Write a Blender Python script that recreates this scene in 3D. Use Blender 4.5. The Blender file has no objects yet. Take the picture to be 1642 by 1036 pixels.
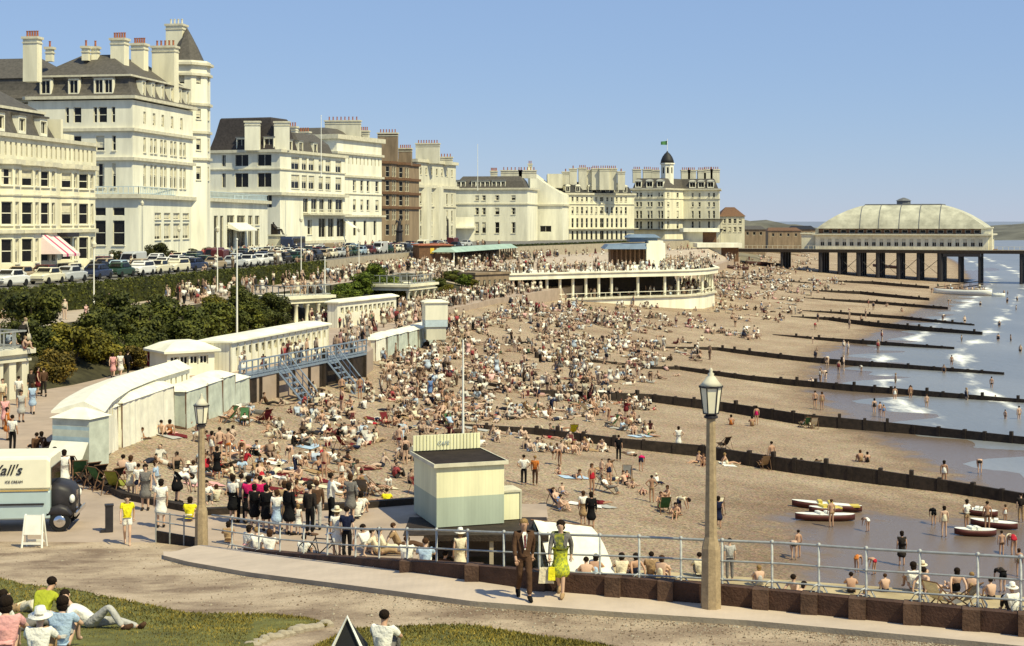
import bpy, bmesh, math, random
from mathutils import Vector, Matrix
R = random.Random(7)
sc = bpy.context.scene
col = sc.collection
F, CX, HY, HC = 2400.0, 821.0, 355.0, 17.5
rad = math.radians
V = Vector
def lerp(a, b, t): return a + (b - a) * t
def clamp(x, a=0., b=1.): return max(a, min(b, x))
def sstep(x, a, b):
    t = clamp((x - a) / (b - a)); return t * t * (3 - 2 * t)
def interp(tab, y):
    if y <= tab[0][0]: return tab[0][1]
    for (a, va), (b, vb) in zip(tab, tab[1:]):
        if y <= b: return lerp(va, vb, (y - a) / (b - a))
    return tab[-1][1]
def Xd(px, d): return (px - CX) / F * d
def Zc(py, d): return HC - (py - HY) / F * d
def G(px, py, z):
    d = F * (HC - z) / (py - HY); return V((Xd(px, d), d, z))
def PX(p): return CX + p[0] / p[1] * F, HY + (HC - p[2]) / p[1] * F
# ---------------------------------------------------------------- materials
def new_mat(name):
    m = bpy.data.materials.new(name); m.use_nodes = True
    nt = m.node_tree; return m, nt, nt.nodes['Principled BSDF']
def nd(nt, t, **k):
    n = nt.nodes.new(t)
    for a, b in k.items():
        if a in n.inputs: n.inputs[a].default_value = b
        else: setattr(n, a, b)
    return n
def mat(name, c, rough=.7, var=.18, scale=1.2, bump=.0, bscale=30., obj=False, metal=0., streak=False, spec=.3, c2=None):
    m, nt, b = new_mat(name); L = nt.links.new
    b.inputs['Roughness'].default_value = rough; b.inputs['Metallic'].default_value = metal
    b.inputs['Specular IOR Level'].default_value = spec
    tc = nd(nt, 'ShaderNodeTexCoord'); mp = nd(nt, 'ShaderNodeMapping')
    L(tc.outputs['Object'], mp.inputs[0])
    if streak: mp.inputs['Scale'].default_value = (1, 1, .18)
    nz = nd(nt, 'ShaderNodeTexNoise', Scale=scale, Detail=6., Roughness=.62); L(mp.outputs[0], nz.inputs['Vector'])
    rmp = nd(nt, 'ShaderNodeValToRGB'); L(nz.outputs['Fac'], rmp.inputs[0])
    e = rmp.color_ramp.elements; e[0].position = .3; e[1].position = .7
    lo = 1 - var * 1.3; hi = 1 + var * .6
    cc = c2 if c2 else tuple(x * lo for x in c)
    base = (1, 1, 1) if obj else c
    cl = (lo, lo, lo) if obj else cc
    e[0].color = (*cl, 1); e[1].color = (*[x * hi for x in base], 1)
    if obj:
        oi = nd(nt, 'ShaderNodeObjectInfo'); mx = nd(nt, 'ShaderNodeMixRGB', blend_type='MULTIPLY'); mx.inputs[0].default_value = 1
        L(oi.outputs['Color'], mx.inputs[1]); L(rmp.outputs[0], mx.inputs[2]); L(mx.outputs[0], b.inputs['Base Color'])
    else: L(rmp.outputs[0], b.inputs['Base Color'])
    if bump:
        n2 = nd(nt, 'ShaderNodeTexNoise', Scale=bscale, Detail=4.); L(tc.outputs['Object'], n2.inputs['Vector'])
        bp = nd(nt, 'ShaderNodeBump', Strength=bump, Distance=.05); L(n2.outputs['Fac'], bp.inputs['Height']); L(bp.outputs[0], b.inputs['Normal'])
    return m
M = {}
M['cream'] = mat('cream_stucco', (.80, .75, .55), .8, .2, .5, streak=True)
M['white'] = mat('white_stucco', (.83, .80, .64), .8, .20, .45, streak=True)
M['greycream'] = mat('weathered_stucco', (.62, .59, .46), .8, .2, .6, streak=True)
M['brownstone'] = mat('brown_stone', (.27, .20, .13), .85, .3, .9, streak=True)
M['trim'] = mat('painted_trim', (.62, .58, .44), .7, .2, 1.5)
M['slate'] = mat('roof_slate', (.095, .085, .072), .7, .3, 2.5, bump=.4, bscale=6.)
M['black'] = mat('black_roofing', (.02, .02, .021), .6, .2, 2.)
M['lead'] = mat('lead_grey', (.16, .165, .17), .6, .25, 1.)
M['terracotta'] = mat('terracotta', (.35, .12, .06), .8, .3, 3.)
M['bluepale'] = mat('pale_blue_paint', (.47, .56, .60), .6, .1, 2.)
M['blue'] = mat('blue_grey_paint', (.20, .25, .32), .55, .15, 3.)
M['blueroof'] = mat('blue_roofing', (.16, .22, .30), .6, .2, .6)
M['greenroof'] = mat('pale_green_roofing', (.34, .46, .38), .6, .2, .5)
M['glass'] = mat('window_glass', (.014, .013, .013), .1, .5, 4., spec=.22)
M['frame'] = mat('window_frame_paint', (.74, .71, .58), .6, .1, 3.)
M['blind'] = mat('window_blind', (.62, .58, .44), .85, .2, 3.)
M['iron'] = mat('dark_iron', (.03, .027, .03), .5, .3, 3.)
M['whitepaint'] = mat('white_paint', (.80, .79, .70), .5, .1, 2.)
M['canvas'] = mat('white_canvas', (.78, .75, .62), .85, .14, 1.6, bump=.15, bscale=5.)
M['canvasgreen'] = mat('green_grey_canvas', (.50, .54, .46), .85, .2, 1.6, bump=.2, bscale=5.)
M['canvasblue'] = mat('blue_canvas', (.36, .48, .52), .85, .15, 1.6, bump=.2, bscale=5.)
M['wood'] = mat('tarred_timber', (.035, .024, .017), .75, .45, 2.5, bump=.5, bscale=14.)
M['brownwood'] = mat('brown_timber', (.16, .085, .045), .75, .3, 3.)
M['concrete'] = mat('concrete', (.36, .31, .23), .85, .2, 1.2, bump=.2, bscale=20.)
M['post'] = mat('aggregate_concrete', (.36, .27, .16), .85, .22, 9., bump=.3, bscale=40.)
M['steel'] = mat('painted_steel', (.34, .35, .34), .45, .2, 6., metal=.2)
M['rubber'] = mat('rubber', (.012, .012, .012), .8, .2, 5.)
M['chrome'] = mat('chrome', (.7, .7, .7), .18, .05, 3., metal=1.)
M['asphalt'] = mat('asphalt', (.17, .16, .145), .9, .2, .5, bump=.2, bscale=20.)
M['paint'] = mat('car_paint', (1, 1, 1), .28, .06, 2., obj=True, spec=.5)
M['cloth'] = mat('cloth', (1, 1, 1), .95, .14, 4., obj=True, spec=.05, bump=.7, bscale=11.)
M['skin'] = mat('skin', (1, 1, 1), .6, .1, 6., obj=True, spec=.3)
M['hair'] = mat('hair', (1, 1, 1), .85, .35, 22., obj=True, spec=.08, bump=.5, bscale=40.)
M['solid'] = mat('object_tint', (1, 1, 1), .7, .15, 3., obj=True)
def boards(name, c, gap=.22, dark=.55):
    m = mat(name, c, .7, .14, 1.3, streak=True); nt = m.node_tree; L = nt.links.new; b = nt.nodes['Principled BSDF']; old = b.inputs['Base Color'].links[0].from_socket
    tc = nd(nt, 'ShaderNodeTexCoord'); sx = nd(nt, 'ShaderNodeSeparateXYZ'); L(tc.outputs['Object'], sx.inputs[0])
    a = nd(nt, 'ShaderNodeMath', operation='MULTIPLY_ADD'); L(sx.outputs['Y'], a.inputs[0]); a.inputs[1].default_value = .93; L(sx.outputs['X'], a.inputs[2])
    d = nd(nt, 'ShaderNodeMath', operation='DIVIDE'); L(a.outputs[0], d.inputs[0]); d.inputs[1].default_value = gap
    f = nd(nt, 'ShaderNodeMath', operation='FRACT'); L(d.outputs[0], f.inputs[0]); g = nd(nt, 'ShaderNodeMath', operation='LESS_THAN'); L(f.outputs[0], g.inputs[0]); g.inputs[1].default_value = .09
    mx = nd(nt, 'ShaderNodeMixRGB', blend_type='MULTIPLY'); L(g.outputs[0], mx.inputs[0]); L(old, mx.inputs[1]); mx.inputs[2].default_value = (dark, dark, dark, 1); L(mx.outputs[0], b.inputs['Base Color']); return m
M['boards'] = boards('white_boards', (.80, .77, .63))
def leafmat(name, a, b, c):
    m, nt, bs = new_mat(name); L = nt.links.new
    g = nd(nt, 'ShaderNodeNewGeometry'); r = nd(nt, 'ShaderNodeValToRGB')
    e = r.color_ramp.elements; e[0].color = (*a, 1); e[1].color = (*c, 1); q = e.new(.5); q.color = (*b, 1)
    tc = nd(nt, 'ShaderNodeTexCoord'); nz = nd(nt, 'ShaderNodeTexNoise', Scale=.9, Detail=2.); L(tc.outputs['Object'], nz.inputs['Vector'])
    mx = nd(nt, 'ShaderNodeMath', operation='MULTIPLY_ADD'); L(g.outputs['Random Per Island'], mx.inputs[0]); mx.inputs[1].default_value = .55
    sb = nd(nt, 'ShaderNodeMath', operation='MULTIPLY_ADD'); L(nz.outputs['Fac'], sb.inputs[0]); sb.inputs[1].default_value = 1.6; sb.inputs[2].default_value = -.58
    L(sb.outputs[0], mx.inputs[2]); L(mx.outputs[0], r.inputs[0])
    oi = nd(nt, 'ShaderNodeObjectInfo'); mm = nd(nt, 'ShaderNodeMixRGB', blend_type='MULTIPLY'); mm.inputs[0].default_value = 1
    L(oi.outputs['Color'], mm.inputs[1]); L(r.outputs[0], mm.inputs[2]); L(mm.outputs[0], bs.inputs['Base Color'])
    bs.inputs['Roughness'].default_value = .65; bs.inputs['Specular IOR Level'].default_value = .2
    return m
M['leaf'] = leafmat('leaves', (.022, .027, .009), (.06, .066, .015), (.145, .14, .028))
M['bark'] = mat('bark', (.05, .035, .022), .9, .3, 6.)
# ---------------------------------------------------------------- mesh builder
class MB:
    def __init__(s): s.v = []; s.f = []; s.m = []
    def face(s, pts, mi=0):
        n = len(s.v); s.v += [tuple(p) for p in pts]; s.f.append(tuple(range(n, n + len(pts)))); s.m.append(mi)
    def hexa(s, b, t, mi=0):                     # bottom ring (4), top ring (4), counter-clockwise from above
        n = len(s.v); s.v += [tuple(p) for p in b] + [tuple(p) for p in t]
        k = len(b)
        s.f.append(tuple(n + k - 1 - i for i in range(k))); s.f.append(tuple(n + k + i for i in range(k)))
        for i in range(k): j = (i + 1) % k; s.f.append((n + i, n + j, n + k + j, n + k + i))
        s.m += [mi] * (k + 2)
    def box(s, c, d, mi=0, a=0.):
        ca, sa = math.cos(a), math.sin(a); hx, hy, hz = d[0] / 2, d[1] / 2, d[2] / 2
        q = [(c[0] + x * ca - y * sa, c[1] + x * sa + y * ca) for x, y in ((-hx, -hy), (hx, -hy), (hx, hy), (-hx, hy))]
        s.hexa([(x, y, c[2] - hz) for x, y in q], [(x, y, c[2] + hz) for x, y in q], mi)
    def prism(s, poly, z0, z1, mi=0): s.hexa([(p[0], p[1], z0) for p in poly], [(p[0], p[1], z1) for p in poly], mi)
    def ring(s, rings, mi=0, cap=True, close=True):
        n = len(s.v); k = len(rings[0])
        for r in rings: s.v += [tuple(p) for p in r]
        for a in range(len(rings) - 1):
            for i in range(k if close else k - 1):
                j = (i + 1) % k; s.f.append((n + a * k + i, n + a * k + j, n + (a + 1) * k + j, n + (a + 1) * k + i)); s.m.append(mi)
        if cap and close:
            s.f.append(tuple(n + k - 1 - i for i in range(k))); s.m.append(mi)
            q = n + (len(rings) - 1) * k; s.f.append(tuple(q + i for i in range(k))); s.m.append(mi)
    def tube(s, pts, r, n=8, mi=0):
        pts = [V(p) for p in pts]; rs = r if isinstance(r, (list, tuple)) else [r] * len(pts); rings = []
        for i, p in enumerate(pts):
            t = (pts[min(i + 1, len(pts) - 1)] - pts[max(i - 1, 0)]).normalized()
            a = t.orthogonal().normalized() if abs(t.z) > .9 else V((t.y, -t.x, 0)).normalized()
            b = t.cross(a)
            rings.append([p + (a * math.cos(q) + b * math.sin(q)) * rs[i] for q in (2 * math.pi * k / n for k in range(n))])
        s.ring(rings, mi)
    def lathe(s, c, prof, n=12, mi=0, sx=1., sy=1., a0=0.):
        s.ring([[(c[0] + r * sx * math.cos(a0 + 2 * math.pi * k / n), c[1] + r * sy * math.sin(a0 + 2 * math.pi * k / n), c[2] + z) for k in range(n)] for r, z in prof], mi)
    def ball(s, c, r, mi=0, n=10, k=6):
        if not isinstance(r, (list, tuple)): r = (r, r, r)
        s.ring([[(c[0] + r[0] * math.cos(2 * math.pi * i / n) * math.sin(t), c[1] + r[1] * math.sin(2 * math.pi * i / n) * math.sin(t), c[2] - r[2] * math.cos(t)) for i in range(n)]
                for t in (max(.08, min(math.pi - .08, math.pi * j / k)) for j in range(k + 1))], mi)
    def mesh(s, name, mats, off=(0, 0, 0), smooth=False):
        me = bpy.data.meshes.new(name)
        me.from_pydata([(a - off[0], b - off[1], c - off[2]) for a, b, c in s.v], [], s.f)
        for m in mats: me.materials.append(m)
        if len(mats) > 1: me.polygons.foreach_set('material_index', s.m)
        if smooth: me.polygons.foreach_set('use_smooth', [True] * len(s.f))
        me.update(); return me
    def build(s, name, mats, parent=None, smooth=False, c=None):
        if not isinstance(mats, (list, tuple)): mats = [mats]
        mats = [M[m] if isinstance(m, str) else m for m in mats]
        off = parent.location if parent else (0, 0, 0)
        me = s.mesh(name, mats, wloc(parent) if parent else (0, 0, 0), smooth)
        return link(name, me, parent, c)
def wloc(o):
    p = V((0, 0, 0))
    while o: p += o.location; o = o.parent
    return p
def link(name, me, parent=None, c=None, loc=None, rz=0.):
    o = bpy.data.objects.new(name, me); col.objects.link(o)
    if parent: o.parent = parent
    if loc is not None: o.location = loc
    if rz: o.rotation_euler[2] = rz
    if c: o.color = (*c, 1)
    return o
def tag(o, label, cat, group=None):
    o['label'] = label; o['category'] = cat
    if group: o['group'] = group
    return o
def thing(name, label, cat, loc=(0, 0, 0), group=None):
    o = bpy.data.objects.new(name, None); col.objects.link(o); o.location = loc; o.empty_display_size = .3
    return tag(o, label, cat, group)
def struct(o): o['kind'] = 'structure'; return o
def stuff(o): o['kind'] = 'stuff'; return o
def recenter(o):                                # move a top-level mesh's origin to the base of its geometry
    me = o.data; n = len(me.vertices)
    c = V((sum(v.co.x for v in me.vertices) / n, sum(v.co.y for v in me.vertices) / n, min(v.co.z for v in me.vertices)))
    me.transform(Matrix.Translation(-c)); o.location = o.location + c; return o
_copies = {}
def copy_tree(o, parent=None):
    c = o.copy(); col.objects.link(c)
    if parent: c.parent = parent
    for k in list(o.children): copy_tree(k, c)
    return c
# ---------------------------------------------------------------- the lie of the land
XW = [(44, -19), (56, -18.5), (64, -19.5), (75, -20.5), (84, -20.4), (95, -18.9), (101, -18.5), (107, -16.4), (114, -14.1), (120.6, -11.9), (128, -11.6), (131, -13.2), (157, -9.4), (181, -8), (205, -2.6), (219, 1.7), (240, 8), (300, 30), (367, 50), (446, 68), (600, 95), (900, 140)]
XS = [(44, 40), (90, 36.5), (104, 35.4), (125, 34.4), (140, 35), (158, 37), (199, 47), (227, 59.5), (290, 84), (365, 112), (446, 142), (600, 185), (900, 260)]
def zbeach(x, y):
    a = interp(XW, y); b = interp(XS, y); u = (x - a) / (b - a)
    e = lerp(5.5, 4.3, sstep(y, 94, 102)) + 1.1 * sstep(y, 150, 185) * (1 - sstep(y, 208, 230))
    w = (.035 * math.sin(y * .33 + x * .21) + .025 * math.sin(y * .83 - x * .3 + 1)) * sstep(u, .8, .95)
    if u <= 0: return e + .7
    if u < 1: return e * (1 - u) ** 1.9 + .7 * (1 - u) + .07 * math.sin(x * .31 + y * .17) * (1 - u) + w
    return .5 * (1 - u) + w
def GB(px, py):                                 # a pixel of the photograph carried down onto the beach
    d = 46.; k = (py - HY) / F
    while d < 900:
        if HC - k * d <= max(0., zbeach(Xd(px, d), d)): break
        d += 2.
    lo, hi = d - 2., d
    for _ in range(14):
        m = (lo + hi) / 2
        if HC - k * m <= max(0., zbeach(Xd(px, m), m)): hi = m
        else: lo = m
    return V((Xd(px, hi), hi, zbeach(Xd(px, hi), hi)))
def zN(px, py):                                 # near hillside: road, ramp and lawns below the camera
    zl = 6.806 + 3.2 * clamp((py - 875) / 161., 0, 1.3)
    zr = 9.1 + .35 * clamp((py - 990) / 60., 0, 2.)
    return lerp(zl, zr, sstep(px, 200, 860))
def GN(px, py, dz=0.):
    p = G(px, py, zN(px, py)); p.z += dz; return p
WALL = [(-80, 868), (250, 870), (300, 876), (350, 883), (440, 896), (570, 913), (700, 931), (860, 955), (1140, 978), (1200, 984), (1642, 1030), (1800, 1046)]
HL = [(100, -44), (121.6, -41.6), (132, -38.8), (152.7, -35.7), (165, -33.8), (181, -30.2), (203, -27.2), (246, -22.7), (284, -14.3), (330, 2), (380, 25), (440, 55), (500, 80)]     # hedge line
TL = [(85, -37), (117, -33.5), (128, -31), (148, -28), (160, -26), (178, -22.5), (200, -19), (240, -14), (280, -5), (325, 12), (375, 35), (440, 64)]                                # terrace edge
LL = [(44, -60), (70, -45), (85, -32.5), (95, -30), (99, -28.4), (115, -26.5), (140, -24), (152, -22.5), (160, -19.5), (178, -15), (190, -12), (215, -6), (240, 0), (280, 12), (330, 30), (400, 56), (446, 67)]   # toe of the bank
ZP, ZT, ZR = 6.8, 9.8, 12.0
# ---------------------------------------------------------------- people
def mir(d):
    o = {}
    for k, v in d.items():
        if k[-1] == '*': o[k[:-1] + 'L'] = V(v); o[k[:-1] + 'R'] = V((-v[0], v[1], v[2]))
        else: o[k] = V(v)
    return o
ST = {'pel': (0, 0, .93), 'waist': (0, 0, 1.09), 'chest': (0, .01, 1.30), 'neck': (0, .01, 1.45), 'jaw': (0, -.02, 1.53), 'head': (0, -.01, 1.60), 'top': (0, 0, 1.665), 's*': (.175, .01, 1.39), 'e*': (.22, .03, 1.12), 'w*': (.22, -.05, .88), 'h*': (.21, -.08, .79), 'hip*': (.09, 0, .9), 'k*': (.10, -.02, .49), 'a*': (.10, .02, .08), 't*': (.11, -.13, .035)}
def P_(**k):
    d = dict(ST)
    for a, b in k.items():
        a = a.replace('_', '*'); 
        if a[-1] in 'LR' and a[:-1] + '*' in d: q = d.pop(a[:-1] + '*'); d[a[:-1] + 'L'] = q; d[a[:-1] + 'R'] = (-q[0], q[1], q[2])
        d[a] = b
    return mir(d)
FW = {}
POSE = {'stand': P_(), 'akimbo': P_(e_=(.37, .06, 1.17), w_=(.22, -.05, 1.0), h_=(.15, -.06, .98)),
 'walk': P_(kL=(.09, -.17, .50), aL=(.09, -.22, .09), tL=(.10, -.37, .05), kR=(-.09, .0, .48), aR=(-.09, .28, .15), tR=(-.09, .2, .02), eL=(.22, .14, 1.14), wL=(.21, .16, .90), hL=(.2, .15, .81), eR=(-.22, -.06, 1.13), wR=(-.21, -.22, .93), hR=(-.2, -.28, .86)),
 'bend': P_(pel=(0, .12, .9), waist=(0, .0, 1.0), chest=(0, -.22, 1.02), neck=(0, -.37, .98), jaw=(0, -.44, .93), head=(0, -.49, .89), top=(0, -.55, .85), s_=(.17, -.28, 1.0), e_=(.18, -.36, .74), w_=(.14, -.42, .5), h_=(.12, -.44, .41), hip_=(.09, .1, .88), k_=(.1, .02, .48), a_=(.1, .06, .08), t_=(.11, -.1, .035)),
 'sit_out': P_(pel=(0, 0, .12), waist=(0, .08, .27), chest=(0, .16, .46), neck=(0, .2, .60), jaw=(0, .16, .68), head=(0, .17, .75), top=(0, .19, .815), s_=(.18, .18, .55), e_=(.25, .36, .34), w_=(.24, .42, .09), h_=(.24, .36, .04), hip_=(.09, -.03, .11), k_=(.1, -.46, .2), a_=(.1, -.86, .06), t_=(.11, -.93, .17)),
 'sit_knees': P_(pel=(0, 0, .12), waist=(0, .03, .28), chest=(0, -.01, .48), neck=(0, -.05, .62), jaw=(0, -.1, .69), head=(0, -.09, .76), top=(0, -.08, .825), s_=(.175, -.03, .56), e_=(.27, -.2, .38), w_=(.12, -.4, .40), h_=(.04, -.47, .40), hip_=(.09, -.04, .11), k_=(.12, -.36, .49), a_=(.1, -.48, .07), t_=(.1, -.62, .035)),
 'lie_back': P_(pel=(0, 0, .1), waist=(0, .16, .1), chest=(0, .38, .12), neck=(0, .54, .12), jaw=(0, .61, .14), head=(0, .68, .13), top=(0, .745, .12), s_=(.18, .46, .09), e_=(.28, .22, .06), w_=(.25, -.02, .05), h_=(.24, -.1, .05), hip_=(.09, -.03, .1), k_=(.1, -.44, .16), a_=(.11, -.84, .06), t_=(.13, -.88, .18)),
 'lie_front': P_(pel=(0, 0, .1), waist=(0, -.16, .13), chest=(0, -.38, .23), neck=(0, -.5, .35), jaw=(0, -.57, .41), head=(0, -.58, .48), top=(0, -.57, .545), s_=(.18, -.42, .28), e_=(.2, -.52, .05), w_=(.1, -.74, .05), h_=(.06, -.82, .06), hip_=(.09, .04, .1), k_=(.1, .44, .07), a_=(.1, .84, .09), t_=(.1, .95, .03)),
 'recline': P_(pel=(0, 0, .35), waist=(0, .12, .46), chest=(0, .27, .65), neck=(0, .37, .79), jaw=(0, .35, .87), head=(0, .38, .935), top=(0, .41, .99), s_=(.18, .3, .73), e_=(.27, .12, .54), w_=(.23, -.14, .53), h_=(.22, -.22, .52), hip_=(.09, -.04, .34), k_=(.1, -.46, .43), a_=(.1, -.64, .07), t_=(.1, -.78, .035)),
 'reach': P_(sL=(.18, -.02, 1.42), eL=(.3, -.25, 1.32), wL=(.32, -.46, 1.24), hL=(.32, -.55, 1.22), eR=(-.24, -.1, 1.14), wR=(-.2, -.32, 1.1), hR=(-.18, -.4, 1.12)),
 # the figures on the near lawn
 'lawn_side': P_(pel=(0, 0, .13), waist=(-.16, .02, .18), chest=(-.36, .05, .30), neck=(-.50, .06, .42), jaw=(-.56, .03, .49), head=(-.58, .04, .56), top=(-.60, .05, .62), sL=(-.36, -.13, .38), eL=(-.30, -.36, .28), wL=(-.22, -.52, .10), hL=(-.2, -.6, .06), sR=(-.45, .22, .34), eR=(-.55, .32, .08), wR=(-.75, .25, .05), hR=(-.83, .22, .05), hipL=(.02, -.09, .14), kL=(.36, -.12, .46), aL=(.66, -.16, .10), tL=(.80, -.18, .16), hipR=(.02, .09, .12), kR=(.44, .1, .16), aR=(.85, .06, .07), tR=(.96, .0, .15)),
 'lawn_crouch': P_(pel=(0, 0, .16), waist=(0, -.08, .32), chest=(0, -.2, .52), neck=(0, -.3, .66), jaw=(0, -.38, .71), head=(0, -.40, .78), top=(0, -.41, .845), s_=(.18, -.23, .6), eL=(.28, -.3, .36), wL=(.3, -.36, .10), hL=(.3, -.42, .03), eR=(-.28, -.34, .40), wR=(-.22, -.52, .22), hR=(-.2, -.6, .18), hip_=(.1, -.04, .14), k_=(.26, -.36, .24), a_=(.14, -.12, .07), t_=(.12, .02, .05))}
for k in POSE: FW[k] = V((0, -1, 0))
FW['lie_back'] = V((0, 0, 1)); FW['bend'] = V((0, -.5, -.85)); FW['lawn_crouch'] = V((0, -.9, -.4)); FW['lawn_side'] = V((.2, -1, 0))
RD = {'pel': .125, 'waist': .112, 'chest': .135, 'neck': .05, 'jaw': .068, 'head': .088, 'top': .062, 's': .06, 'e': .042, 'w': .028, 'h': .036, 'hip': .088, 'k': .056, 'a': .038, 't': .036}
def rad_(n): return RD[n[:-1]] if n[-1] in 'LR' and n[:-1] in RD else RD[n]
SPINE = [('pel', 'waist'), ('waist', 'chest'), ('chest', 'neck'), ('neck', 'jaw'), ('jaw', 'head'), ('head', 'top')]
ARM = lambda s: [('chest', 's' + s), ('s' + s, 'e' + s), ('e' + s, 'w' + s), ('w' + s, 'h' + s)]
LEG = lambda s: [('pel', 'hip' + s), ('hip' + s, 'k' + s), ('k' + s, 'a' + s), ('a' + s, 't' + s)]
_sk = {}
def skin_mesh(key, J, edges, rf, lod, root='pel', m='skin', extra=None):
    key = (key, lod)
    if key in _sk: return _sk[key]
    names = []
    for a, b in edges:
        for q in (a, b):
            if q not in names: names.append(q)
    me = bpy.data.meshes.new(m); me.from_pydata([J[n] for n in names], [(names.index(a), names.index(b)) for a, b in edges], [])
    o = bpy.data.objects.new('tmp', me); col.objects.link(o); md = o.modifiers.new('s', 'SKIN'); md.use_smooth_shade = True
    for n, v in zip(names, me.skin_vertices[0].data): r = rf(n); v.radius = (r, r); v.use_root = n == root
    if lod: sb = o.modifiers.new('u', 'SUBSURF'); sb.levels = lod; sb.render_levels = lod
    dg = bpy.context.evaluated_depsgraph_get(); r = bpy.data.meshes.new_from_object(o.evaluated_get(dg)); bpy.data.objects.remove(o); bpy.data.meshes.remove(me)
    if extra:
        mb = MB(); extra(mb); n0 = len(r.vertices); bmx = bmesh.new(); bmx.from_mesh(r); tmp = mb.mesh('x', []); bmx.from_mesh(tmp); bmx.to_mesh(r); bmx.free(); bpy.data.meshes.remove(tmp)
        for p in r.polygons: p.use_smooth = True
    r.materials.clear(); r.materials.append(M[m]); _sk[key] = r; return r
def body_mesh(pose, lod, hero=False, slim=False):
    J = POSE[pose]; E = SPINE + ARM('L') + ARM('R') + LEG('L') + LEG('R'); J2 = dict(J)
    fw = FW[pose]; hd = J['head']; up = (J['top'] - J['jaw']).normalized(); sd = up.cross(fw).normalized(); fw = sd.cross(up).normalized()
    def extra(mb):
        mb.ball(hd + fw * .092 - up * .015, (.014, .018, .02), n=6, k=4)                    # nose, ears
        for s in (-1, 1): mb.ball(hd + sd * .088 * s - up * .01, (.014, .014, .03), n=6, k=4)
        if hero:
            for s in 'LR':
                w_, h_ = J['w' + s], J['h' + s]; d = (h_ - w_).normalized(); a = d.cross(V((0, -1, .2))).normalized(); c = d.cross(a)
                for i, (o_, l) in enumerate(((-.028, .062), (-.009, .075), (.01, .07), (.028, .055))):
                    p = h_ + a * o_; mb.tube([p, p + d * l * .55 + c * .008, p + d * l * .9 + c * .03, p + d * l + c * .045], [.0095, .009, .008, .006], 6)
                p = h_ - d * .03 + a * -.03; mb.tube([p, p - a * .025 + d * .02, p - a * .035 + d * .055], [.011, .01, .007], 6)
    SL = {'pel': .6, 'waist': .5, 'chest': .5, 's': .6, 'hip': .8}
    rf = (lambda n: rad_(n) * SL.get(n[:-1] if n[-1] in 'LR' and n[:-1] in RD else n, 1.)) if slim else rad_
    return skin_mesh((pose, 'body', hero, slim), J2, E, rf, lod, extra=extra if lod else None)
def sub(J, a, b, t, name): J[name] = lerp(J[a], J[b], t); return name
def garment_mesh(pose, g, lod):
    J = dict(POSE[pose]); R2 = {}; E = []; grow = .016 if lod else .02; root = 'pel'
    def leg(s, upto):
        if upto <= 1: n = sub(J, 'hip' + s, 'k' + s, upto, 'x' + s); E.extend([('pel', 'hip' + s), ('hip' + s, n)]); R2[n] = lerp(.092, .07, upto) + .01
        else: n = sub(J, 'k' + s, 'a' + s, upto - 1, 'x' + s); E.extend([('pel', 'hip' + s), ('hip' + s, 'k' + s), ('k' + s, n)]); R2[n] = .062; R2['k' + s] = .068
    def arm(s, upto):
        if upto <= 1: n = sub(J, 's' + s, 'e' + s, upto, 'y' + s); E.extend([('chest', 's' + s), ('s' + s, n)]); R2[n] = .06
        else: n = sub(J, 'e' + s, 'w' + s, upto - 1, 'y' + s); E.extend([('chest', 's' + s), ('s' + s, 'e' + s), ('e' + s, n)]); R2[n] = .042; R2['e' + s] = .056
    if g in ('trousers', 'shorts', 'trunks'):
        E.append(('pel', 'waist')); sub(J, 'pel', 'waist', .75, 'waist')
        for s in 'LR': leg(s, {'trousers': 1.92, 'shorts': .6, 'trunks': .28}[g])
    elif g in ('shirt', 'blouse', 'jacket', 'bodice'):
        root = 'waist'; n = sub(J, 'chest', 'neck', .55, 'nk'); R2['nk'] = .075; E += [('waist', 'chest'), ('chest', 'nk')]
        if g == 'jacket': sub(J, 'pel', 'waist', -.25, 'pl2'); E.insert(0, ('pl2', 'waist')); R2['pl2'] = .165; R2['waist'] = .145; R2['chest'] = .165
        else: sub(J, 'pel', 'waist', .2, 'pl2'); E.insert(0, ('pl2', 'waist')); R2['pl2'] = .142; R2['waist'] = .132; R2['chest'] = .155
        for s in 'LR': arm(s, {'shirt': .75, 'blouse': .6, 'jacket': 1.95, 'bodice': .35}[g])
    elif g == 'swimsuit':
        E += [('pel', 'waist'), ('waist', 'cx')]; sub(J, 'chest', 'neck', .1, 'cx'); R2['cx'] = .14
        for s in 'LR': leg(s, .1)
    elif g == 'skirt':
        sub(J, 'kL', 'kR', .5, 'km'); E += [('waist', 'pel'), ('pel', 'km')]; sub(J, 'pel', 'waist', .9, 'waist'); up = J['km'].z < J['pel'].z - .2; J['km'] = lerp(J['pel'], J['km'], 1.22 if up else 1.0); R2['pel'] = .17; R2['km'] = .30 if up else .16; R2['waist'] = .125
    return skin_mesh((pose, g), J, E, lambda n: R2[n] if n in R2 else rad_(n) + grow, lod, root, 'cloth')
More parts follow.
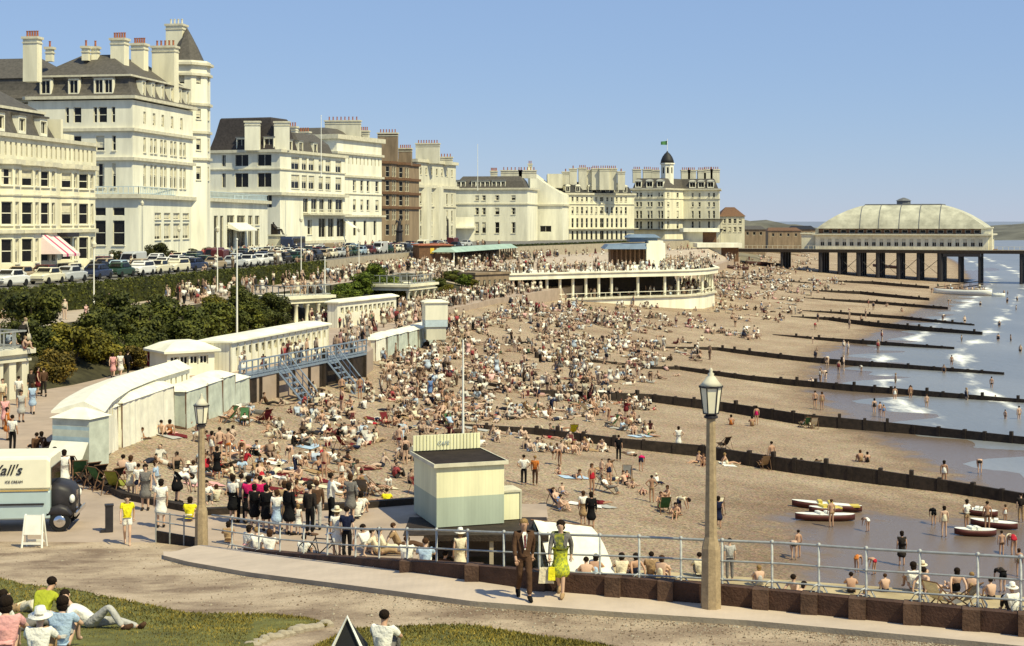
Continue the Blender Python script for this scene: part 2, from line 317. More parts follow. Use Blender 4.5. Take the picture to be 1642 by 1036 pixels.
def head_mesh(pose, style, lod):
    k = (pose, style, lod)
    if k in _sk: return _sk[k]
    J = POSE[pose]; fw = FW[pose]; up = (J['top'] - J['jaw']).normalized(); sd = up.cross(fw).normalized(); fw = sd.cross(up).normalized(); hd = J['head']; mb = MB(); n, q = (10, 6) if lod else (6, 4)
    if style in ('short', 'bald'): mb.ball((0, .022, .032), (.098, .098, .088), n=n, k=q)
    elif style == 'long': mb.ball((0, .026, .028), (.108, .105, .095), n=n, k=q); mb.ball((0, .062, -.05), (.098, .06, .09), n=n, k=q)
    else:
        mb.lathe((0, .0, .04), [(.01, .14), (.08, .13), (.102, .05), (.104, .01), (.2, -.01), (.2, -.025), (.1, -.02)][::-1] if style == 'straw_hat' else [(.1, -.01), (.15, -.012), (.15, 0), (.108, .01), (.1, .1), (.06, .12), (.01, .11)], n)
    mb.v = [tuple(hd + sd * x - fw * y + up * z) for x, y, z in mb.v]
    me = mb.mesh('hat' if 'hat' in style else 'hair', [M['cloth' if 'hat' in style else 'hair']], smooth=True); _sk[k] = me; return me
def shoe_mesh(pose):
    k = (pose, 'shoe', 1)
    if k in _sk: return _sk[k]
    J = POSE[pose]; mb = MB()
    for s in 'LR': a, t = J['a' + s], J['t' + s]; d = (t - a); mb.tube([a + V((0, 0, -.01)) - d * .2, a + d * .4 - V((0, 0, .005)), t + d * .25], [.05, .055, .035], 8)
    _sk[k] = mb.mesh('shoes', [M['cloth']], smooth=True); return _sk[k]
CACHE_G = ('trousers', 'shorts', 'trunks', 'shirt', 'blouse', 'jacket', 'bodice', 'swimsuit', 'skirt')
for pz in POSE:
    for l_ in ((2,) if 'lawn' in pz else (0, 1, 2)):
        if l_ == 2 and pz not in ('walk', 'lawn_side', 'lawn_crouch', 'sit_knees', 'sit_out', 'lie_front'): continue
        for sl_ in (False, True): body_mesh(pz, l_, l_ == 2, sl_)
        if l_ == 1: body_mesh(pz, 1, True, True); body_mesh(pz, 1, True, False)
        for g_ in CACHE_G: garment_mesh(pz, g_, l_)
# ---------------------------------------------------------------- ground, beach, sea
def gridmesh(name, rows, m, attr=None):
    mb = MB(); k = len(rows[0])
    for r in rows: mb.v += [tuple(p) for p in r]
    for a in range(len(rows) - 1):
        for i in range(k - 1): mb.f.append((a * k + i, a * k + i + 1, (a + 1) * k + i + 1, (a + 1) * k + i)); mb.m.append(0)
    o = mb.build(name, [m], smooth=True)
    if attr:
        at = o.data.attributes.new('wet', 'FLOAT', 'POINT'); at.data.foreach_set('value', [attr(V(v)) for v in mb.v])
    return o
def beachmat():
    m, nt, b = new_mat('shingle'); L = nt.links.new
    tc = nd(nt, 'ShaderNodeTexCoord')
    def noise(s, d=5., r=.6): n = nd(nt, 'ShaderNodeTexNoise', Scale=s, Detail=d, Roughness=r); L(tc.outputs['Object'], n.inputs['Vector']); return n
    n1 = noise(.09, 6., .65); n2 = noise(7., 8., .8); vo = nd(nt, 'ShaderNodeTexVoronoi', Scale=7.); L(tc.outputs['Object'], vo.inputs['Vector'])
    r1 = nd(nt, 'ShaderNodeValToRGB'); L(n1.outputs['Fac'], r1.inputs[0]); e = r1.color_ramp.elements
    e[0].position = .35; e[0].color = (.34, .25, .175, 1); e[1].position = .68; e[1].color = (.49, .395, .29, 1)
    r2 = nd(nt, 'ShaderNodeValToRGB'); L(n2.outputs['Fac'], r2.inputs[0]); e = r2.color_ramp.elements
    e[0].position = .38; e[0].color = (.30, .28, .26, 1); e[1].position = .60; e[1].color = (1.3, 1.27, 1.2, 1)
    mx = nd(nt, 'ShaderNodeMixRGB', blend_type='MULTIPLY'); mx.inputs[0].default_value = 1; L(r1.outputs[0], mx.inputs[1]); L(r2.outputs[0], mx.inputs[2])
    mv = nd(nt, 'ShaderNodeMixRGB', blend_type='OVERLAY'); mv.inputs[0].default_value = .35; L(mx.outputs[0], mv.inputs[1]); L(vo.outputs['Color'], mv.inputs[2])
    hs = nd(nt, 'ShaderNodeMixRGB'); hs.inputs[0].default_value = .72; L(mv.outputs[0], hs.inputs[1]); L(mx.outputs[0], hs.inputs[2])
    at = nd(nt, 'ShaderNodeAttribute', attribute_name='wet')
    n3 = noise(.35, 4.); ad = nd(nt, 'ShaderNodeMath', operation='MULTIPLY_ADD'); L(n3.outputs['Fac'], ad.inputs[0]); ad.inputs[1].default_value = .9; ad.inputs[2].default_value = -.45
    sm = nd(nt, 'ShaderNodeMath', operation='ADD'); L(at.outputs['Fac'], sm.inputs[0]); L(ad.outputs[0], sm.inputs[1])
    wr = nd(nt, 'ShaderNodeMapRange', interpolation_type='SMOOTHSTEP'); L(sm.outputs[0], wr.inputs[0]); wr.inputs[1].default_value = .35; wr.inputs[2].default_value = .75
    wc = nd(nt, 'ShaderNodeMixRGB'); L(wr.outputs[0], wc.inputs[0]); L(hs.outputs[0], wc.inputs[1]); wc.inputs[2].default_value = (.16, .118, .088, 1)
    dm = nd(nt, 'ShaderNodeMapRange', interpolation_type='SMOOTHSTEP'); L(sm.outputs[0], dm.inputs[0]); dm.inputs[1].default_value = -.1; dm.inputs[2].default_value = .45; dm.inputs[4].default_value = .62
    dc = nd(nt, 'ShaderNodeMixRGB', blend_type='MULTIPLY'); L(dm.outputs[0], dc.inputs[0]); L(hs.outputs[0], dc.inputs[1]); dc.inputs[2].default_value = (.52, .45, .40, 1); L(dc.outputs[0], wc.inputs[1])
    L(wc.outputs[0], b.inputs['Base Color'])
    rr = nd(nt, 'ShaderNodeMapRange'); L(wr.outputs[0], rr.inputs[0]); rr.inputs[3].default_value = .9; rr.inputs[4].default_value = .24; b.inputs['Specular IOR Level'].default_value = .22; L(rr.outputs[0], b.inputs['Roughness'])
    bs = nd(nt, 'ShaderNodeMapRange'); L(wr.outputs[0], bs.inputs[0]); bs.inputs[3].default_value = .8; bs.inputs[4].default_value = .16
    bp = nd(nt, 'ShaderNodeBump', Distance=.12); L(bs.outputs[0], bp.inputs['Strength']); L(n2.outputs['Fac'], bp.inputs['Height']); L(bp.outputs[0], b.inputs['Normal'])
    return m
def wetness(p):
    x, y = p.x, p.y; b = interp(XS, y); a = interp(XW, y)
    w = sstep(x, b - 11, b - 1)
    w = max(w, sstep(x, 5, 21) * (1 - sstep(y, 76, 98)) * 1.0)
    return w
YB = [44 + 2 * i for i in range(90)] + [226 + 6 * i for i in range(40)] + [470, 500, 540, 600, 700, 900]
UB = [-.12, -.05, 0] + [i / 36 for i in range(1, 50)] + [1.5, 1.8, 2.4]
rows = []
for y in YB:
    a, b = interp(XW, y), interp(XS, y)
    rows.append([(a + (b - a) * u, y, zbeach(a + (b - a) * u, y)) for u in UB])
struct(gridmesh('beach', rows, beachmat(), wetness))
def seamat():
    m, nt, b = new_mat('sea_water'); L = nt.links.new
    tc = nd(nt, 'ShaderNodeTexCoord'); mp = nd(nt, 'ShaderNodeMapping'); mp.inputs['Scale'].default_value = (1., .4, 1); mp.inputs['Rotation'].default_value = (0, 0, -.35); L(tc.outputs['Object'], mp.inputs[0])
    n1 = nd(nt, 'ShaderNodeTexNoise', Scale=.55, Detail=6., Roughness=.6); L(mp.outputs[0], n1.inputs['Vector'])
    n2 = nd(nt, 'ShaderNodeTexNoise', Scale=.05, Detail=3.); L(mp.outputs[0], n2.inputs['Vector'])
    at = nd(nt, 'ShaderNodeAttribute', attribute_name='wet')       # metres seaward of the waterline
    nf = nd(nt, 'ShaderNodeTexNoise', Scale=.11, Detail=9., Roughness=.68); L(mp.outputs[0], nf.inputs['Vector'])
    # two broken bands of surf
    def band(c, w):
        s = nd(nt, 'ShaderNodeMath', operation='SUBTRACT'); L(at.outputs['Fac'], s.inputs[0]); s.inputs[1].default_value = c
        a_ = nd(nt, 'ShaderNodeMath', operation='ABSOLUTE'); L(s.outputs[0], a_.inputs[0])
        r_ = nd(nt, 'ShaderNodeMapRange'); L(a_.outputs[0], r_.inputs[0]); r_.inputs[1].default_value = 0; r_.inputs[2].default_value = w; r_.inputs[3].default_value = .20; r_.inputs[4].default_value = -.10
        return r_
    b1, b2 = band(2.2, 6.), band(12., 5.)
    mxm = nd(nt, 'ShaderNodeMath', operation='MAXIMUM'); L(b1.outputs[0], mxm.inputs[0]); L(b2.outputs[0], mxm.inputs[1])
    ad = nd(nt, 'ShaderNodeMath', operation='ADD'); L(mxm.outputs[0], ad.inputs[0]); L(nf.outputs['Fac'], ad.inputs[1])
    fr = nd(nt, 'ShaderNodeMapRange', interpolation_type='SMOOTHSTEP'); L(ad.outputs[0], fr.inputs[0]); fr.inputs[1].default_value = .63; fr.inputs[2].default_value = .80
    cr = nd(nt, 'ShaderNodeValToRGB'); L(n2.outputs['Fac'], cr.inputs[0]); e = cr.color_ramp.elements
    e[0].position = .35; e[0].color = (.17, .18, .195, 1); e[1].position = .7; e[1].color = (.23, .235, .245, 1)
    mx = nd(nt, 'ShaderNodeMixRGB'); L(fr.outputs[0], mx.inputs[0]); L(cr.outputs[0], mx.inputs[1]); mx.inputs[2].default_value = (.8, .8, .76, 1)
    L(mx.outputs[0], b.inputs['Base Color'])
    rr = nd(nt, 'ShaderNodeMapRange'); L(fr.outputs[0], rr.inputs[0]); rr.inputs[3].default_value = .34; rr.inputs[4].default_value = .9; L(rr.outputs[0], b.inputs['Roughness'])
    bp = nd(nt, 'ShaderNodeBump', Strength=.35, Distance=.5); L(n1.outputs['Fac'], bp.inputs['Height']); L(bp.outputs[0], b.inputs['Normal'])
    return m
YS = [-300, 0] + [40 + 10 * i for i in range(45)] + [520, 600, 700, 900, 1300, 2000, 3500, 6000, 12000, 40000, 100000]
SS = [-40, -12, -6, -3, -1, 0, 1, 2, 3, 4.5, 6, 7, 8, 9, 10, 12, 15, 20, 30, 50, 100, 300, 900, 2500, 6000, 12000, 40000]
struct(gridmesh('sea', [[(interp(XS, y) + s, y, 0.) for s in SS] for y in YS], seamat(), lambda p: p.x - interp(XS, p.y)))
# low land across the bay
hm = mat('far_land', (.13, .125, .10), .95, .4, .02)
rows = []
for k, (dy, hh) in enumerate(((0, 0.), (40, .8), (160, 1.), (400, .9), (900, 0.))):
    rows.append([(x, 1250 + dy + .25 * x, -1 + hh * (17.5 + 3.0 * math.sin(x * .012) + 2.2 * math.sin(x * .031 + 1) - 14 * sstep(x, 250, 420) + 9 * sstep(x, 470, 520)) * (.96 + .08 * math.sin(x * .2 + k))) for x in range(60, 900, 10)])
struct(gridmesh('hills', rows, hm))
rows = [[(interp(XW, y) + dx, y, z) for dx, z in ((-160, 13), (-60, 12), (-18, 9), (-4, 6), (4, 5.), (14, 1.), (60, -1.))] for y in (446, 500, 560, 650, 760, 900, 1100, 1320)]
struct(gridmesh('coast', rows, mat('coast_scrub', (.20, .17, .11), .95, .4, .05)))
# upper road, terrace, bank, lower promenade (one strip each, following the curve of the front)
YC = [70 + 4 * i for i in range(95)] + [460]
def strip(name, fa, fb, za, zb, m, n=1):
    return struct(gridmesh(name, [[(lerp(fa(y), fb(y), k / n), y, lerp(za, zb, k / n)) for k in range(n + 1)] for y in YC], m))
hl, tl, ll, xw = (lambda y: interp(HL, y)), (lambda y: min(interp(TL, y), interp(LL, y) - .2)), (lambda y: interp(LL, y)), (lambda y: interp(XW, y))
strip('road', lambda y: hl(y) - 140, lambda y: hl(y) + .3, ZR, ZR, M['asphalt'], 8)
pavem = mat('paving', (.44, .36, .28), .85, .16, .7, bump=.15, bscale=12.)
strip('terrace_wall', lambda y: hl(y) + .3, lambda y: hl(y) + .5, ZR, ZT, M['concrete'])  # near-vertical retaining wall from the road down to the terrace
strip('terrace', lambda y: hl(y) + .4, tl, ZT, ZT, pavem, 2)
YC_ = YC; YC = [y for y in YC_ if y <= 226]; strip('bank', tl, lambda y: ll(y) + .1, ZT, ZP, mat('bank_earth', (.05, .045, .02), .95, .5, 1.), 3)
YC = [y for y in YC_ if y >= 226]; strip('ramp', tl, lambda y: ll(y) + .1, ZT, ZP, pavem, 3); YC = YC_
pv2 = mat('promenade_paving', (.40, .31, .24), .85, .16, .6, bump=.15, bscale=12.)
# lower promenade with its near apron: outline in plan, skirted down to the beach
se = [(xw(y), y) for y in range(446, 62, -4)] + [(-19, 64), (-14.9, 57.7), (-11.2, 54.6), (-8, 55.3), (-5.7, 55.8), (-3.7, 56.7), (1.3, 56.7), (1.3, 54), (-3., 54), (-3., 38)]
ie = [(-60, 38), (-60, 60)] + [(ll(y) - .3, y) for y in range(64, 448, 4)]
bm = bmesh.new(); pts = [bm.verts.new((x, y, ZP)) for x, y in se + ie]
f = bm.faces.new(pts); bmesh.ops.triangulate(bm, faces=[f])
for (x, y), (x2, y2) in zip(se, se[1:]):
    bm.faces.new([bm.verts.new(q) for q in ((x, y, ZP), (x, y, 0), (x2, y2, 0), (x2, y2, ZP))])
bmesh.ops.recalc_face_normals(bm, faces=bm.faces); me = bpy.data.meshes.new('lower_promenade'); bm.to_mesh(me); bm.free(); me.materials.append(pv2)
struct(link('lower_promenade', me))
# kerb edge of the apron and the concrete ledge lower down on the right
mb = MB(); mb.prism([(-3., 36), (30, 36), (30, 43.8), (16.5, 48.2), (8, 50.9), (3.9, 52.1), (1.2, 54.2), (-3, 54.2)], .2, 5.4)
struct(mb.build('ledge', mat('ledge_concrete', (.44, .35, .20), .85, .25, .8, bump=.2, bscale=15.)))
mb = MB()
for a, b in zip(se[-10:-4], se[-9:-4]):
    d = (V(b) - V(a)); mb.box(((a[0] + b[0]) / 2, (a[1] + b[1]) / 2, ZP + .12), (d.length, .3, .24), 0, math.atan2(d.y, d.x))
struct(mb.build('kerb', M['wood']))
# near ground
def trackmat():
    m, nt, b = new_mat('worn_track'); L = nt.links.new; tc = nd(nt, 'ShaderNodeTexCoord')
    def noise(s_, d=6., r=.6): n = nd(nt, 'ShaderNodeTexNoise', Scale=s_, Detail=d, Roughness=r); L(tc.outputs['Object'], n.inputs['Vector']); return n
    n1, n2 = noise(.42, 7., .62), noise(22., 4., .7); r1 = nd(nt, 'ShaderNodeValToRGB'); L(n1.outputs['Fac'], r1.inputs[0]); e = r1.color_ramp.elements
    e[0].position = .38; e[0].color = (.20, .135, .085, 1); e[1].position = .56; e[1].color = (.44, .335, .225, 1); q = e.new(.72); q.color = (.53, .42, .30, 1)
    r2 = nd(nt, 'ShaderNodeMapRange'); L(n2.outputs['Fac'], r2.inputs[0]); r2.inputs[1].default_value = .3; r2.inputs[2].default_value = .7; r2.inputs[3].default_value = .6; r2.inputs[4].default_value = 1.25
    mx = nd(nt, 'ShaderNodeMixRGB', blend_type='MULTIPLY'); mx.inputs[0].default_value = 1; L(r1.outputs[0], mx.inputs[1]); L(r2.outputs[0], mx.inputs[2]); L(mx.outputs[0], b.inputs['Base Color']); b.inputs['Roughness'].default_value = .95
    bp = nd(nt, 'ShaderNodeBump', Strength=.5, Distance=.03); L(n2.outputs['Fac'], bp.inputs['Height']); L(bp.outputs[0], b.inputs['Normal']); return m
trackm = trackmat()
cols = list(range(-90, 1810, 20)); rows = []
for k in range(41):
    t = k / 40
    rows.append([GN(px, lerp(interp(WALL, px), 1210, t ** 1.3)) for px in cols])
rows = rows[::-1]
rows.insert(0, [(p[0] * 1.5, -20, 13.) for p in rows[0]])
struct(gridmesh('track', rows, trackm))
FRONT = [(250, 890), (262, 897), (300, 907), (400, 925), (560, 946), (760, 973), (1000, 991), (1200, 1004), (1500, 1032), (1800, 1062)]
mb = MB(); cols = list(range(262, 1800, 12)); A = []; B = []
for px in cols:
    t = sstep(px, 255, 330)
    yf = interp(FRONT, px); yw = lerp(yf - 6, interp(WALL, px), t)
    A.append(GN(px, yw, .12)); B.append(GN(px, yf, .12))
for i in range(len(cols) - 1):
    mb.face([B[i], B[i + 1], A[i + 1], A[i]], 0)
    mb.face([B[i] - V((0, 0, .3)), B[i + 1] - V((0, 0, .3)), B[i + 1], B[i]], 1)
mb.face([A[0], A[0] - V((0, 0, .3)), B[0] - V((0, 0, .3)), B[0]], 1)
pvm = mat('pavement_slabs', (.52, .42, .33), .85, .12, .9, bump=.1, bscale=10.)
struct(mb.build('pavement', [pvm, M['concrete']]))
L1T = [(-90, 915), (0, 928), (40, 939), (110, 946), (200, 964), (300, 985), (430, 987), (490, 994), (524, 1004)]
L1B = [(-90, 1208), (400, 1208), (402, 1040), (430, 1027), (480, 1012), (524, 1006)]
L2T = [(455, 1075), (500, 1042), (560, 1011), (700, 1004), (760, 1005), (850, 1020), (960, 1035), (1020, 1050), (1060, 1075)]
# loose stones and grit on the worn road
gm = MB(); rg = random.Random(9)
for _ in range(5200):
    px = rg.uniform(-40, 1700); a = interp(FRONT, px) + 1.5 if px > 262 else 876; py = a + (1040 - a) * rg.random() ** (2.6 if px > 262 else 1.2)
    if py > 1045 or py > interp(L1T, px) - 3 and px < 520 or py > interp(L2T, px) - 3 and 470 < px < 1000: continue
    p = GN(px, py, .005); r = rg.uniform(.010, .026) * (2. if rg.random() < .05 else 1); q = [p + V((math.cos(k) * r * rg.uniform(.7, 1.2), math.sin(k) * r * rg.uniform(.7, 1.2), 0)) for k in (0, 1.6, 3.1, 4.7)]; t_ = p + V((0, 0, r * .7))
    mi = rg.randrange(2)
    for k in range(4): gm.face([q[k], q[(k + 1) % 4], t_], mi)
o = stuff(gm.build('gravel', [mat('grit_brown', (.17, .12, .08), .9, .4, 2.), M['concrete']])); tag(o, 'loose stones and grit along the worn road beside the pavement', 'gravel')
# low dark wall on the seaward side of the pavement
wmb = MB(); cols = list(range(390, 1800, 12)); t = thing('low_wall', 'low dark brown wall along the seaward edge of the near pavement', 'wall', GN(900, 950))
for a, b in zip(cols, cols[1:]):
    ha, hb = (.06 + .36 * sstep(q, 380, 900) for q in (a, b))
    p, q = GN(a, interp(WALL, a)), GN(b, interp(WALL, b)); n = V((0, .28, 0))
    wmb.hexa([p - V((0, 0, 4.)), q - V((0, 0, 4.)), q + n - V((0, 0, 4.)), p + n - V((0, 0, 4.))], [p + V((0, 0, .12 + ha)), q + V((0, 0, .12 + hb)), q + n + V((0, 0, .12 + hb)), p + n + V((0, 0, .12 + ha))])
M['block'] = mat('block_brick', (.105, .06, .038), .85, .35, 3., bump=.5, bscale=18.)
brickm = mat('dark_brick', (.075, .038, .024), .85, .35, 3., bump=.5, bscale=18.)
wmb.build('wall', brickm, t)
for px in (655, 760, 865, 985, 1070, 1222, 1300, 1377, 1465, 1560, 1650):
    p = GN(px, interp(WALL, px)); h = .06 + .36 * sstep(px, 380, 900)
    q = MB(); q.box((p.x, p.y + .1, p.z + .12 + h / 2 - .1), (.34, .38, h + .23), 0, -.3); q.build('pier_block', M['block'], t)
# lawns
def lawnmat():
    return mat('mown_grass', (.15, .145, .035), .95, .5, 1.3, bump=.6, bscale=40., c2=(.075, .075, .022))
LM = lawnmat()
def lawn(top, bot, x0, x1, n=14):
    cols = [lerp(x0, x1, i / 90) for i in range(91)]
    return [[GN(px, lerp(bot(px), interp(top, px) + R.uniform(-2.2, 2.2), k / n), .03 + .05 * math.sin(math.pi * k / n)) for px in cols] for k in range(n + 1)]
for tp, bt, x0, x1 in ((L1T, lambda p: interp(L1B, p), -90, 524), (L2T, lambda p: 1208 if 470 < p < 1050 else interp(L2T, p) + 3, 455, 1060)):
    struct(gridmesh('lawn', lawn(tp, bt, x0, x1), LM))
mb = MB()
for _ in range(34000):
    if R.random() < .6: px = R.uniform(-40, 524); a, b = interp(L1T, px), interp(L1B, px)
    else: px = R.uniform(470, 1010); a, b = interp(L2T, px), 1100
    py = R.uniform(a, min(b, 1060))
    if py > b: continue
    p = GN(px, py, .03); h = R.uniform(.025, .075); an = R.uniform(0, 6.28); w = V((math.cos(an), math.sin(an), 0)) * .02
    mb.face([p - w, p + w, p + V((R.uniform(-.05, .05), R.uniform(-.05, .05), h))])
o = stuff(mb.build('grass', M['leaf'])); o.color = (2.3, 1.75, 1.5, 1); tag(o, 'short rough grass covering the two near lawns', 'grass')
# ---------------------------------------------------------------- buildings
_wc = {}
def win_mesh(w, h, st):
    w, h = round(w, 1), round(h, 1); k = (w, h, st)
    if k in _wc: return _wc[k]
    mb = MB(); r = .22
    # reveal, glass, sash bars, blind, sill
    for q in ([(0, 0, 0), (0, r, 0), (0, r, h), (0, 0, h)], [(w, 0, h), (w, r, h), (w, r, 0), (w, 0, 0)], [(0, 0, h), (0, r, h), (w, r, h), (w, 0, h)], [(0, r, 0), (0, 0, 0), (w, 0, 0), (w, r, 0)]): mb.face(q, 3)
    mb.face([(0, r, 0), (w, r, 0), (w, r, h), (0, r, h)], 0)
    b = .07
    for c, d in (((b / 2, r - .03, h / 2), (b, .06, h)), ((w - b / 2, r - .03, h / 2), (b, .06, h)), ((w / 2, r - .028, h - b / 2), (w - 2 * b, .055, b)), ((w / 2, r - .028, b / 2), (w - 2 * b, .055, b))): mb.box(c, d, 1)
    if 's' in st: mb.box((w / 2, r - .05, h * .5), (w - 2 * b, .05, .08), 1)
    if 'v' in st: mb.box((w / 2, r - .03, h / 2), (.07, .05, h - 2 * b), 1)
    if 'b' in st:
        f = .45 if 'B' not in st else .8
        mb.face([(b, r - .012, h * (1 - f)), (w - b, r - .012, h * (1 - f)), (w - b, r - .012, h - b), (b, r - .012, h - b)], 2)
    if 'c' in st:
        for x0, x1 in ((b, w * .28), (w * .72, w - b)): mb.face([(x0, r - .01, b), (x1, r - .01, b), (x1, r - .01, h - b), (x0, r - .01, h - b)], 2)
    if 'n' not in st: mb.box((w / 2, -.05, -.07), (w + .2, .22, .12), 1)
    me = mb.mesh('window', [M['glass'], M['frame'], M['blind'], M['trim']]); _wc[k] = me; return me
def put_window(root, p, d, w, h, st):
    me = win_mesh(w, h, st); o = link('window', me, root, loc=V(p) - wloc(root), rz=math.atan2(d[1], d[0])); return o
class Seg:
    def __init__(s, P, Q):
        s.P, s.Q = V(P[:2]), V(Q[:2]); s.d = (s.Q - s.P); s.L = s.d.length; s.d = s.d / s.L; s.n = V((s.d.y, -s.d.x))
    def at(s, u, v=0.): return s.P + s.d * u + s.n * v
    def u(s, px):
        k = (px - CX) / F; return (k * s.P.y - s.P.x) / (s.d.x - k * s.d.y)
def wall(mb, sg, z0, z1, rects=(), mi=0):
    us = sorted({0., sg.L} | {r[0] for r in rects} | {r[1] for r in rects}); zs = sorted({z0, z1} | {r[2] for r in rects} | {r[3] for r in rects})
    for a, b in zip(us, us[1:]):
        if b - a < 1e-4: continue
        for c, d in zip(zs, zs[1:]):
            if d - c < 1e-4: continue
            m, n = (a + b) / 2, (c + d) / 2
            if any(r[0] < m < r[1] and r[2] < n < r[3] for r in rects): continue
            p, q = sg.at(a), sg.at(b); mb.face([(*p, c), (*q, c), (*q, d), (*p, d)], mi)
def rects_of(sg, rows, rng=R):
    out = []
    for r in rows:
        if r[0] == 'px': spans = [(sg.u(a), sg.u(b)) for a, b in r[1]]
        elif r[0] == 'u': spans = r[1]
        else:
            n, w, m0, m1 = r[1]; st = (sg.L - m0 - m1) / n
            spans = [(m0 + st * (i + .5) - w / 2, m0 + st * (i + .5) + w / 2) for i in range(n)]
        for a, b in spans:
            b = a + round(b - a, 1) if b - a > .15 else a + .2
            z0 = r[2]; z1 = z0 + round(r[3] - r[2], 1)
            if a < .05 or b > sg.L - .05: continue
            st = r[4] if len(r) > 4 else 's'
            if st == 's': st = rng.choice(['s', 's', 'sb', 'sbB', 'sc', 'sc'])
            out.append((a, b, z0, z1, st))
    return out
def faces(root, wmb, poly, z0, z1, rows, mi=0, closed=True):
    n = len(poly)
    for i in range(n if closed else n - 1):
        sg = Seg(poly[i], poly[(i + 1) % n]); rc = rects_of(sg, rows.get(i, ()))
        wall(wmb, sg, z0, z1, rc, mi)
        for a, b, c, d, st in rc: put_window(root, (*sg.at(a), c), sg.d, b - a, d - c, st)
def offs(poly, o, closed=True):
    n = len(poly); out = []
    for i in range(n):
        p = V(poly[i]); a = V(poly[(i - 1) % n]); b = V(poly[(i + 1) % n])
        if not closed and i == 0: d = (b - p).normalized(); out.append(p + V((d.y, -d.x)) * o); continue
        if not closed and i == n - 1: d = (p - a).normalized(); out.append(p + V((d.y, -d.x)) * o); continue
        d1, d2 = (p - a).normalized(), (b - p).normalized(); n1, n2 = V((d1.y, -d1.x)), V((d2.y, -d2.x)); m = n1 + n2
        out.append(p + m * (o / max(.3, 1 + n1.dot(n2))))
    return out
def band(mb, poly, z0, z1, pr, mi=0, closed=True, inn=-.02):
    A, B = offs(poly, inn, closed), offs(poly, pr, closed); n = len(poly)
    for i in range(n if closed else n - 1):
        j = (i + 1) % n
        mb.face([(*B[i], z0), (*B[j], z0), (*B[j], z1), (*B[i], z1)], mi)
        mb.face([(*A[i], z1), (*B[i], z1), (*B[j], z1), (*A[j], z1)], mi); mb.face([(*A[i], z0), (*A[j], z0), (*B[j], z0), (*B[i], z0)], mi)
    if not closed:
        for i in (0, n - 1): mb.face([(*A[i], z0), (*B[i], z0), (*B[i], z1), (*A[i], z1)], mi)
def roof(mb, poly, prof, mi=0, cap=True):
    rs = [[(*p, z) for p in offs(poly, -o)] for o, z in prof]; mb.ring(rs, mi, cap)
def flat(mb, poly, z, mi=0): mb.face([(*p, z) for p in offs(poly, -.01)], mi)
def chimney(root, c, w, d, z0, z1, a=0., pots=4, m='cream', potm='terracotta'):
    mb = MB(); mb.box((c[0], c[1], (z0 + z1) / 2), (w, d, z1 - z0), 0, a); mb.box((c[0], c[1], z1 - .1), (w + .35, d + .35, .32), 1, a); mb.box((c[0], c[1], z1 - .75), (w + .18, d + .18, .18), 1, a)
    o = mb.build('chimney', [m, 'trim'], root)
    if pots:
        mb = MB()
        for i in range(pots):
            t = (i + .5) / pots - .5; x, y = (t * w * .9, 0) if w >= d else (0, t * d * .9)
            p = (c[0] + x * math.cos(a) - y * math.sin(a), c[1] + x * math.sin(a) + y * math.cos(a), z1 + .06)
            mb.lathe(p, [(.17, 0), (.14, .25), (.13, .7), (.17, .74), (.17, .82)], 8)
        mb.build('chimney_pots', potm, o)
    return o
def dormer(root, sg, u, v, z, w, h, dp, m='white', rm='lead', arch=False, st='v', n=1):
    P = sg.at(u - w / 2, v); d, nn = sg.d, -sg.n
    def q(a, b, c): r = P + d * a + nn * b; return (r.x, r.y, z + c)
    mb = MB(); ww = w / n - .3; rc = [(k * w / n + .15, .25) for k in range(n)]
    s2 = Seg(P, P + d * w); wall(mb, s2, z, z + h, [(a, a + round(ww, 1), z + b, z + b + round(h - .5, 1)) for a, b in rc])
    mb.face([q(0, dp, 0), q(0, 0, 0), q(0, 0, h), q(0, dp, h)]); mb.face([q(w, 0, 0), q(w, dp, 0), q(w, dp, h), q(w, 0, h)])
    e = .15
    if arch:
        pr = [q(w / 2 + (w / 2 + e) * math.cos(math.pi - math.pi * k / 8), -e, h + .55 * math.sin(math.pi * k / 8)) for k in range(9)]
        pb = [(x + nn.x * (dp + e), y + nn.y * (dp + e), c) for x, y, c in pr]; mb.ring([pr, pb], 1, False, False); mb.face(pr, 0)
    else: mb.hexa([q(-e, -e, h), q(w + e, -e, h), q(w + e, dp, h), q(-e, dp, h)], [q(-e, -e, h + .18), q(w + e, -e, h + .18), q(w + e, dp, h + .35), q(-e, dp, h + .35)], 1)
    o = mb.build('dormer', [m, rm], root)
    for a, b in rc: put_window(o, q(a, 0, b), d, round(ww, 1), round(h - .5, 1), st + 'n')
    return o
def rail(root, poly, z, h=1., m='bluepale', step=.5, closed=False, name='balustrade'):
    mb = MB(); n = len(poly)
    for i in range(n if closed else n - 1):
        sg = Seg(poly[i], poly[(i + 1) % n]); k = max(2, int(sg.L / step))
        for a, b in ((z + h - .09, z + h), (z + .08, z + .18)):
            p, q = sg.P, sg.Q; w = sg.n * .05
            mb.hexa([(*(p - w), a), (*(p + w), a), (*(q + w), a), (*(q - w), a)][::1], [(*(p - w), b), (*(p + w), b), (*(q + w), b), (*(q - w), b)])
        for j in range(k + 1):
            p = sg.at(sg.L * j / k); mb.box((p.x, p.y, z + h / 2), (.09, .09, h - .05), 0)
    return mb.build(name, m, root)
def quad_plan(A, B, dp):                          # [inland near, A, B, inland far], the way the walls run
    s = Seg(A, B); return [V(A) - s.n * dp, V(A), V(B), V(B) - s.n * dp]
GZ = 11.9
M['darkslate'] = mat('dark_slate', (.05, .042, .04), .8, .35, 2.5, bump=.4, bscale=6.)
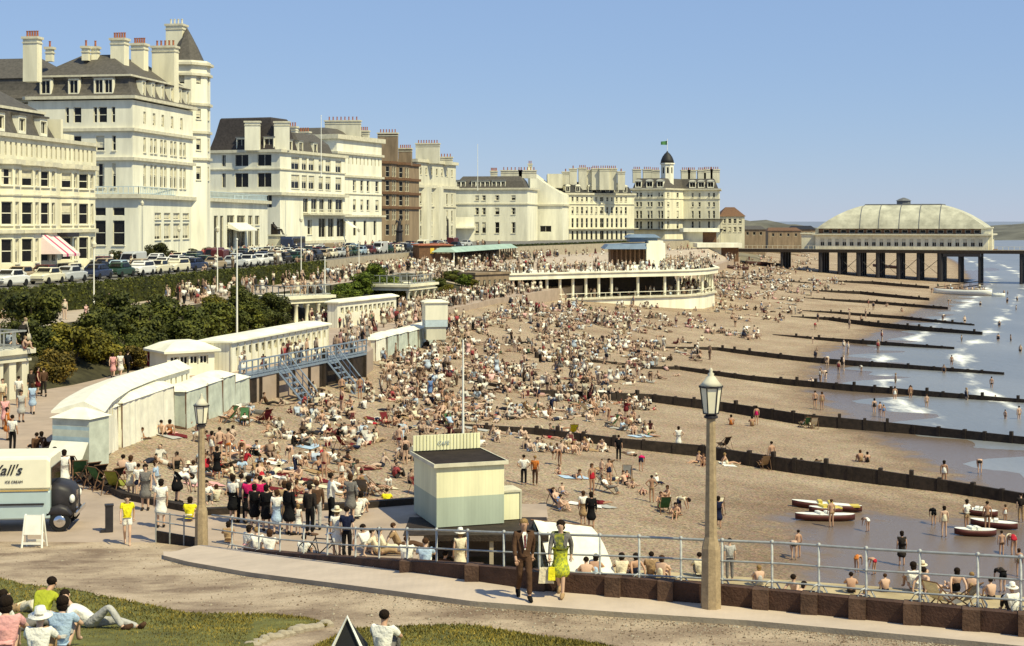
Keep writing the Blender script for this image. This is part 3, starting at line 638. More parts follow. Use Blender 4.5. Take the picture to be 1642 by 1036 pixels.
# --- B1: nearest hotel, canted bays, mansard, striped awning
A, B = V((-47.4, 127)), V((-43.3, 155)); s = Seg(A, B)
b1 = thing('seafront_hotel', 'cream hotel at the left edge with canted bays, slate mansard and pink striped awning', 'hotel', (*((A + B) / 2 - s.n * 5), GZ))
poly = [A - s.n * 11, A]; rows = {}
for px in (0, 33, 60, 97, 124):
    u = s.u(px); k = len(poly)
    poly += [s.at(u), s.at(u + .85, .85), s.at(u + 2.4, .85), s.at(u + 3.2)]
    bays = [('u', [(.12, 1.08)], z, z + h, st) for z, h, st in ((20.8, 1.5, R.choice(('sd', 'sb', 'sc'))), (17.2, 2.1, R.choice(('sd', 'sd', 'sb'))), (13.7, 2.2, 'sdn'))]
    rows[k] = bays
    rows[k + 1] = [('u', [(.4, 1.15)], z, z + h, st) for z, h, st in ((20.8, 1.5, 's'), (17.2, 2.1, 's'), (13.7, 2.2, 's'))]
poly += [B, B - s.n * 11]
mb = MB(); faces(b1, mb, poly, GZ, 23.0, rows); mb.build('wall', ['cream'], b1)
rect = quad_plan(A, B, 11); r1 = [p for p in rect]; r1[1] = A + s.n * .25; r1[2] = B + s.n * .25
mb = MB(); faces(b1, mb, r1, 23.0, 25.3, {1: [('n', (26, .35, 1, .6), 23.55, 24.8, 'n')], 0: [('n', (8, .4, .5, .5), 23.55, 24.8, 'n')]}); flat(mb, r1, 25.0); mb.build('attic_storey', ['cream'], b1)
mb = MB(); band(mb, poly, 22.7, 23.15, .35); band(mb, poly, 16.4, 16.75, .3); band(mb, r1, 25.2, 25.55, .3); band(mb, poly, 19.85, 20.0, .12); mb.build('cornice', ['trim'], b1)
um = s.u(102); mz = [A - s.n * 10.5 + s.d * .3, A + s.n * .0 + s.d * .3 - s.n * .6, s.at(um, -.6), s.at(um, -10.5)]
mb = MB(); roof(mb, mz, [(0, 25.2), (.7, 26.8), (1.0, 28.1), (4.2, 30.2)]); mb.build('roof', ['slate'], b1)
mb = MB(); band(mb, offs(mz, -1.0), 28.0, 28.25, .18); mb.build('roof_kerb', ['trim'], b1)
for px in (-30, 14, 48, 82): dormer(b1, s, s.u(px) , -.75, 25.75, 1.5, 1.75, 1.6, rm='slate')
for px, z in ((67, 31.0), (5, 31.6)):
    p = s.at(s.u(px), -7.5); chimney(b1, p, 1.3, 2.4, 26, z, -.15, 5)
pr = MB(); q = s.at(um + .3, 0)
pr.prism([s.at(um, -.3), s.at(um + .5, -.3), s.at(um + .5, -5), s.at(um, -5)], 25.2, 27.6); pr.prism([s.at(um + .6, -.3), s.at(um + 3, -.3), s.at(um + 3, -3), s.at(um + .6, -3)], 25.2, 26.2); pr.build('parapet', ['cream'], b1)
# awning, plants, porch
aw = MB(); ua, ub = s.u(50) + .2, s.u(76) + .6; zt, zb = 16.2, 14.4; st = 9
pA, pB = s.at(ua, .75), s.at(ub, .75); qA, qB = s.at(ua + 1., 2.6), s.at(ub + 1., 2.6)
for i in range(st):
    a, b = i / st, (i + 1) / st; mi = 1 if i in (2, 6) else 0
    aw.face([(*lerp(qA, qB, a), zb), (*lerp(qA, qB, b), zb), (*lerp(pA, pB, b), zt), (*lerp(pA, pB, a), zt)], mi); aw.face([(*lerp(qA, qB, a), zb - .25), (*lerp(qA, qB, b), zb - .25), (*lerp(qA, qB, b), zb), (*lerp(qA, qB, a), zb)], mi)
aw.face([(*pA, zt), (*qA, zb), (*pA, zb)], 0)
aw.build('awning', [mat('pink_stripe_pale', (.76, .60, .56), .8, .08, 2.), mat('crimson_stripe', (.45, .05, .14), .8, .1, 2.)], b1)
mb = MB(); a = s.at(s.u(88), 1.3); b_ = s.at(s.u(100), 1.3)
mb.prism([s.at(s.u(85), .3), s.at(s.u(85), 1.5), s.at(s.u(104), 1.5), s.at(s.u(104), .3)], 16.0, 16.4); mb.build('balcony', ['iron'], b1)
mb = MB()
for px in (30, 92, 112): p = s.at(s.u(px), 1.6); mb.box((p.x, p.y, GZ + .55), (2.6, .3, 1.2), 0, 1.4)
for k in range(4): p = s.at(s.u(104), 1.3 + .35 * k); mb.box((p.x, p.y, GZ + .5 - .13 * k), (.35, 2.2, 1.0 - .25 * k), 0, -.15)
mb.build('porch_steps', ['white'], b1)
# --- B2: the great hotel with turret
A, B = V((-50.7, 200)), V((-47.3, 220)); s = Seg(A, B); D = 200.
zc = lambda y: Zc(y, D)
b2 = thing('grand_hotel', 'huge white hotel with swept slate mansard, tall chimneys and a corner turret', 'hotel', (*A, GZ))
B_ = s.at(s.L + 1.0)
poly = [A - s.n * 15, A, B_, B_ - s.n * 15]
tri = [(150, 156), (158, 171), (179, 185), (105, 111), (118, 130)]
er = [('px', tri, zc(196), zc(171), 'sn'), ('px', [(154, 168), (180, 186), (118, 130)], zc(241), zc(217), 's'), ('px', [(154, 168), (180, 186), (118, 130)], zc(300), zc(262), 's')]
sr = [('px', [(x, x + 4) for x in (230, 245, 259, 274, 289)], zc(196), zc(176), 'sbBn'), ('px', [(x, x + 4) for x in (230, 241, 247, 257, 263, 273, 279, 288, 294)], zc(242), zc(218), 'sb'), ('px', [(x, x + 4) for x in (230, 241, 247, 257, 263, 273, 279, 288, 294)], zc(298), zc(262), 'sb')]
mb = MB(); faces(b2, mb, poly, zc(316), zc(160), {0: er, 1: sr}); mb.build('wall', ['white'], b2)
wing = [A - s.n * 42 + s.d * 4, A - s.n * 15 + s.d * 4, A - s.n * 15 + s.d * 14, A - s.n * 42 + s.d * 14]
mb = MB(); faces(b2, mb, wing, GZ, zc(160), {0: [('n', (8, 1.1, 1, 1), z0, z0 + 2.2, 's') for z0 in (zc(196), zc(241), zc(298))]}); mb.build('wing_wall', ['white'], b2)
mb = MB()
for y, p in ((156, .55), (208, .4), (255, .4)): band(mb, poly, zc(y + 2), zc(y - 3), p)
band(mb, wing, zc(158), zc(153), .5)
mb.build('cornice', ['trim'], b2)
mb = MB(); mp = [A - s.n * 44, A, B_, B_ - s.n * 44]
def swept(mb, p, o=0.): roof(mb, p, [(o + -.35, zc(153)), (o + .35, zc(147)), (o + .75, zc(138)), (o + .95, zc(128)), (o + 1.0, zc(120)), (o + .8, zc(118)), (o + 5.4, zc(80)), (o + 5.6, zc(79))])
swept(mb, [A - s.n * 15.2, A, B_, B_ - s.n * 15.2]); swept(mb, [A - s.n * 44 + s.d * 2.5, A - s.n * 12 + s.d * 2.5, A - s.n * 12 + s.d * 14.5, A - s.n * 44 + s.d * 14.5]); mb.build('roof', ['slate'], b2)
mb = MB(); band(mb, offs([A - s.n * 15.2, A, B_, B_ - s.n * 15.2], -.75), zc(121), zc(118), .3); mb.build('roof_kerb', ['trim'], b2)
e = Seg(poly[0], A)
for px, w, n in ((165, 2.7, 2), (117, 1.5, 1), (72, 1.6, 1)): dormer(b2, e, e.u(px), -.1, zc(151), w, 2.25, 1.4, n=n, rm='slate')
for px in (12, 40):
    w_ = Seg(wing[0], wing[1]); dormer(b2, w_, w_.u(px), -.1, zc(150), 1.6, 2.25, 1.4, rm='slate')
for px in (232, 247, 262, 277, 290, 302): dormer(b2, s, s.u(px), -.1, zc(152), 1.2, 2.3, 1.3, rm='slate', st='vbB')
for px, w, d_, z0, z1, dd in ((52, 2.0, 1.4, 36, 41.9, 198.6), (192, 2.0, 1.6, 35, 42.6, 206), (224, 1.9, 1.6, 35, 42.6, 212), (265, 3.4, 1.6, 34.5, 42.6, 215)):
    chimney(b2, (Xd(px, dd), dd), w, d_, z0, z1, -.17, 5)
for px, dd, h in ((80, 206, 1.4), (138, 205, 1.4), (153, 206, 1.6)):
    chimney(b2, (Xd(px, dd), dd), .9, .9, 39.5, 41 + h * .3, -.1, 1)
# ground storey with terrace roof, running on along the front
C = V((-43.6, 267)); s2 = Seg(A + (A - B).normalized() * .8 + s.n * 1.2, C)
g = [s2.P - s2.n * 14, s2.P, s2.Q, s2.Q - s2.n * 14]
mb = MB()
faces(b2, mb, g, GZ, zc(318), {0: [('px', [(152, 170), (181, 200)], zc(346), zc(333), 'n'), ('px', [(152, 170), (181, 200)], zc(393), zc(353), 's')],
   1: [('px', [(a, a + 10) for a in (248, 263, 278, 293, 308, 322)], 15.0, 17.2, 'vbB'), ('px', [(a, a + 10) for a in (248, 263, 278, 293, 308, 322)], 17.8, 18.7, 'vbB'),
       ('px', [(343, 349), (353, 358)], 12.6, 18.4, 'n'), ('px', [(364, 376), (380, 393), (398, 405), (409, 416)], 13.2, 16.2, 'v'), ('px', [(364, 376), (380, 393), (398, 405), (409, 416)], 16.9, 18.5, 'v')]})
flat(mb, g, zc(318)); mb.build('ground_storey', ['white'], b2)
mb = MB(); band(mb, g, zc(318), zc(311.5), .6); band(mb, g, 12, 12.9, .25); mb.build('terrace_cornice', ['trim'], b2)
rail(b2, [g[0], g[1] , g[2], g[2] - s2.n * 6], zc(311.5), 1.05, step=.7); rail(b2, offs(g, 1.6)[0:3], GZ, 1.2, step=.7, name='area_railing')
p = s2.at(s2.u(378), 1.2); mb = MB(); mb.hexa([(*s2.at(s2.u(364), .1), 16.4), (*s2.at(s2.u(364), 2.), 15.9), (*s2.at(s2.u(394), 2.), 15.9), (*s2.at(s2.u(394), .1), 16.4)], [(*s2.at(s2.u(364), .1), 17.3), (*s2.at(s2.u(364), 2.), 16.1), (*s2.at(s2.u(394), 2.), 16.1), (*s2.at(s2.u(394), .1), 17.3)]); mb.build('awning', ['canvas'], b2)
# turret bay
tc = s.at(s.L + 5.0, -2.5); tw = [tc + V((math.cos(a), math.sin(a))) * 3.5 for a in [2 * math.pi * (k + .5) / 8 for k in range(8)]]
tz = lambda y: Zc(y, 222)
mb = MB(); rws = {}
for k in range(8): rws[k] = [('u', [(.85, 1.7)], tz(y + h), tz(y), st) for y, h, st in ((120, 14, 'sbBn'), (174, 16, 'sbB'), (222, 18, 'sb'), (266, 22, 'sb'))]
tw = tw  # counter-clockwise seen from above
faces(b2, mb, tw, GZ, tz(100), rws); mb.build('turret_wall', ['white'], b2)
mb = MB()
for y, pj in ((101, .5), (118, .35), (166, .35), (211, .3), (254, .3)): band(mb, tw, tz(y + 2.5), tz(y - 1.5), pj)
mb.build('turret_cornice', ['trim'], b2)
mb = MB(); roof(mb, tw, [(.3, tz(100)), (.9, tz(92)), (1.7, tz(72)), (2.6, tz(52)), (3.2, tz(40))]); mb.build('turret_roof', ['slate'], b2)
mb = MB(); band(mb, offs(tw, -.05), tz(100), tz(96), .1); mb.build('turret_parapet', ['white'], b2)
chimney(b2, (Xd(283, 226), 226), 2.6, 2.0, 33, Zc(40, 226), -.17, 4, potm='trim')
dormer(b2, Seg(tc + V((-3, -2.6)), tc + V((0, -2.6))), 1.2, 0, tz(99), 1.1, 2.0, 1.4, st='n')
back = [tc + V((-14, 0)), tc + V((-1.5, 0)), tc + V((-1, 20)), tc + V((-12, 20))]
mb = MB(); faces(b2, mb, back, GZ + 8, tz(214), {}); flat(mb, back, tz(214)); mb.build('rear_block', ['white'], b2)
# --- B3
def hotel(name, label, A, B, dp, z1, er, sr, corn, wm='white', z0=GZ, cat='hotel', top=None, tm='trim'):
    s = Seg(A, B); t = thing(name, label, cat, (*((V(A) + V(B)) / 2 - s.n * dp / 2), z0)); poly = quad_plan(A, B, dp)
    mb = MB(); faces(t, mb, poly, z0, z1, {0: er, 1: sr}); flat(mb, poly, z1 - .02); mb.build('wall', [wm], t)
    if corn:
        mb = MB()
        for z, h, p in corn: band(mb, poly, z, z + h, p)
        mb.build('cornice', [tm], t)
    return t, s, poly
A, B = V((Xd(449, 290), 290)), V((Xd(553, 318), 318)); zc = lambda y: Zc(y, 290)
er = [('px', [(356, 362), (377, 398), (413, 435)], zc(y1), zc(y0), 'vn') for y0, y1 in ((247, 266), (277, 300))] + [('px', [(424, 436)], zc(333), zc(311), 'vn')]
sr = [('px', [(467, 480), (484, 492), (495, 504), (511, 518), (522, 530), (538, 547)], zc(y1), zc(y0), 'svb') for y0, y1 in ((249, 270), (279, 301))]
sr += [('px', [(486, 494), (499, 508), (512, 520), (526, 533), (538, 549)], zc(340), zc(317), 'v'), ('px', [(493, 500)], zc(377), zc(352), 's'), ('px', [(511, 522), (526, 535), (540, 552)], zc(382), zc(350), 'vn')]
b3, s, poly = hotel('white_hotel', 'white hotel with dark mansard and wide dark balcony windows behind the bronze statue', A, B, 16, zc(241), er, sr, [(zc(244), .55, .6), (zc(272), .25, .25), (zc(313), .6, .7), (zc(392), .6, .2)])
mb = MB(); mz = [poly[0], V(A), s.at(2.5), poly[0] + s.d * 12]; roof(mb, [poly[0] + s.d * .6, V(A) + s.d * .6 - s.n * 1.5, s.at(11, -1.5), poly[0] + s.d * 11], [(0, zc(241)), (.9, zc(215)), (1.6, zc(188)), (1.8, zc(186))]); mb.build('roof', ['darkslate'], b3)
mb = MB(); roof(mb, [s.at(11.2, -9), s.at(11.2, -1.2), s.at(s.L - 3, -1.2), s.at(s.L - 3, -9)], [(0, zc(241)), (.8, zc(222)), (3., zc(205))]); mb.build('side_roof', ['slate'], b3)
e = Seg(poly[0], A)
for px in (384, 428): dormer(b3, e, e.u(px), -.75, zc(240), 2.2, 2.5, 2.4, n=1)
for px in (475, 492, 515): dormer(b3, s, s.u(px), -1.3, zc(240), 1.9, 2.2, 1.6)
for px, dd in ((405, 291.2), (452, 292)): chimney(b3, (Xd(px, dd), dd), 2.9, 1.0, 31.3, zc(194), .0, 0, 'white')
for px, z in ((490, 196), (510, 194), (530, 200)): p = s.at(s.u(px), -6); chimney(b3, p, 2.4, 1.2, 30, zc(z), -.3, 4, 'white')
mb = MB(); pp = [s.at(s.u(486)), s.at(s.L)]; band(mb, pp, zc(344.5), zc(342), 1.6, closed=False); mb.build('balcony', ['trim'], b3); rail(b3, offs(pp, 1.5, False), zc(342), .9, 'white', .6)
mb = MB(); a = s.u(554) - 1.6; mb.face([(*s.at(a, .1), zc(352)), (*s.at(a, 2.6), zc(366)), (*s.at(a + 2, 2.6), zc(366)), (*s.at(a + 2, .1), zc(352))]); mb.build('shop_blind', ['canvas'], b3)
# --- B4
A, B = V((Xd(540, 326), 326)), V((Xd(612, 347), 347)); zc = lambda y: Zc(y, 335)
b4, s, poly = hotel('tall_cream_block', 'tall plain cream block with deep frieze between the white hotel and brown stone house', A, B, 15, zc(222), [], [('px', [(566, 571), (578, 582), (588, 592), (602, 607)], zc(b), zc(a), 's') for a, b in ((289, 306), (320, 337))] + [('n', (11, .5, 1, .6), zc(264), zc(252), 'nbB'), ('n', (4, 1.4, 1, 1), zc(378), zc(354), 'n')], [(zc(226), 1., .7), (zc(249), .5, .5), (zc(285), .5, .5), (zc(312), .2, .2), (zc(348), .4, .8)])
for px, dd, w, z in ((550, 338, 8.0, 192), (578, 346, 4., 205)): chimney(b4, (Xd(px, dd), dd), w, 1.6, 33, zc(z), -.1, 8, 'greycream')
mb = MB(); roof(mb, [poly[0] + s.d, V(A) - s.n * 2 + s.d, V(B) - s.n * 2 - s.d, poly[3] - s.d], [(0, zc(222)), (2, zc(210)), (3.2, zc(206))]); mb.build('roof', ['slate'], b4)
# --- B5
A, B = V((Xd(611, 360), 360)), V((Xd(672, 382), 382)); zc = lambda y: Zc(y, 368)
s = Seg(A, B); b5 = thing('brown_stone_house', 'brown stone house with rounded bays and dark string courses', 'house', (*A, GZ)); poly = quad_plan(A, B, 14); full = [poly[0], poly[1]]; rws = {}
for a in (1.5, 9.5):
    k = len(full); full += [s.at(a), s.at(a + 1.2, 1.5), s.at(a + 4.2, 1.5), s.at(a + 5.4)]
    for j in range(3): rws[k + j] = [('n', (1 if j != 1 else 2, .9, .2, .2), zc(y + 17), zc(y), 'sn') for y in (268, 290, 313, 336, 360)]
full += [poly[2], poly[3]]
mb = MB(); faces(b5, mb, full, GZ, zc(262), rws); flat(mb, poly, zc(263)); mb.build('wall', ['brownstone'], b5)
mb = MB()
for y in (262, 287, 310, 333): band(mb, full, zc(y + 2), zc(y - 2), .4)
mb.build('cornice', ['brownwood'], b5)
for px, dd, w, z in ((622, 366, 4.8, 214), (650, 374, 3.2, 236)): chimney(b5, (Xd(px, dd), dd), w, 1.8, zc(264), zc(z), -.1, 6, 'brownstone')
# --- B6
A, B = V((Xd(668, 385), 385)), V((Xd(731, 410), 410)); zc = lambda y: Zc(y, 395)
b6, s, poly = hotel('grey_cream_house', 'grey cream house with attic floor, beyond the brown stone house', A, B, 14, zc(262), [], [('n', (7, 1., 1, 1), zc(b), zc(a), 's') for a, b in ((270, 281), (310, 327), (337, 356), (362, 378))], [(zc(262), .8, .6), (zc(302), .8, .7), (zc(332), .3, .3)], 'greycream')
chimney(b6, (Xd(686, 392), 392), 6.2, 1.6, zc(263), zc(231), -.1, 8, 'greycream'); chimney(b6, (Xd(715, 402), 402), 3.5, 1.6, zc(263), zc(250), -.1, 4, 'greycream')
mb = MB()
for u0 in (3, 11): 
    q = [s.at(u0), s.at(u0 + 1, 1.2), s.at(u0 + 4, 1.2), s.at(u0 + 5)]; mb.prism(q, GZ, zc(300)) 
mb.build('bay', ['greycream'], b6)
# --- B7
A, B = V((Xd(846, 418), 418)), V((Xd(862, 436), 436)); zc = lambda y: Zc(y, 418)
b7, s, poly = hotel('white_villa_hotel', 'low white hotel with grey mansard and scattered arched windows facing the camera', A, B, 21, zc(303), [('px', [(762, 768), (773, 779), (794, 801), (820, 827)], zc(b), zc(a), 's') for a, b in ((313, 321), (333, 344), (356, 374))] + [('px', [(736, 758)], zc(361), zc(350), 'v')], [], [(zc(304), .5, .5), (zc(328), .3, .25)], 'white')
mb = MB(); e = Seg(poly[0], A); roof(mb, [poly[0], e.at(e.L - .5), e.at(e.L - .5, -9), e.at(0, -9)], [(.1, zc(303)), (1.0, zc(290)), (2, zc(283)), (2.2, zc(282))]); mb.build('roof', ['slate'], b7)
for px, n in ((735, 3), (770, 4), (799, 3)): dormer(b7, e, e.u(px), -.4, zc(301), 1.3 * n, 2.0, 1.8, n=n)
for px, w, z in ((792, 2, 273), (820, 6, 272), (846, 5, 272)): chimney(b7, (Xd(px, 424), 424), w, 1.4, zc(285), zc(z), 0, 5, 'greycream')
mb = MB(); mb.prism([(Xd(728, 412), 412), (Xd(760, 412), 412), (Xd(760, 412), 417.5), (Xd(728, 412), 417.5)], GZ, zc(348)); mb.prism([(Xd(726, 410), 410), (Xd(762, 410), 410), (Xd(762, 410), 417.5), (Xd(726, 410), 417.5)], zc(366), zc(363)); mb.build('pavilion_wing', ['white'], b7)
# --- B8
A, B = V((Xd(902, 436), 436)), V((Xd(912, 452), 452)); zc = lambda y: Zc(y, 436)
b8, s, poly = hotel('plain_white_block', 'plain nearly windowless white block with a sloping parapet', A, B, 9.5, zc(312), [('px', [(866, 884)], zc(372), zc(362), 'vn')], [], [(zc(330), .5, .4)], 'white')
e = Seg(poly[0], A); mb = MB(); a, b_, c_, d_ = poly
mb.face([(*a, zc(312)), (*b_, zc(312)), (*e.at(e.L * .45), zc(294)), (*a, zc(277))], 0); mb.face([(*d_, zc(312)), (*a, zc(312)), (*a, zc(277)), (*d_, zc(277))], 0); mb.face([(*a, zc(277)), (*e.at(e.L * .45), zc(294)), (*(e.at(e.L * .45) - e.n * 12), zc(294)), (*d_, zc(277))], 1); mb.face([(*e.at(e.L * .45), zc(294)), (*b_, zc(312)), (*c_, zc(312)), (*(e.at(e.L * .45) - e.n * 12), zc(294))], 1)
mb.build('gable', ['white', 'greycream'], b8)
mb = MB(); mb.prism([(Xd(878, 446), 446), (Xd(902, 446), 446), (Xd(902, 446), 458), (Xd(878, 446), 458)], zc(300), zc(277)); mb.build('roof_block', ['greycream'], b8)
chimney(b8, (Xd(850, 440), 440), 1.2, 1.2, zc(300), zc(262), 0, 2)
# --- B9
A, B = V((Xd(1017, 463), 463)), V((Xd(1019, 476), 476)); zc = lambda y: Zc(y, 460)
P = V((Xd(905, 452), 452)); e = Seg(P, A); poly = [P, A, A - e.n * 14, P - e.n * 14]
b9 = thing('cream_terrace', 'long cream terrace of tall windows under dark roofs and many chimneys', 'terrace', (*((P + A) / 2), GZ))
cx = [(909 + 7.6 * i, 912.2 + 7.6 * i) for i in range(8)] + [(965 + 7.4 * i, 968 + 7.4 * i) for i in range(6)]
mb = MB(); faces(b9, mb, poly, GZ - 2, zc(312), {0: [('px', cx, zc(b), zc(a), st) for a, b, st in ((316, 323, 's'), (332, 343, 's'), (350, 365, 'sn'), (370, 385, 'n'))]}); flat(mb, poly, zc(312)); mb.build('wall', ['cream'], b9)
mb = MB(); band(mb, poly, zc(313), zc(310), .5); band(mb, poly, zc(328), zc(327), .25); band(mb, poly, zc(367.5), zc(366), 1.); mb.build('cornice', ['trim'], b9)
mb = MB(); roof(mb, poly, [(.4, zc(311)), (1.2, zc(300)), (4, zc(292))]); mb.build('roof', ['black'], b9)
for px, w, z in ((907, 2.2, 276), (919, 2.2, 271), (934, 2.4, 270), (944, 2.6, 273), (955, 2.4, 271), (969, 3., 271), (982, 2.6, 271), (996, 2.2, 276)):
    dd = 456 + (px % 3); chimney(b9, (Xd(px, dd), dd), w, 2.4, zc(305), zc(z), 0, 4, 'greycream')
for px in (912, 928, 948, 962, 976, 990, 1004): dormer(b9, e, e.u(px), -.6, zc(309), 1.5, 1.9, 1.6, arch=True)
# --- B10: the corner hotel with the cupola
zc = lambda y: Zc(y, 478)
P, Q, S_, T_ = (V((Xd(p, d), d)) for p, d in ((1013, 478), (1066, 474), (1096, 484), (1153, 480)))
poly = [P, Q, S_, T_, T_ + V((3, 20)), P + V((2, 20))]
b10 = thing('cupola_hotel', 'tall cream corner hotel with dark domed cupola flying a green flag', 'hotel', (*Q, 9))
rws = {0: [('px', [(a, a + 3.4) for a in (1020, 1026, 1038, 1043, 1055, 1060)], zc(b), zc(a_), 's') for a_, b in ((309, 316), (324, 331), (338, 350), (355, 367))],
       1: [('px', [(a, a + 3.4) for a in (1070, 1085)], zc(b), zc(a_), 's') for a_, b in ((309, 316), (324, 331), (338, 350), (355, 367))],
       2: [('px', [(a, a + 3.6) for a in (1109, 1120, 1135, 1143)], zc(b), zc(a_), 's') for a_, b in ((309, 316), (324, 331), (338, 350), (355, 367))]}
mb = MB(); faces(b10, mb, poly, 9, zc(303), rws); flat(mb, poly, zc(303)); mb.build('wall', ['cream'], b10)
mb = MB(); band(mb, poly, zc(304.5), zc(302), .6); band(mb, poly, zc(319), zc(318.3), .2); mb.build('cornice', ['trim'], b10)
mb = MB(); band(mb, poly, zc(352), zc(351), 1.1); band(mb, poly, zc(368.5), zc(367.5), 1.1); mb.build('balcony', ['iron'], b10)
mb = MB(); roof(mb, poly, [(.3, zc(302)), (1.4, zc(288)), (1.6, zc(286))]); mb.build('roof', ['slate'], b10)
for a, b_, pxs in ((P, Q, (1023, 1041, 1058)), (S_, T_, (1110, 1124, 1139))):
    e = Seg(a, b_)
    for px in pxs: dormer(b10, e, e.u(px), -.3, zc(301), 2.1, 2.1, 2., arch=True)
for px, w, z in ((1021, 2.6, 270), (1038, 2.8, 270), (1051, 2.6, 271), (1099, 2.8, 271), (1109, 2.6, 271), (1125, 2.6, 271), (1135, 2.8, 270), (1146, 3.0, 270)): chimney(b10, (Xd(px, 489), 489), w, 2.2, zc(292), zc(z), 0, 4, 'greycream')
c = V((Xd(1070, 481), 481)); oc = [c + V((math.cos(a), math.sin(a))) * 2.1 for a in [2 * math.pi * (k + .5) / 8 for k in range(8)]]
mb = MB(); faces(b10, mb, oc, zc(303), zc(262), {k: [('u', [(.4, 1.1)], zc(278), zc(268), 'n')] for k in range(8)}); band(mb, oc, zc(263), zc(261), .35); mb.build('cupola', ['white'], b10)
mb = MB(); mb.lathe((*c, zc(261)), [(2.2, 0), (2.05, .9), (1.6, 2.0), (.9, 3.0), (.3, 3.5), (.12, 3.9)], 14); mb.build('dome', ['black'], b10, True)
mb = MB(); mb.tube([(*c, zc(248)), (*c, zc(222))], .09, 6); fp = mb.build('flagpole', ['whitepaint'], b10)
mb = MB()
rr_ = [[(c.x - 2.0 * t + 0.1 * math.sin(3 * t) - .1, c.y + .25 * math.sin(t * 6), zc(225) - .25 * t - h * (1.3 - .25 * t)) for t in [k / 6 for k in range(7)]] for h in (0, 1)]
mb.ring(rr_, 0, False, False); mb.build('flag', [mat('green_flag', (.07, .20, .07), .8, .1)], fp)
# --- B11 and the low buildings at the pier root
def gable(name, label, x0, x1, d, dp, z0, z1, z2, wm, rm, cat='house', wins=(), hip=.0):
    t = thing(name, label, cat, ((x0 + x1) / 2, d, z0)); mb = MB(); pl = [V((x0, d)), V((x1, d)), V((x1, d + dp)), V((x0, d + dp))]
    faces(t, mb, pl, z0, z1, {0: wins}); mb.build('wall', [wm], t)
    mb = MB(); m = d + dp / 2; e = .4
    a = [(x0 - e, d - e, z1), (x1 + e, d - e, z1), (x1 + e, d + dp + e, z1), (x0 - e, d + dp + e, z1)]; r1_, r2_ = (x0 + hip, m, z2), (x1 - hip, m, z2)
    mb.face([a[0], a[1], r2_, r1_]); mb.face([a[2], a[3], r1_, r2_]); mb.face([a[1], a[2], r2_]); mb.face([a[3], a[0], r1_]); mb.face(a[::-1])
    mb.build('roof', [rm], t); return t
gable('brown_roofed_house', 'cream house with brown hipped roof right of the cupola hotel', Xd(1155, 500), Xd(1194, 500), 500, 12, 8, Zc(347, 500), Zc(332, 500), 'greycream', 'brownwood', wins=[('n', (4, 1., .6, .6), Zc(372, 500), Zc(364, 500), 's'), ('n', (4, 1., .6, .6), Zc(358, 500), Zc(351, 500), 's')], hip=2.5)
HP = [(1204, 560, 11, 368, 362, 'brownstone', 'slate', 'small brown terrace house with slate roof behind the pier root'), (1258, 640, 14, 370, 365, 'brownstone', 'brownwood', 'low brown house with brown roof seen over the pier deck'), (1288, 680, 11, 368, 362, 'brownstone', 'black', 'dark roofed house beside the pier pavilion far behind')]
for px, d, w, y1, y2, wm, rm, lb in HP:
    x = Xd(px, d); gable('shore_house', lb, x - w / 2, x + w / 2, d, 10, 4, Zc(y1, d), Zc(y2, d), wm, rm, wins=[('n', (4, 1., .5, .5), Zc(y1 + 9, d), Zc(y1 + 4, d), 'n')], hip=1.)
# ---------------------------------------------------------------- planting
def leafball(mb, c, r, n, size, rng, lumps=7):
    L_ = [(V((rng.uniform(-.62, .62) * r[0], rng.uniform(-.62, .62) * r[1], rng.uniform(-.45, .55) * r[2])), rng.uniform(.35, .62)) for _ in range(lumps)]
    for _ in range(n):
        o, q = L_[rng.randrange(lumps)]
        d = V((rng.gauss(0, 1), rng.gauss(0, 1), rng.gauss(0, 1) + .25)).normalized(); k = q * (rng.random() ** .35)
        p = V(c) + o + V((d.x * r[0] * k, d.y * r[1] * k, d.z * r[2] * k))
        nrm = (d + V((rng.gauss(0, .5), rng.gauss(0, .5), rng.gauss(0, .5)))).normalized(); a = nrm.orthogonal().normalized(); b = nrm.cross(a); s_ = size * rng.uniform(.6, 1.4)
        an = rng.uniform(0, 6.28); a2 = (a * math.cos(an) + b * math.sin(an)) * s_; b2_ = (b * math.cos(an) - a * math.sin(an)) * s_ * .6
        mb.face([p - a2, p + b2_, p + a2, p - b2_])
bush_protos = []
for k in range(5):
    rng = random.Random(40 + k); mb = MB(); leafball(mb, (0, 0, .15), (.95, .95, .8), 3600, .07, rng, 12); leafball(mb, (0, 0, -.35), (.9, .9, .55), 1500, .07, rng, 8); me = mb.mesh('foliage', [M['leaf']])
    mb = MB()
    for j in range(5): a = 6.28 * j / 5; mb.tube([(0.05 * math.cos(a), .05 * math.sin(a), -.75), (.25 * math.cos(a), .25 * math.sin(a), -.2), (.5 * math.cos(a), .5 * math.sin(a), .4)], [.06, .04, .02], 5)
    bush_protos.append((me, mb.mesh('stems', [M['bark']])))
def solveY(px, fn, lo=70., hi=450.):
    best = None; y = lo
    while y < hi:
        e = abs(CX + fn(y) / y * F - px)
        if best is None or e < best[0]: best = (e, y)
        y += .5
    return best[1]
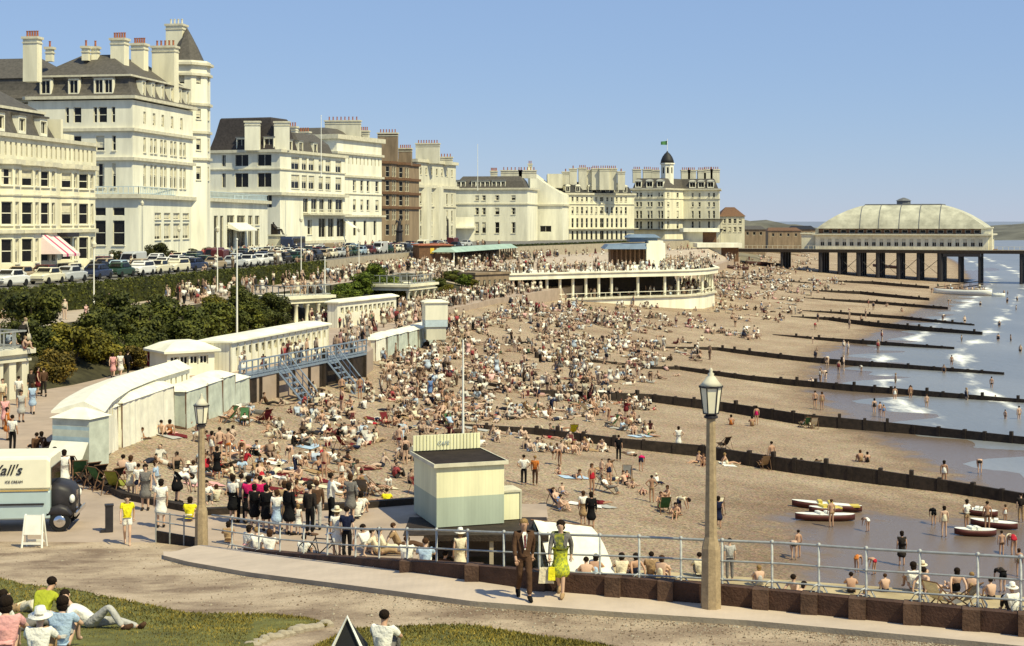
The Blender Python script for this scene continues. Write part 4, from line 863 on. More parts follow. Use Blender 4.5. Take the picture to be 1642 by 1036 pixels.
BUSH = [(50, 505, 40, 'd'), (78, 555, 34, 'd'), (182, 502, 36, 'd'), (222, 528, 40, 'd'), (262, 508, 32, 'd'), (292, 530, 42, 'm'), (335, 520, 38, 'm'), (115, 560, 42, 'y'), (165, 568, 36, 'y'), (212, 585, 28, 'o'), (92, 592, 30, 'o'), (388, 482, 26, 'd'), (437, 497, 27, 'd'), (404, 512, 30, 'm'), (365, 528, 30, 'm'), (245, 562, 34, 'd'), (150, 530, 34, 'd'), (30, 545, 34, 'd'), (305, 560, 32, 'd'), (350, 500, 24, 'y'), (200, 560, 26, 'm'), (282, 580, 22, 'o'), (440, 520, 22, 'd'),
        (545, 474, 20, 'b'), (576, 462, 23, 'b'), (610, 466, 23, 'b'), (562, 482, 18, 'b'), (632, 468, 20, 'm'), (603, 440, 18, 'b'), (645, 478, 17, 'm'), (540, 490, 16, 'm'), (716, 466, 11, 'y'), (726, 446, 13, 'm'), (742, 452, 13, 'b'), (756, 458, 9, 'y'), (706, 456, 11, 'm'), (688, 476, 9, 'm')]
BC = {'d': ((.85, .88, .68), 'dark green'), 'm': ((1.1, 1.15, .8), 'deep green'), 'y': ((1.9, 1.55, .8), 'yellowish green'), 'o': ((1.7, 1.15, .8), 'rusty olive'), 'b': ((1.25, 1.6, .75), 'fresh green')}
for i, (px, py, rp, c) in enumerate(BUSH):
    best = None
    for f in [k / 10 for k in range(11)]:
        y = solveY(px, lambda q: lerp(tl(q), ll(q), f)); bz = lerp(ZT, ZP, f); r = rp * y / F; e = abs(Zc(py, y) - bz - .55 * r)
        if best is None or e < best[0]: best = (e, y, bz, r, lerp(tl(y), ll(y), f))
    e, y, bz, r, x = best; zt = max(Zc(py - rp, y), bz + r); h = (zt - bz) / 1.55
    t = thing('bush', '%s rounded bush on the slope' % BC[c][1], 'bush', (x, y, bz), 'bushes on the bank'); t['_px'] = px; t['_py'] = py
    a, b = bush_protos[i % 5]; o = link('foliage', a, t, BC[c][0], V((0, 0, .72 * h)), R.uniform(0, 6)); o.scale = (r * 1.12, r * 1.12, h); o = link('stems', b, t, None, V((0, 0, .72 * h))); o.scale = (r, r, h)
bushes = [o for o in col.objects if o.name.startswith('bush')]
def hedge(y0, y1, dx, z0, z1, w, label, tint):
    mb = MB(); y = y0; rng = random.Random(3)
    while y < y1:
        for _ in range(int(150 * (z1 - z0) / 2)):
            a = rng.random(); yy = y + rng.random(); x = hl(yy) + dx
            u, v = (rng.choice((-1, 1)) * rng.uniform(.8, 1.05), rng.random()) if a < .65 else (rng.uniform(-1, 1), rng.uniform(.94, 1.04))
            p = V((x + u * w / 2, yy, lerp(z0, z1, v) + .12 * math.sin(yy * 1.7))); s_ = rng.uniform(.06, .13)
            n1, n2 = (V((rng.gauss(0, 1), rng.gauss(0, 1), rng.gauss(0, 1))).normalized() * s_ for _ in range(2)); mb.face([p - n1, p + n2, p + n1, p - n2])
        y += 1
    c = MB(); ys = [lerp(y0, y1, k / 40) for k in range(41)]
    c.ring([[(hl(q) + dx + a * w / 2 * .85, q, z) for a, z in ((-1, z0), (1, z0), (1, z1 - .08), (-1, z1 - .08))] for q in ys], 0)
    t = thing('hedge', label, 'hedge', (hl((y0 + y1) / 2) + dx, (y0 + y1) / 2, z0)); o = mb.build('foliage', 'leaf', t); o.color = (*tint, 1); o = c.build('inner_core', 'leaf', t); o.color = (*[q * .5 for q in tint], 1)  # solid core behind the leaves, at half their tint
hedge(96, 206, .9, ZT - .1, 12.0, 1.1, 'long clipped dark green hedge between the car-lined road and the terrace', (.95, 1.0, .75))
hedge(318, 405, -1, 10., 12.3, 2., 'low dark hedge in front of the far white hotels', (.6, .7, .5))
# front garden shrubs at the great hotel
for i, (px, d, r) in enumerate(((172, 196, 1.1), (200, 194, 1.0), (234, 196, 1.7), (262, 204, 1.0), (290, 212, 1.0), (318, 220, 1.1))):
    t = thing('shrub', 'dark shrub against the foot of the grand hotel', 'shrub', (Xd(px, d) + 1.5, d, GZ), 'shrubs in front of the grand hotel'); t['_px'] = px; t['_py'] = 400
    a, b = bush_protos[i % 5]; o = link('foliage', a, t, (.5, .5, .45), V((0, 0, .8 * r)), R.uniform(0, 6)); o.scale = (r, r, r); o = link('stems', b, t, None, V((0, 0, .8 * r))); o.scale = (r, r, r)
# ---------------------------------------------------------------- promenade buildings
def colonnade(label, P, Q, dp, z0, z1, nc, round_=True, name='promenade_shelter', m='cream'):
    s = Seg(P, Q); t = thing(name, label, 'shelter', (*((s.P + s.Q) / 2), z0)); poly = [s.P - s.n * dp, s.P, s.Q, s.Q - s.n * dp]
    mb = MB(); mb.prism([s.P - s.n * dp, s.P - s.n * (dp - .25), s.Q - s.n * (dp - .25), s.Q - s.n * dp], z0, z1 - .7); mb.build('back_wall', ['greycream'], t)
    mb = MB(); mb.prism(offs(poly, -.05), z1 - .7, z1 - .12); band(mb, poly, z1 - .3, z1, .3); band(mb, poly, z1 - .75, z1 - .6, .12); flat(mb, poly, z1 - .02); mb.build('roof_slab', [m], t)
    for i in range(nc):
        p = s.at(.25 + (s.L - .5) * i / (nc - 1), -.25); mb = MB()
        if round_: mb.lathe((*p, z0), [(.3, 0), (.3, .2), (.23, .25), (.2, z1 - z0 - 1.1), (.28, z1 - z0 - 1.0), (.28, z1 - z0 - .72)], 12)
        else: mb.box((p.x, p.y, (z0 + z1 - .7) / 2), (.55, .45, z1 - z0 - .72), 0, math.atan2(s.d.y, s.d.x))
        mb.build('column', [m], t, round_)
    rail(t, offs(poly, -.1)[0:4], z1, 1.1, 'steel', .9, name='roof_railing'); return t
colonnade('stone colonnade shelter at the left edge with railed roof terrace', (Xd(-70, 86), 86), (Xd(46, 91), 91), 4.5, ZP, ZT, 6, False, m='greycream')
colonnade('columned white shelter under the terrace behind the chalet row', (-23.2, 152.5), (-18.9, 157.2), 5, ZP, ZT, 5)
colonnade('small columned shelter near the pale hut, farther of the two', (Xd(656, 182), 182), (Xd(699, 190), 190), 6, ZP, ZT, 5)
def row_building(name, label, P, Q, dp, z0, z1, wins, roofm='white', pitch=.35, m='white'):
    s = Seg(P, Q); t = thing(name, label, 'chalets', (*((s.P + s.Q) / 2 - s.n * dp / 2), z0)); poly = [s.P - s.n * dp, s.P, s.Q, s.Q - s.n * dp]
    mb = MB(); faces(t, mb, poly, z0, z1, {1: wins, 0: []}); mb.build('wall', ['boards'], t)
    mb = MB(); roof(mb, poly, [(-.25, z1), (-.25, z1 + .12), (dp * .3, z1 + pitch), (dp * .42, z1 + pitch)]); mb.build('roof', [roofm], t)
    return t, s
t, s = row_building('beach_chalets', 'long white row of beach chalets with small square windows behind the blue railings', (-19.9, 105.9), (-15.3, 124.5), 2.4, ZP, 8.9, [('n', (16, .6, .6, .3), 7.9, 8.5, 'nv'), ])
mb = MB()
for i in range(17): p = s.at(s.L * i / 16, .02); mb.box((p.x, p.y, 7.8), (.12, .06, 2.0), 0, math.atan2(s.d.y, s.d.x))
mb.build('pilasters', 'trim', t)
row_building('beach_chalets', 'second white chalet row between the columned shelter and the pale hut', (-17.5, 150), (-12.6, 163), 1.1, ZP, 9.3, [('n', (12, .7, .5, .5), 8.2, 8.8, 'nv')])
P, Q = V((Xd(268, 103), 103)), V((Xd(344, 105), 105)); s = Seg(P, Q)
t = thing('chalet_house', 'white chalet with low hipped roof and dark front windows at the end of the row', 'chalet', (*((P + Q) / 2), ZP)); poly = [P, Q, Q - s.n * 3.2, P - s.n * 3.2]
mb = MB(); faces(t, mb, poly, ZP, 8.4, {0: [('n', (4, .62, .2, .4), 7.55, 8.2, 'vn')], 1: [('n', (2, .8, .3, .3), 7.5, 8.2, 'vn')]}); mb.build('wall', ['white'], t)
mb = MB(); roof(mb, poly, [(-.35, 8.4), (-.35, 8.55), (.5, 9.0), (1.0, 9.15)]); mb.build('roof', ['white'], t)
# the blue decked stage with two flights of steps
dl = [(-18.4, 101.2), (-16.3, 107.3), (-14.0, 114.2), (-11.8, 120.8)]
t = thing('beach_deck', 'blue railed timber deck with two stairways down to the beach', 'deck', (*dl[1], 5.2)); mb = MB(); s1 = Seg(dl[0], dl[-1])
mb.prism([s1.at(0, .1), s1.at(s1.L, .1), s1.at(s1.L, -1.6), s1.at(0, -1.6)], ZP - .05, ZP + .12); mb.build('deck', 'blue', t)
rail(t, [s1.at(0, .05), s1.at(s1.L, .05)], ZP + .12, 1.1, 'blue', .8, name='railing'); rail(t, [s1.at(0, .0), s1.at(s1.L, .0)], ZP + .12, .6, 'blue', 99, name='mid_rail')
for k in range(9): p = s1.at(.3 + (s1.L - .6) * k / 8, .1); mb = MB(); mb.box((p.x, p.y, 5.7), (.18, .18, 2.1)); mb.build('post', 'wood', t)
mb = MB(); mb.prism([s1.at(0, -.0), s1.at(s1.L, -.0), s1.at(s1.L, -.12), s1.at(0, -.12)], 4.2, ZP - .06); mb.build('under_deck_shade', 'wood', t)  # dark sheet standing in for the shade beneath the deck
for u in (6.2, 14.2):
    st = MB(); rl = MB(); n = 7; zb = zbeach(*s1.at(u, 3.)) - .05
    for k in range(n): p = s1.at(u - .12 * k, .25 + .36 * k); z = lerp(ZP + .1, zb, (k + .6) / n); st.box((p.x, p.y, z), (1.5, .34, .06), 0, math.atan2(s1.d.y, s1.d.x))
    for e in (-.78, .78):
        a, b = s1.at(u + e, .1), s1.at(u + e - .85, .25 + .36 * n); st.tube([(*a, ZP), (*b, zb)], .09, 6); rl.tube([(*a, ZP + 1.1), (*b, zb + 1.0)], .045, 6); rl.tube([(*a, ZP + .6), (*b, zb + .5)], .035, 6)
        for q in (0, .5, 1): r = lerp(a, b, q); z = lerp(ZP, zb, q); rl.tube([(*r, z), (*r, z + 1.05)], .04, 5)
    o = st.build('stairway', 'blue', t); rl.build('handrails', 'blue', o)
# ---------------------------------------------------------------- huts and canvas tents on the curve
hc = [(-19.7, 68.5), (-20.5, 73), (-20.9, 78), (-20.8, 83), (-20.1, 89.5)]
def along(pts, n):
    L_ = [0.]
    for a, b in zip(pts, pts[1:]): L_.append(L_[-1] + (V(b) - V(a)).length)
    out = []
    for i in range(n + 1):
        q = L_[-1] * i / n; k = min(len(pts) - 2, max(j for j in range(len(L_)) if L_[j] <= q + 1e-9)); f = (q - L_[k]) / (L_[k + 1] - L_[k]); out.append(lerp(V(pts[k]), V(pts[k + 1]), f))
    return out
hp = along(hc, 11)
for i, (a, b) in enumerate(zip(hp, hp[1:])):
    s = Seg(a, b); t = thing('beach_hut', 'white bathing hut with sloping roof in the curved row', 'beach hut', (*((a + b) / 2), ZP), 'curved row of bathing huts'); t['_px'] = PX(((a + b) / 2).to_3d())[0]; t['_py'] = 600; g = .03
    poly = [s.at(g, -1.0), s.at(g, .85), s.at(s.L - g, .85), s.at(s.L - g, -1.0)]
    mb = MB(); faces(t, mb, poly, ZP - .6, 8.75, {1: [('n', (2, .3, .1, .1), 7.95, 8.5, 'n')]}); mb.build('wall', ['boards'], t)
    mb = MB(); mb.hexa([(*s.at(g - .02, -1.35), 8.75), (*s.at(g - .02, 1.05), 8.75), (*s.at(s.L - g + .02, 1.05), 8.75), (*s.at(s.L - g + .02, -1.35), 8.75)][::1], [(*s.at(g - .02, -1.35), 8.85), (*s.at(g - .02, 0.1), 9.25), (*s.at(s.L - g + .02, 0.1), 9.25), (*s.at(s.L - g + .02, -1.35), 8.85)]); mb.build('roof', ['canvas'], t)
def tent(label, P, Q, dp, h, wallm, roofm='canvas', gap=0.):
    s = Seg(P, Q); zb = min(zbeach(*s.P), zbeach(*s.Q)); t = thing('canvas_tent', label, 'tent', (*((s.P + s.Q) / 2), zb), 'canvas bathing tents'); t['_px'] = PX((*((s.P + s.Q) / 2), zb))[0]
    poly = [s.P - s.n * dp, s.P, s.Q, s.Q - s.n * dp]; mb = MB(); n = max(3, int(s.L / .35)); rng = random.Random(int(s.P.y * 10))
    for e in range(4):
        g = Seg(poly[e], poly[(e + 1) % 4]); k = max(2, int(g.L / .4)); pts = [g.at(g.L * i / k, rng.uniform(-.05, .07)) for i in range(k + 1)]; pts[0] = g.P; pts[-1] = g.Q
        for a, b in zip(pts, pts[1:]): mb.face([(*(a + g.n * .06), zb - .1), (*(b + g.n * .06), zb - .1), (*b, zb + h), (*a, zb + h)])
    mb.build('canvas_wall', [wallm], t, True)
    c = sum(poly, V((0, 0))) / 4; mb = MB(); mb.hexa([(*q, zb + h) for q in offs(poly, .1)], [(*q, zb + h + .3) for q in offs(poly, -.35 * dp)]); mb.build('canvas_roof', [roofm], t)
    for q in poly: mb = MB(); mb.tube([(*q, zb - .2), (*q, zb + h + .05)], .04, 6); mb.build('pole', 'brownwood', t)
    return t
tent('narrow white canvas tent with bright front, second from the blue end tent', (-19.9, 72.2), (-19.75, 74.9), 1.0, 2.2, 'canvas')
tent('longest white canvas screen tent, its wall running down the beach', (-19.7, 75.6), (-18.9, 83.6), 1.2, 2.35, 'canvas')
tent('green grey canvas tent just left of the left lamp lantern', (-18.35, 84.2), (-17.9, 87.6), 1.7, 2.1, 'canvasgreen')
tent('pale green canvas tent behind the left lamp lantern', (-17.95, 88.3), (-17.6, 90.8), 1.8, 2.1, 'canvasgreen')
tent('grey green canvas tent right of the left lamp lantern', (-17.7, 91.6), (-17.4, 94), 2., 2.1, 'canvasgreen')
tent('last canvas tent of the near row, beside the blue deck', (-17.7, 95.6), (-17.3, 98.6), 2., 2.1, 'canvasgreen')
for k in range(6):
    a, b = lerp(V((-12.3, 134.2)), V((-8.0, 158)), k / 6 + .01), lerp(V((-12.3, 134.2)), V((-8.0, 158)), (k + 1) / 6 - .012)
    tent(('white canvas tent at the near end of the far tent row', 'pale green canvas tent next to the white end one', 'third canvas tent of the far row', 'fourth canvas tent of the far row', 'fifth canvas tent of the far row', 'last canvas tent of the far row, beside the pale hut')[k], a, b, 2.0, 1.9, 'canvas' if k == 0 else 'canvasgreen')
# blue tent at the near end with its white front sheet
P = V((Xd(84, 66), 66)); Q = V((Xd(143, 65.4), 65.4)); s = Seg(P, Q); t = thing('striped_tent', 'blue banded canvas tent with white front sheet at the near end of the tents', 'tent', (*((P + Q) / 2), 6.2))
mb = MB(); zs = [6.7, 7.8, 8.05, 8.35, 8.5, 8.85]; ms = [1, 2, 1, 2, 1]
for a, b, mi in zip(zs, zs[1:], ms):
    for e in range(4): q = [P, Q, Q - s.n * 1.5, P - s.n * 1.5]; mb.face([(*q[e], a), (*q[(e + 1) % 4], a), (*q[(e + 1) % 4], b), (*q[e], b)], mi if e == 0 else 1)
mb.build('canvas_wall', ['canvas', 'canvasgreen', 'canvasblue'], t)
mb = MB(); mb.hexa([(*q, 8.85) for q in offs([P, Q, Q - s.n * 1.5, P - s.n * 1.5], .1)], [(*q, 9.25) for q in offs([P, Q, Q - s.n * 1.5, P - s.n * 1.5], -.7)]); mb.build('canvas_roof', ['canvas'], t)
mb = MB(); n = 8
g = [[(*(s.at(s.L * (i / n), .05 + .9 * j / 5 * (1 - .5 * abs(2 * i / n - 1))) ), 7.85 - (1.0 * j / 5) * (1 - .35 * abs(2 * i / n - 1) ** 2)) for i in range(n + 1)] for j in range(6)]
mb.ring(g, 0, False, False); mb.build('front_sheet', ['canvas'], t, True)
# pale hut by the promenade rail
P = V((Xd(682, 150), 150)); Q = V((Xd(718, 150.5), 150.5)); s = Seg(P, Q); t = thing('beach_kiosk', 'small white hut with pale blue lower panel on the far promenade edge', 'hut', (*((P + Q) / 2), 6.2)); poly = [P, Q, Q - s.n * 2, P - s.n * 2]
mb = MB(); faces(t, mb, poly, 7.6, 9.3, {}); mb.build('upper_wall', ['white'], t); mb = MB(); faces(t, mb, offs(poly, -.01), 6.9, 7.6, {}); mb.build('lower_panel', ['bluepale'], t)
mb = MB(); roof(mb, poly, [(-.15, 9.3), (-.15, 9.4), (.4, 9.6)]); mb.build('roof', ['white'], t); mb = MB(); mb.prism(offs(poly, -.15), 5.6, 6.9); mb.build('plinth', 'greycream', t)
# ---------------------------------------------------------------- bandstand
arc = [V(p) for p in ((-0.8, 233), (4, 236), (9.2, 240), (18.4, 246.5), (28.9, 252), (32.8, 257), (36, 266), (37, 284), (34, 305))]
arc2 = along(arc, 30); t = thing('bandstand_arena', 'curved white bandstand colonnade with dark bays bulging out on to the beach', 'bandstand', (18, 262, 3))
inner = offs(arc2, -7, False)
mb = MB()
for i in range(30):
    mb.face([(*arc2[i], 1.2), (*arc2[i + 1], 1.2), (*arc2[i + 1], 5.0), (*arc2[i], 5.0)]); mb.face([(*arc2[i], 5.0), (*arc2[i + 1], 5.0), (*inner[i + 1], 5.0), (*inner[i], 5.0)])
mb.build('base_wall', ['white'], t)
mb = MB(); band(mb, arc2, 4.85, 5.15, .35, closed=False); mb.build('base_string', ['trim'], t)
mb = MB()
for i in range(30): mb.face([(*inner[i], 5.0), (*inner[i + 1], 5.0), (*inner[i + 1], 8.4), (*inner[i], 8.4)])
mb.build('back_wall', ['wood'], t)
mb = MB(); o2 = offs(arc2, .6, False); i2 = offs(arc2, -16, False)
for i in range(30):
    for a, b, c, d in ((o2, 8.35, o2, 9.15), ): mb.face([(*a[i], b), (*a[i + 1], b), (*c[i + 1], d), (*c[i], d)])
    mb.face([(*o2[i], 9.15), (*o2[i + 1], 9.15), (*i2[i + 1], 9.15), (*i2[i], 9.15)]); mb.face([(*o2[i], 8.35), (*inner[i], 8.35), (*inner[i + 1], 8.35), (*o2[i + 1], 8.35)])
band(mb, o2, 9.15, 9.4, .25, closed=False, inn=-.4); mb.build('roof_slab', ['white'], t)
cs = along(arc, 34)
for k in (1, 2, 3, 4, 5, 6, 7, 8, 10, 12, 13, 16, 19, 22, 24, 26, 28, 30, 32): p = cs[k] - V((.3, -.3)); mb = MB(); mb.lathe((*p, 5.0), [(.28, 0), (.24, .2), (.24, 3.2), (.3, 3.36)], 10); mb.build('column', ['white'], t, True)
rail(t, offs(arc2, .1, False), 5.0, .9, 'white', 1.2, name='parapet_railing')
# brown building under the terrace left of the arena
t = thing('promenade_cafe', 'low brown building with small windows left of the white colonnade', 'cafe', (-4, 236, 6.5)); P, Q = V((Xd(762, 226), 226)), V((Xd(816, 232), 232)); s = Seg(P, Q); poly = [P, Q, Q - s.n * 8, P - s.n * 8]
mb = MB(); faces(t, mb, poly, 5, 9.6, {0: [('n', (6, .5, .3, .3), 7.6, 8.6, 'n'), ]}); flat(mb, poly, 9.6); band(mb, poly, 9.4, 9.75, .25); mb.build('wall', ['brownstone'], t)
# the hall with the blue roof
t = thing('bandstand_hall', 'white hall with two-tier blue roof behind the bandstand colonnade', 'hall', (Xd(1018, 292), 292, 9)); zz = lambda y: Zc(y, 290)
x0, x1, x2 = Xd(972, 288), Xd(1036, 288), Xd(1066, 288)
mb = MB(); mb.prism([(x1, 287), (x2, 287), (x2 + .5, 296), (x1, 296)], 9, zz(390)); mb.prism([(x1 + .5, 288), (x2 - .3, 288), (x2 - .3, 296), (x1 + .5, 296)], zz(390), zz(386)); mb.build('end_wall', ['white'], t)
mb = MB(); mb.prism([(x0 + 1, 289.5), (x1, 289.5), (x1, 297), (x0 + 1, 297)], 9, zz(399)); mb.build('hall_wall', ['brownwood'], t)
mb = MB(); mb.hexa([(x0 - .4, 286.6, zz(399)), (x1 + .05, 286.6, zz(399)), (x1 + .05, 300, zz(399)), (x0 - .4, 300, zz(399))], [(x0 + .4, 287.6, zz(392)), (x1 + .05, 287.6, zz(390)), (x1 + .05, 299, zz(390)), (x0 + .4, 299, zz(392))]); mb.build('lower_roof', ['blueroof'], t)
mb = MB(); a, b = Xd(1004, 292), Xd(1058, 292); mb.hexa([(a, 290, zz(381)), (b, 290, zz(381)), (b, 300, zz(381)), (a, 300, zz(381))], [(a + 1, 291, zz(376)), (b - 1, 291, zz(376)), (b - 1, 299, zz(376)), (a + 1, 299, zz(376))]); mb.prism([(a + .6, 290.6), (b - .6, 290.6), (b - .6, 299), (a + .6, 299)], zz(388), zz(381)); mb.build('upper_roof', ['blueroof'], t)
for k in range(8): p = (lerp(x0 + 1.2, x1 - .4, k / 7), 288.2); mb = MB(); mb.box((*p, (9 + zz(399)) / 2), (.3, .3, zz(399) - 9)); mb.build('column', ['brownwood'], t)
# long green-roofed shelter on the terrace
P, Q = V((Xd(728, 262), 262)), V((Xd(826, 306), 306)); s = Seg(P, Q); t = thing('terrace_shelter', 'long open shelter with pale green roof and dark posts along the terrace', 'shelter', (*((P + Q) / 2), 9.8)); n = 24
mb = MB(); mb.hexa([(*s.at(-.5, .5), 12.1), (*s.at(s.L + .5, .5), 12.1), (*s.at(s.L + .5, -4), 12.1), (*s.at(-.5, -4), 12.1)], [(*s.at(0, -.8), 12.9), (*s.at(s.L, -.8), 12.9), (*s.at(s.L, -2.6), 12.9), (*s.at(0, -2.6), 12.9)]); mb.build('roof', ['greenroof'], t)
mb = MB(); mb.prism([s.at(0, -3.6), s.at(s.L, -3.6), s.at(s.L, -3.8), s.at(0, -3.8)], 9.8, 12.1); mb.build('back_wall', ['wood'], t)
for k in range(n): p = s.at(s.L * k / (n - 1)); mb = MB(); mb.box((*p, 10.95), (.22, .22, 2.3)); mb.build('post', ['wood'] if k else ['white'], t)
# brown kiosk with the yellow panel, on the road
t = thing('road_kiosk', 'reddish brown kiosk with three pale windows and a yellow panel', 'kiosk', (Xd(698, 262), 262, 10)); zz = lambda y: Zc(y, 262); P, Q = V((Xd(672, 262), 262)), V((Xd(724, 264), 264)); s = Seg(P, Q); poly = [P, Q, Q - s.n * 4, P - s.n * 4]
mb = MB(); faces(t, mb, poly, 9.8, zz(394), {}); mb.build('wall', ['brownwood'], t); mb = MB(); roof(mb, poly, [(-.3, zz(394)), (-.3, zz(393)), (.8, zz(391))]); mb.build('roof', ['terracotta'], t)
for a, b, m in ((690, 696, mat('yellow_panel', (.75, .5, .06), .6)), (700, 706, 'blind'), (708, 714, 'blind'), (716, 721, 'blind')): mb = MB(); u0, u1 = s.u(a), s.u(b); mb.hexa([(*s.at(u0, .04), zz(407)), (*s.at(u1, .04), zz(407)), (*s.at(u1, -.04), zz(407)), (*s.at(u0, -.04), zz(407))], [(*s.at(u0, .04), zz(398)), (*s.at(u1, .04), zz(398)), (*s.at(u1, -.04), zz(398)), (*s.at(u0, -.04), zz(398))]); mb.build('window' if m == 'blind' else 'sign_panel', [m], t)
# pier gate buildings
for nm, lb, x0, x1, d, y0, y1, ys in (('pier_entrance', 'low white flat-roofed pier entrance in front of the cupola hotel', 1096, 1154, 430, 390, 372, 366), ('pier_entrance', 'lower white flat-roofed booth where the pier deck begins', 1118, 1190, 420, 412, 397, 390)):
    t = thing(nm, lb, 'entrance', (Xd((x0 + x1) / 2, d), d, Zc(y0, d))); mb = MB(); a, b = Xd(x0, d), Xd(x1, d)
    mb.prism([(a, d), (b, d), (b, d + 10), (a, d + 10)], Zc(y1, d), Zc(ys, d)); mb.build('roof_slab', ['white'], t)
    mb = MB(); mb.prism([(a + 1, d + 1.5), (lerp(a, b, .55), d + 1.5), (lerp(a, b, .55), d + 9), (a + 1, d + 9)], Zc(y0 + 8, d), Zc(y1, d)); mb.build('wall', ['greycream'], t)
    mb = MB(); mb.prism([(lerp(a, b, .55), d + 2.5), (b - .6, d + 2.5), (b - .6, d + 9), (lerp(a, b, .55), d + 9)], Zc(y0 + 8, d), Zc(y1, d)); mb.build('doorway', ['brownwood'], t)
# ---------------------------------------------------------------- pier
P0, PD = V((63, 448)), V((.93, -.367)).normalized(); s = Seg(P0, P0 + PD * 110); zd = 9.3
t = thing('pier', 'seaside pier deck on dark iron piles running out over the beach', 'pier', (*P0, 0))
mb = MB(); mb.prism([s.at(-12, 0), s.at(s.L, 0), s.at(s.L, -13), s.at(-12, -13)], zd - .25, zd); mb.build('deck', ['brownwood'], t)
mb = MB(); band(mb, [s.at(-12, 0), s.at(s.L, 0)], zd - .9, zd + .05, .25, closed=False); mb.build('fascia', ['wood'], t)
rail(t, [s.at(-12, .1), s.at(s.L, .1)], zd, 1.1, 'trim', 1.5, name='railing')
up = lambda px: s.u(px)
for px, w in ((1253, .5), (1315, .7), (1345, .6), (1376, .8), (1407, .7), (1440, .7), (1472, .6), (1507, 1.0), (1538, .4), (1570, .4), (1637, .5), (1700, .5)):
    mb = MB()
    for v in (-.5, -4.5, -8.5, -12.5): p = s.at(up(px), v); mb.tube([(*p, -2), (*p, zd - .3)], w * .8, 8)
    for a, b in ((-.5, -4.5), (-4.5, -8.5), (-8.5, -12.5)): p, q = s.at(up(px), a), s.at(up(px), b); mb.tube([(*p, 3), (*q, 7.5)], .1, 5); mb.tube([(*p, 7.5), (*q, 3)], .1, 5)
    mb.build('pile_bent', ['iron'], t)
mb = MB()
for a, b in ((1407, 1440), (1440, 1472), (1472, 1507), (1345, 1376), (1376, 1407)):
    p, q = s.at(up(a), -.5), s.at(up(b), -.5); mb.tube([(*p, 2), (*q, 7)], .08, 5); mb.tube([(*p, 7), (*q, 2)], .06, 5)
mb.build('cross_bracing', ['iron'], t)
mb = MB(); mb.prism([s.at(up(1512), .3), s.at(up(1572), .3), s.at(up(1572), -3), s.at(up(1512), -3)], zd - 1.8, zd - .95); mb.build('landing_stage', ['iron'], t)
t = thing('pier_pavilion', 'big pier music pavilion with ribbed pale green curved roof and roof lantern', 'pavilion', (*s.at(up(1447), -14), zd)); ua, ub = up(1306), up(1584); va, vb = -1.5, -26
mb = MB(); mb.prism([s.at(ua - 1, -13.1), s.at(ub + 1, -13.1), s.at(ub + 1, -28), s.at(ua - 1, -28)], zd - .5, zd); 
mb.build('platform', ['brownwood'], t)
P4 = lambda iu, iv: [s.at(ua + iu, va - iv), s.at(ub - iu, va - iv), s.at(ub - iu, vb + iv), s.at(ua + iu, vb + iv)]
poly = P4(0, 0); mb = MB(); rc = [('n', (22, 1.1, 1, 1), zd + .9, zd + 3.2, 'vbn')]
faces(t, mb, poly, zd, zd + 4.6, {0: rc, 1: [('n', (8, 1.2, 1, 1), zd + .9, zd + 3.2, 'n')], 3: [('n', (8, 1.2, 1, 1), zd + .9, zd + 3.2, 'n')]}); mb.build('wall', ['cream'], t)
mb = MB(); band(mb, poly, zd + 4.2, zd + 4.6, .9); mb.build('eaves', ['trim'], t)
mb = MB(); i1 = P4(.8, .8); faces(t, mb, i1, zd + 4.6, zd + 6.1, {0: [('n', (18, 1.6, 1, 1), zd + 4.8, zd + 5.8, 'n')]}); mb.build('clerestory', ['brownwood'], t)
prof = [(.3, .3, 6.1), (1.6, .7, 7.2), (3.6, 1.4, 8.6), (6., 2.5, 10.1), (8.6, 3.9, 11.4), (11.2, 5.6, 12.4), (13.4, 7.4, 13.0), (14., 9, 13.2)]
domem = mat('pavilion_lead', (.50, .485, .37), .7, .3, .35)
mb = MB(); mb.ring([[(*p, zd + z) for p in P4(a, b)] for a, b, z in prof], 0); mb.build('roof', [domem], t)
for px in (1377, 1407, 1440, 1472, 1505):
    u = up(px); mb = MB(); pts = [(*s.at(clamp(u, ua + a, ub - a), va - b), zd + z + .05) for a, b, z in prof]; mb.tube(pts, .11, 5); mb.build('roof_rib', ['lead'], t)
mb = MB(); mb.ring([[(*p, zd + z) for p in P4(a, b)] for a, b, z in ((13.2, 7.2, 12.9), (13.2, 7.2, 13.25), (13.9, 8.9, 13.3))], 0); mb.build('ridge_curb', ['lead'], t)
mb = MB(); c = s.at(up(1440), -13); oc = [c + V((math.cos(a), math.sin(a))) * 2.0 for a in [6.283 * (k + .5) / 8 for k in range(8)]]; mb.ring([[(*p, zd + z) for p in offs(oc, o)] for o, z in ((0, 13), (0, 14.2), (.3, 14.25), (-.6, 14.8), (-1.6, 15.2))]); mb.build('lantern', ['lead'], t)
for px, lb in ((1310, 'small square corner turret at the left end of the pier pavilion'), ):
    mb = MB(); c = s.at(up(1291), -8); mb.box((*c, zd + 2.2), (4.2, 5, 4.4), 0, -.37); mb.box((*c, zd + 4.6), (4.8, 5.6, .35), 0, -.37); mb.build('side_lodge', ['cream'], t)
mb = MB(); c = s.at(up(1584) - .5, -4); mb.box((*c, zd + 3.2), (3.0, 3.5, 6.4), 0, -.37); mb.box((*c, zd + 6.4), (3.4, 4, .3), 0, -.37); mb.build('corner_tower', ['cream'], t)
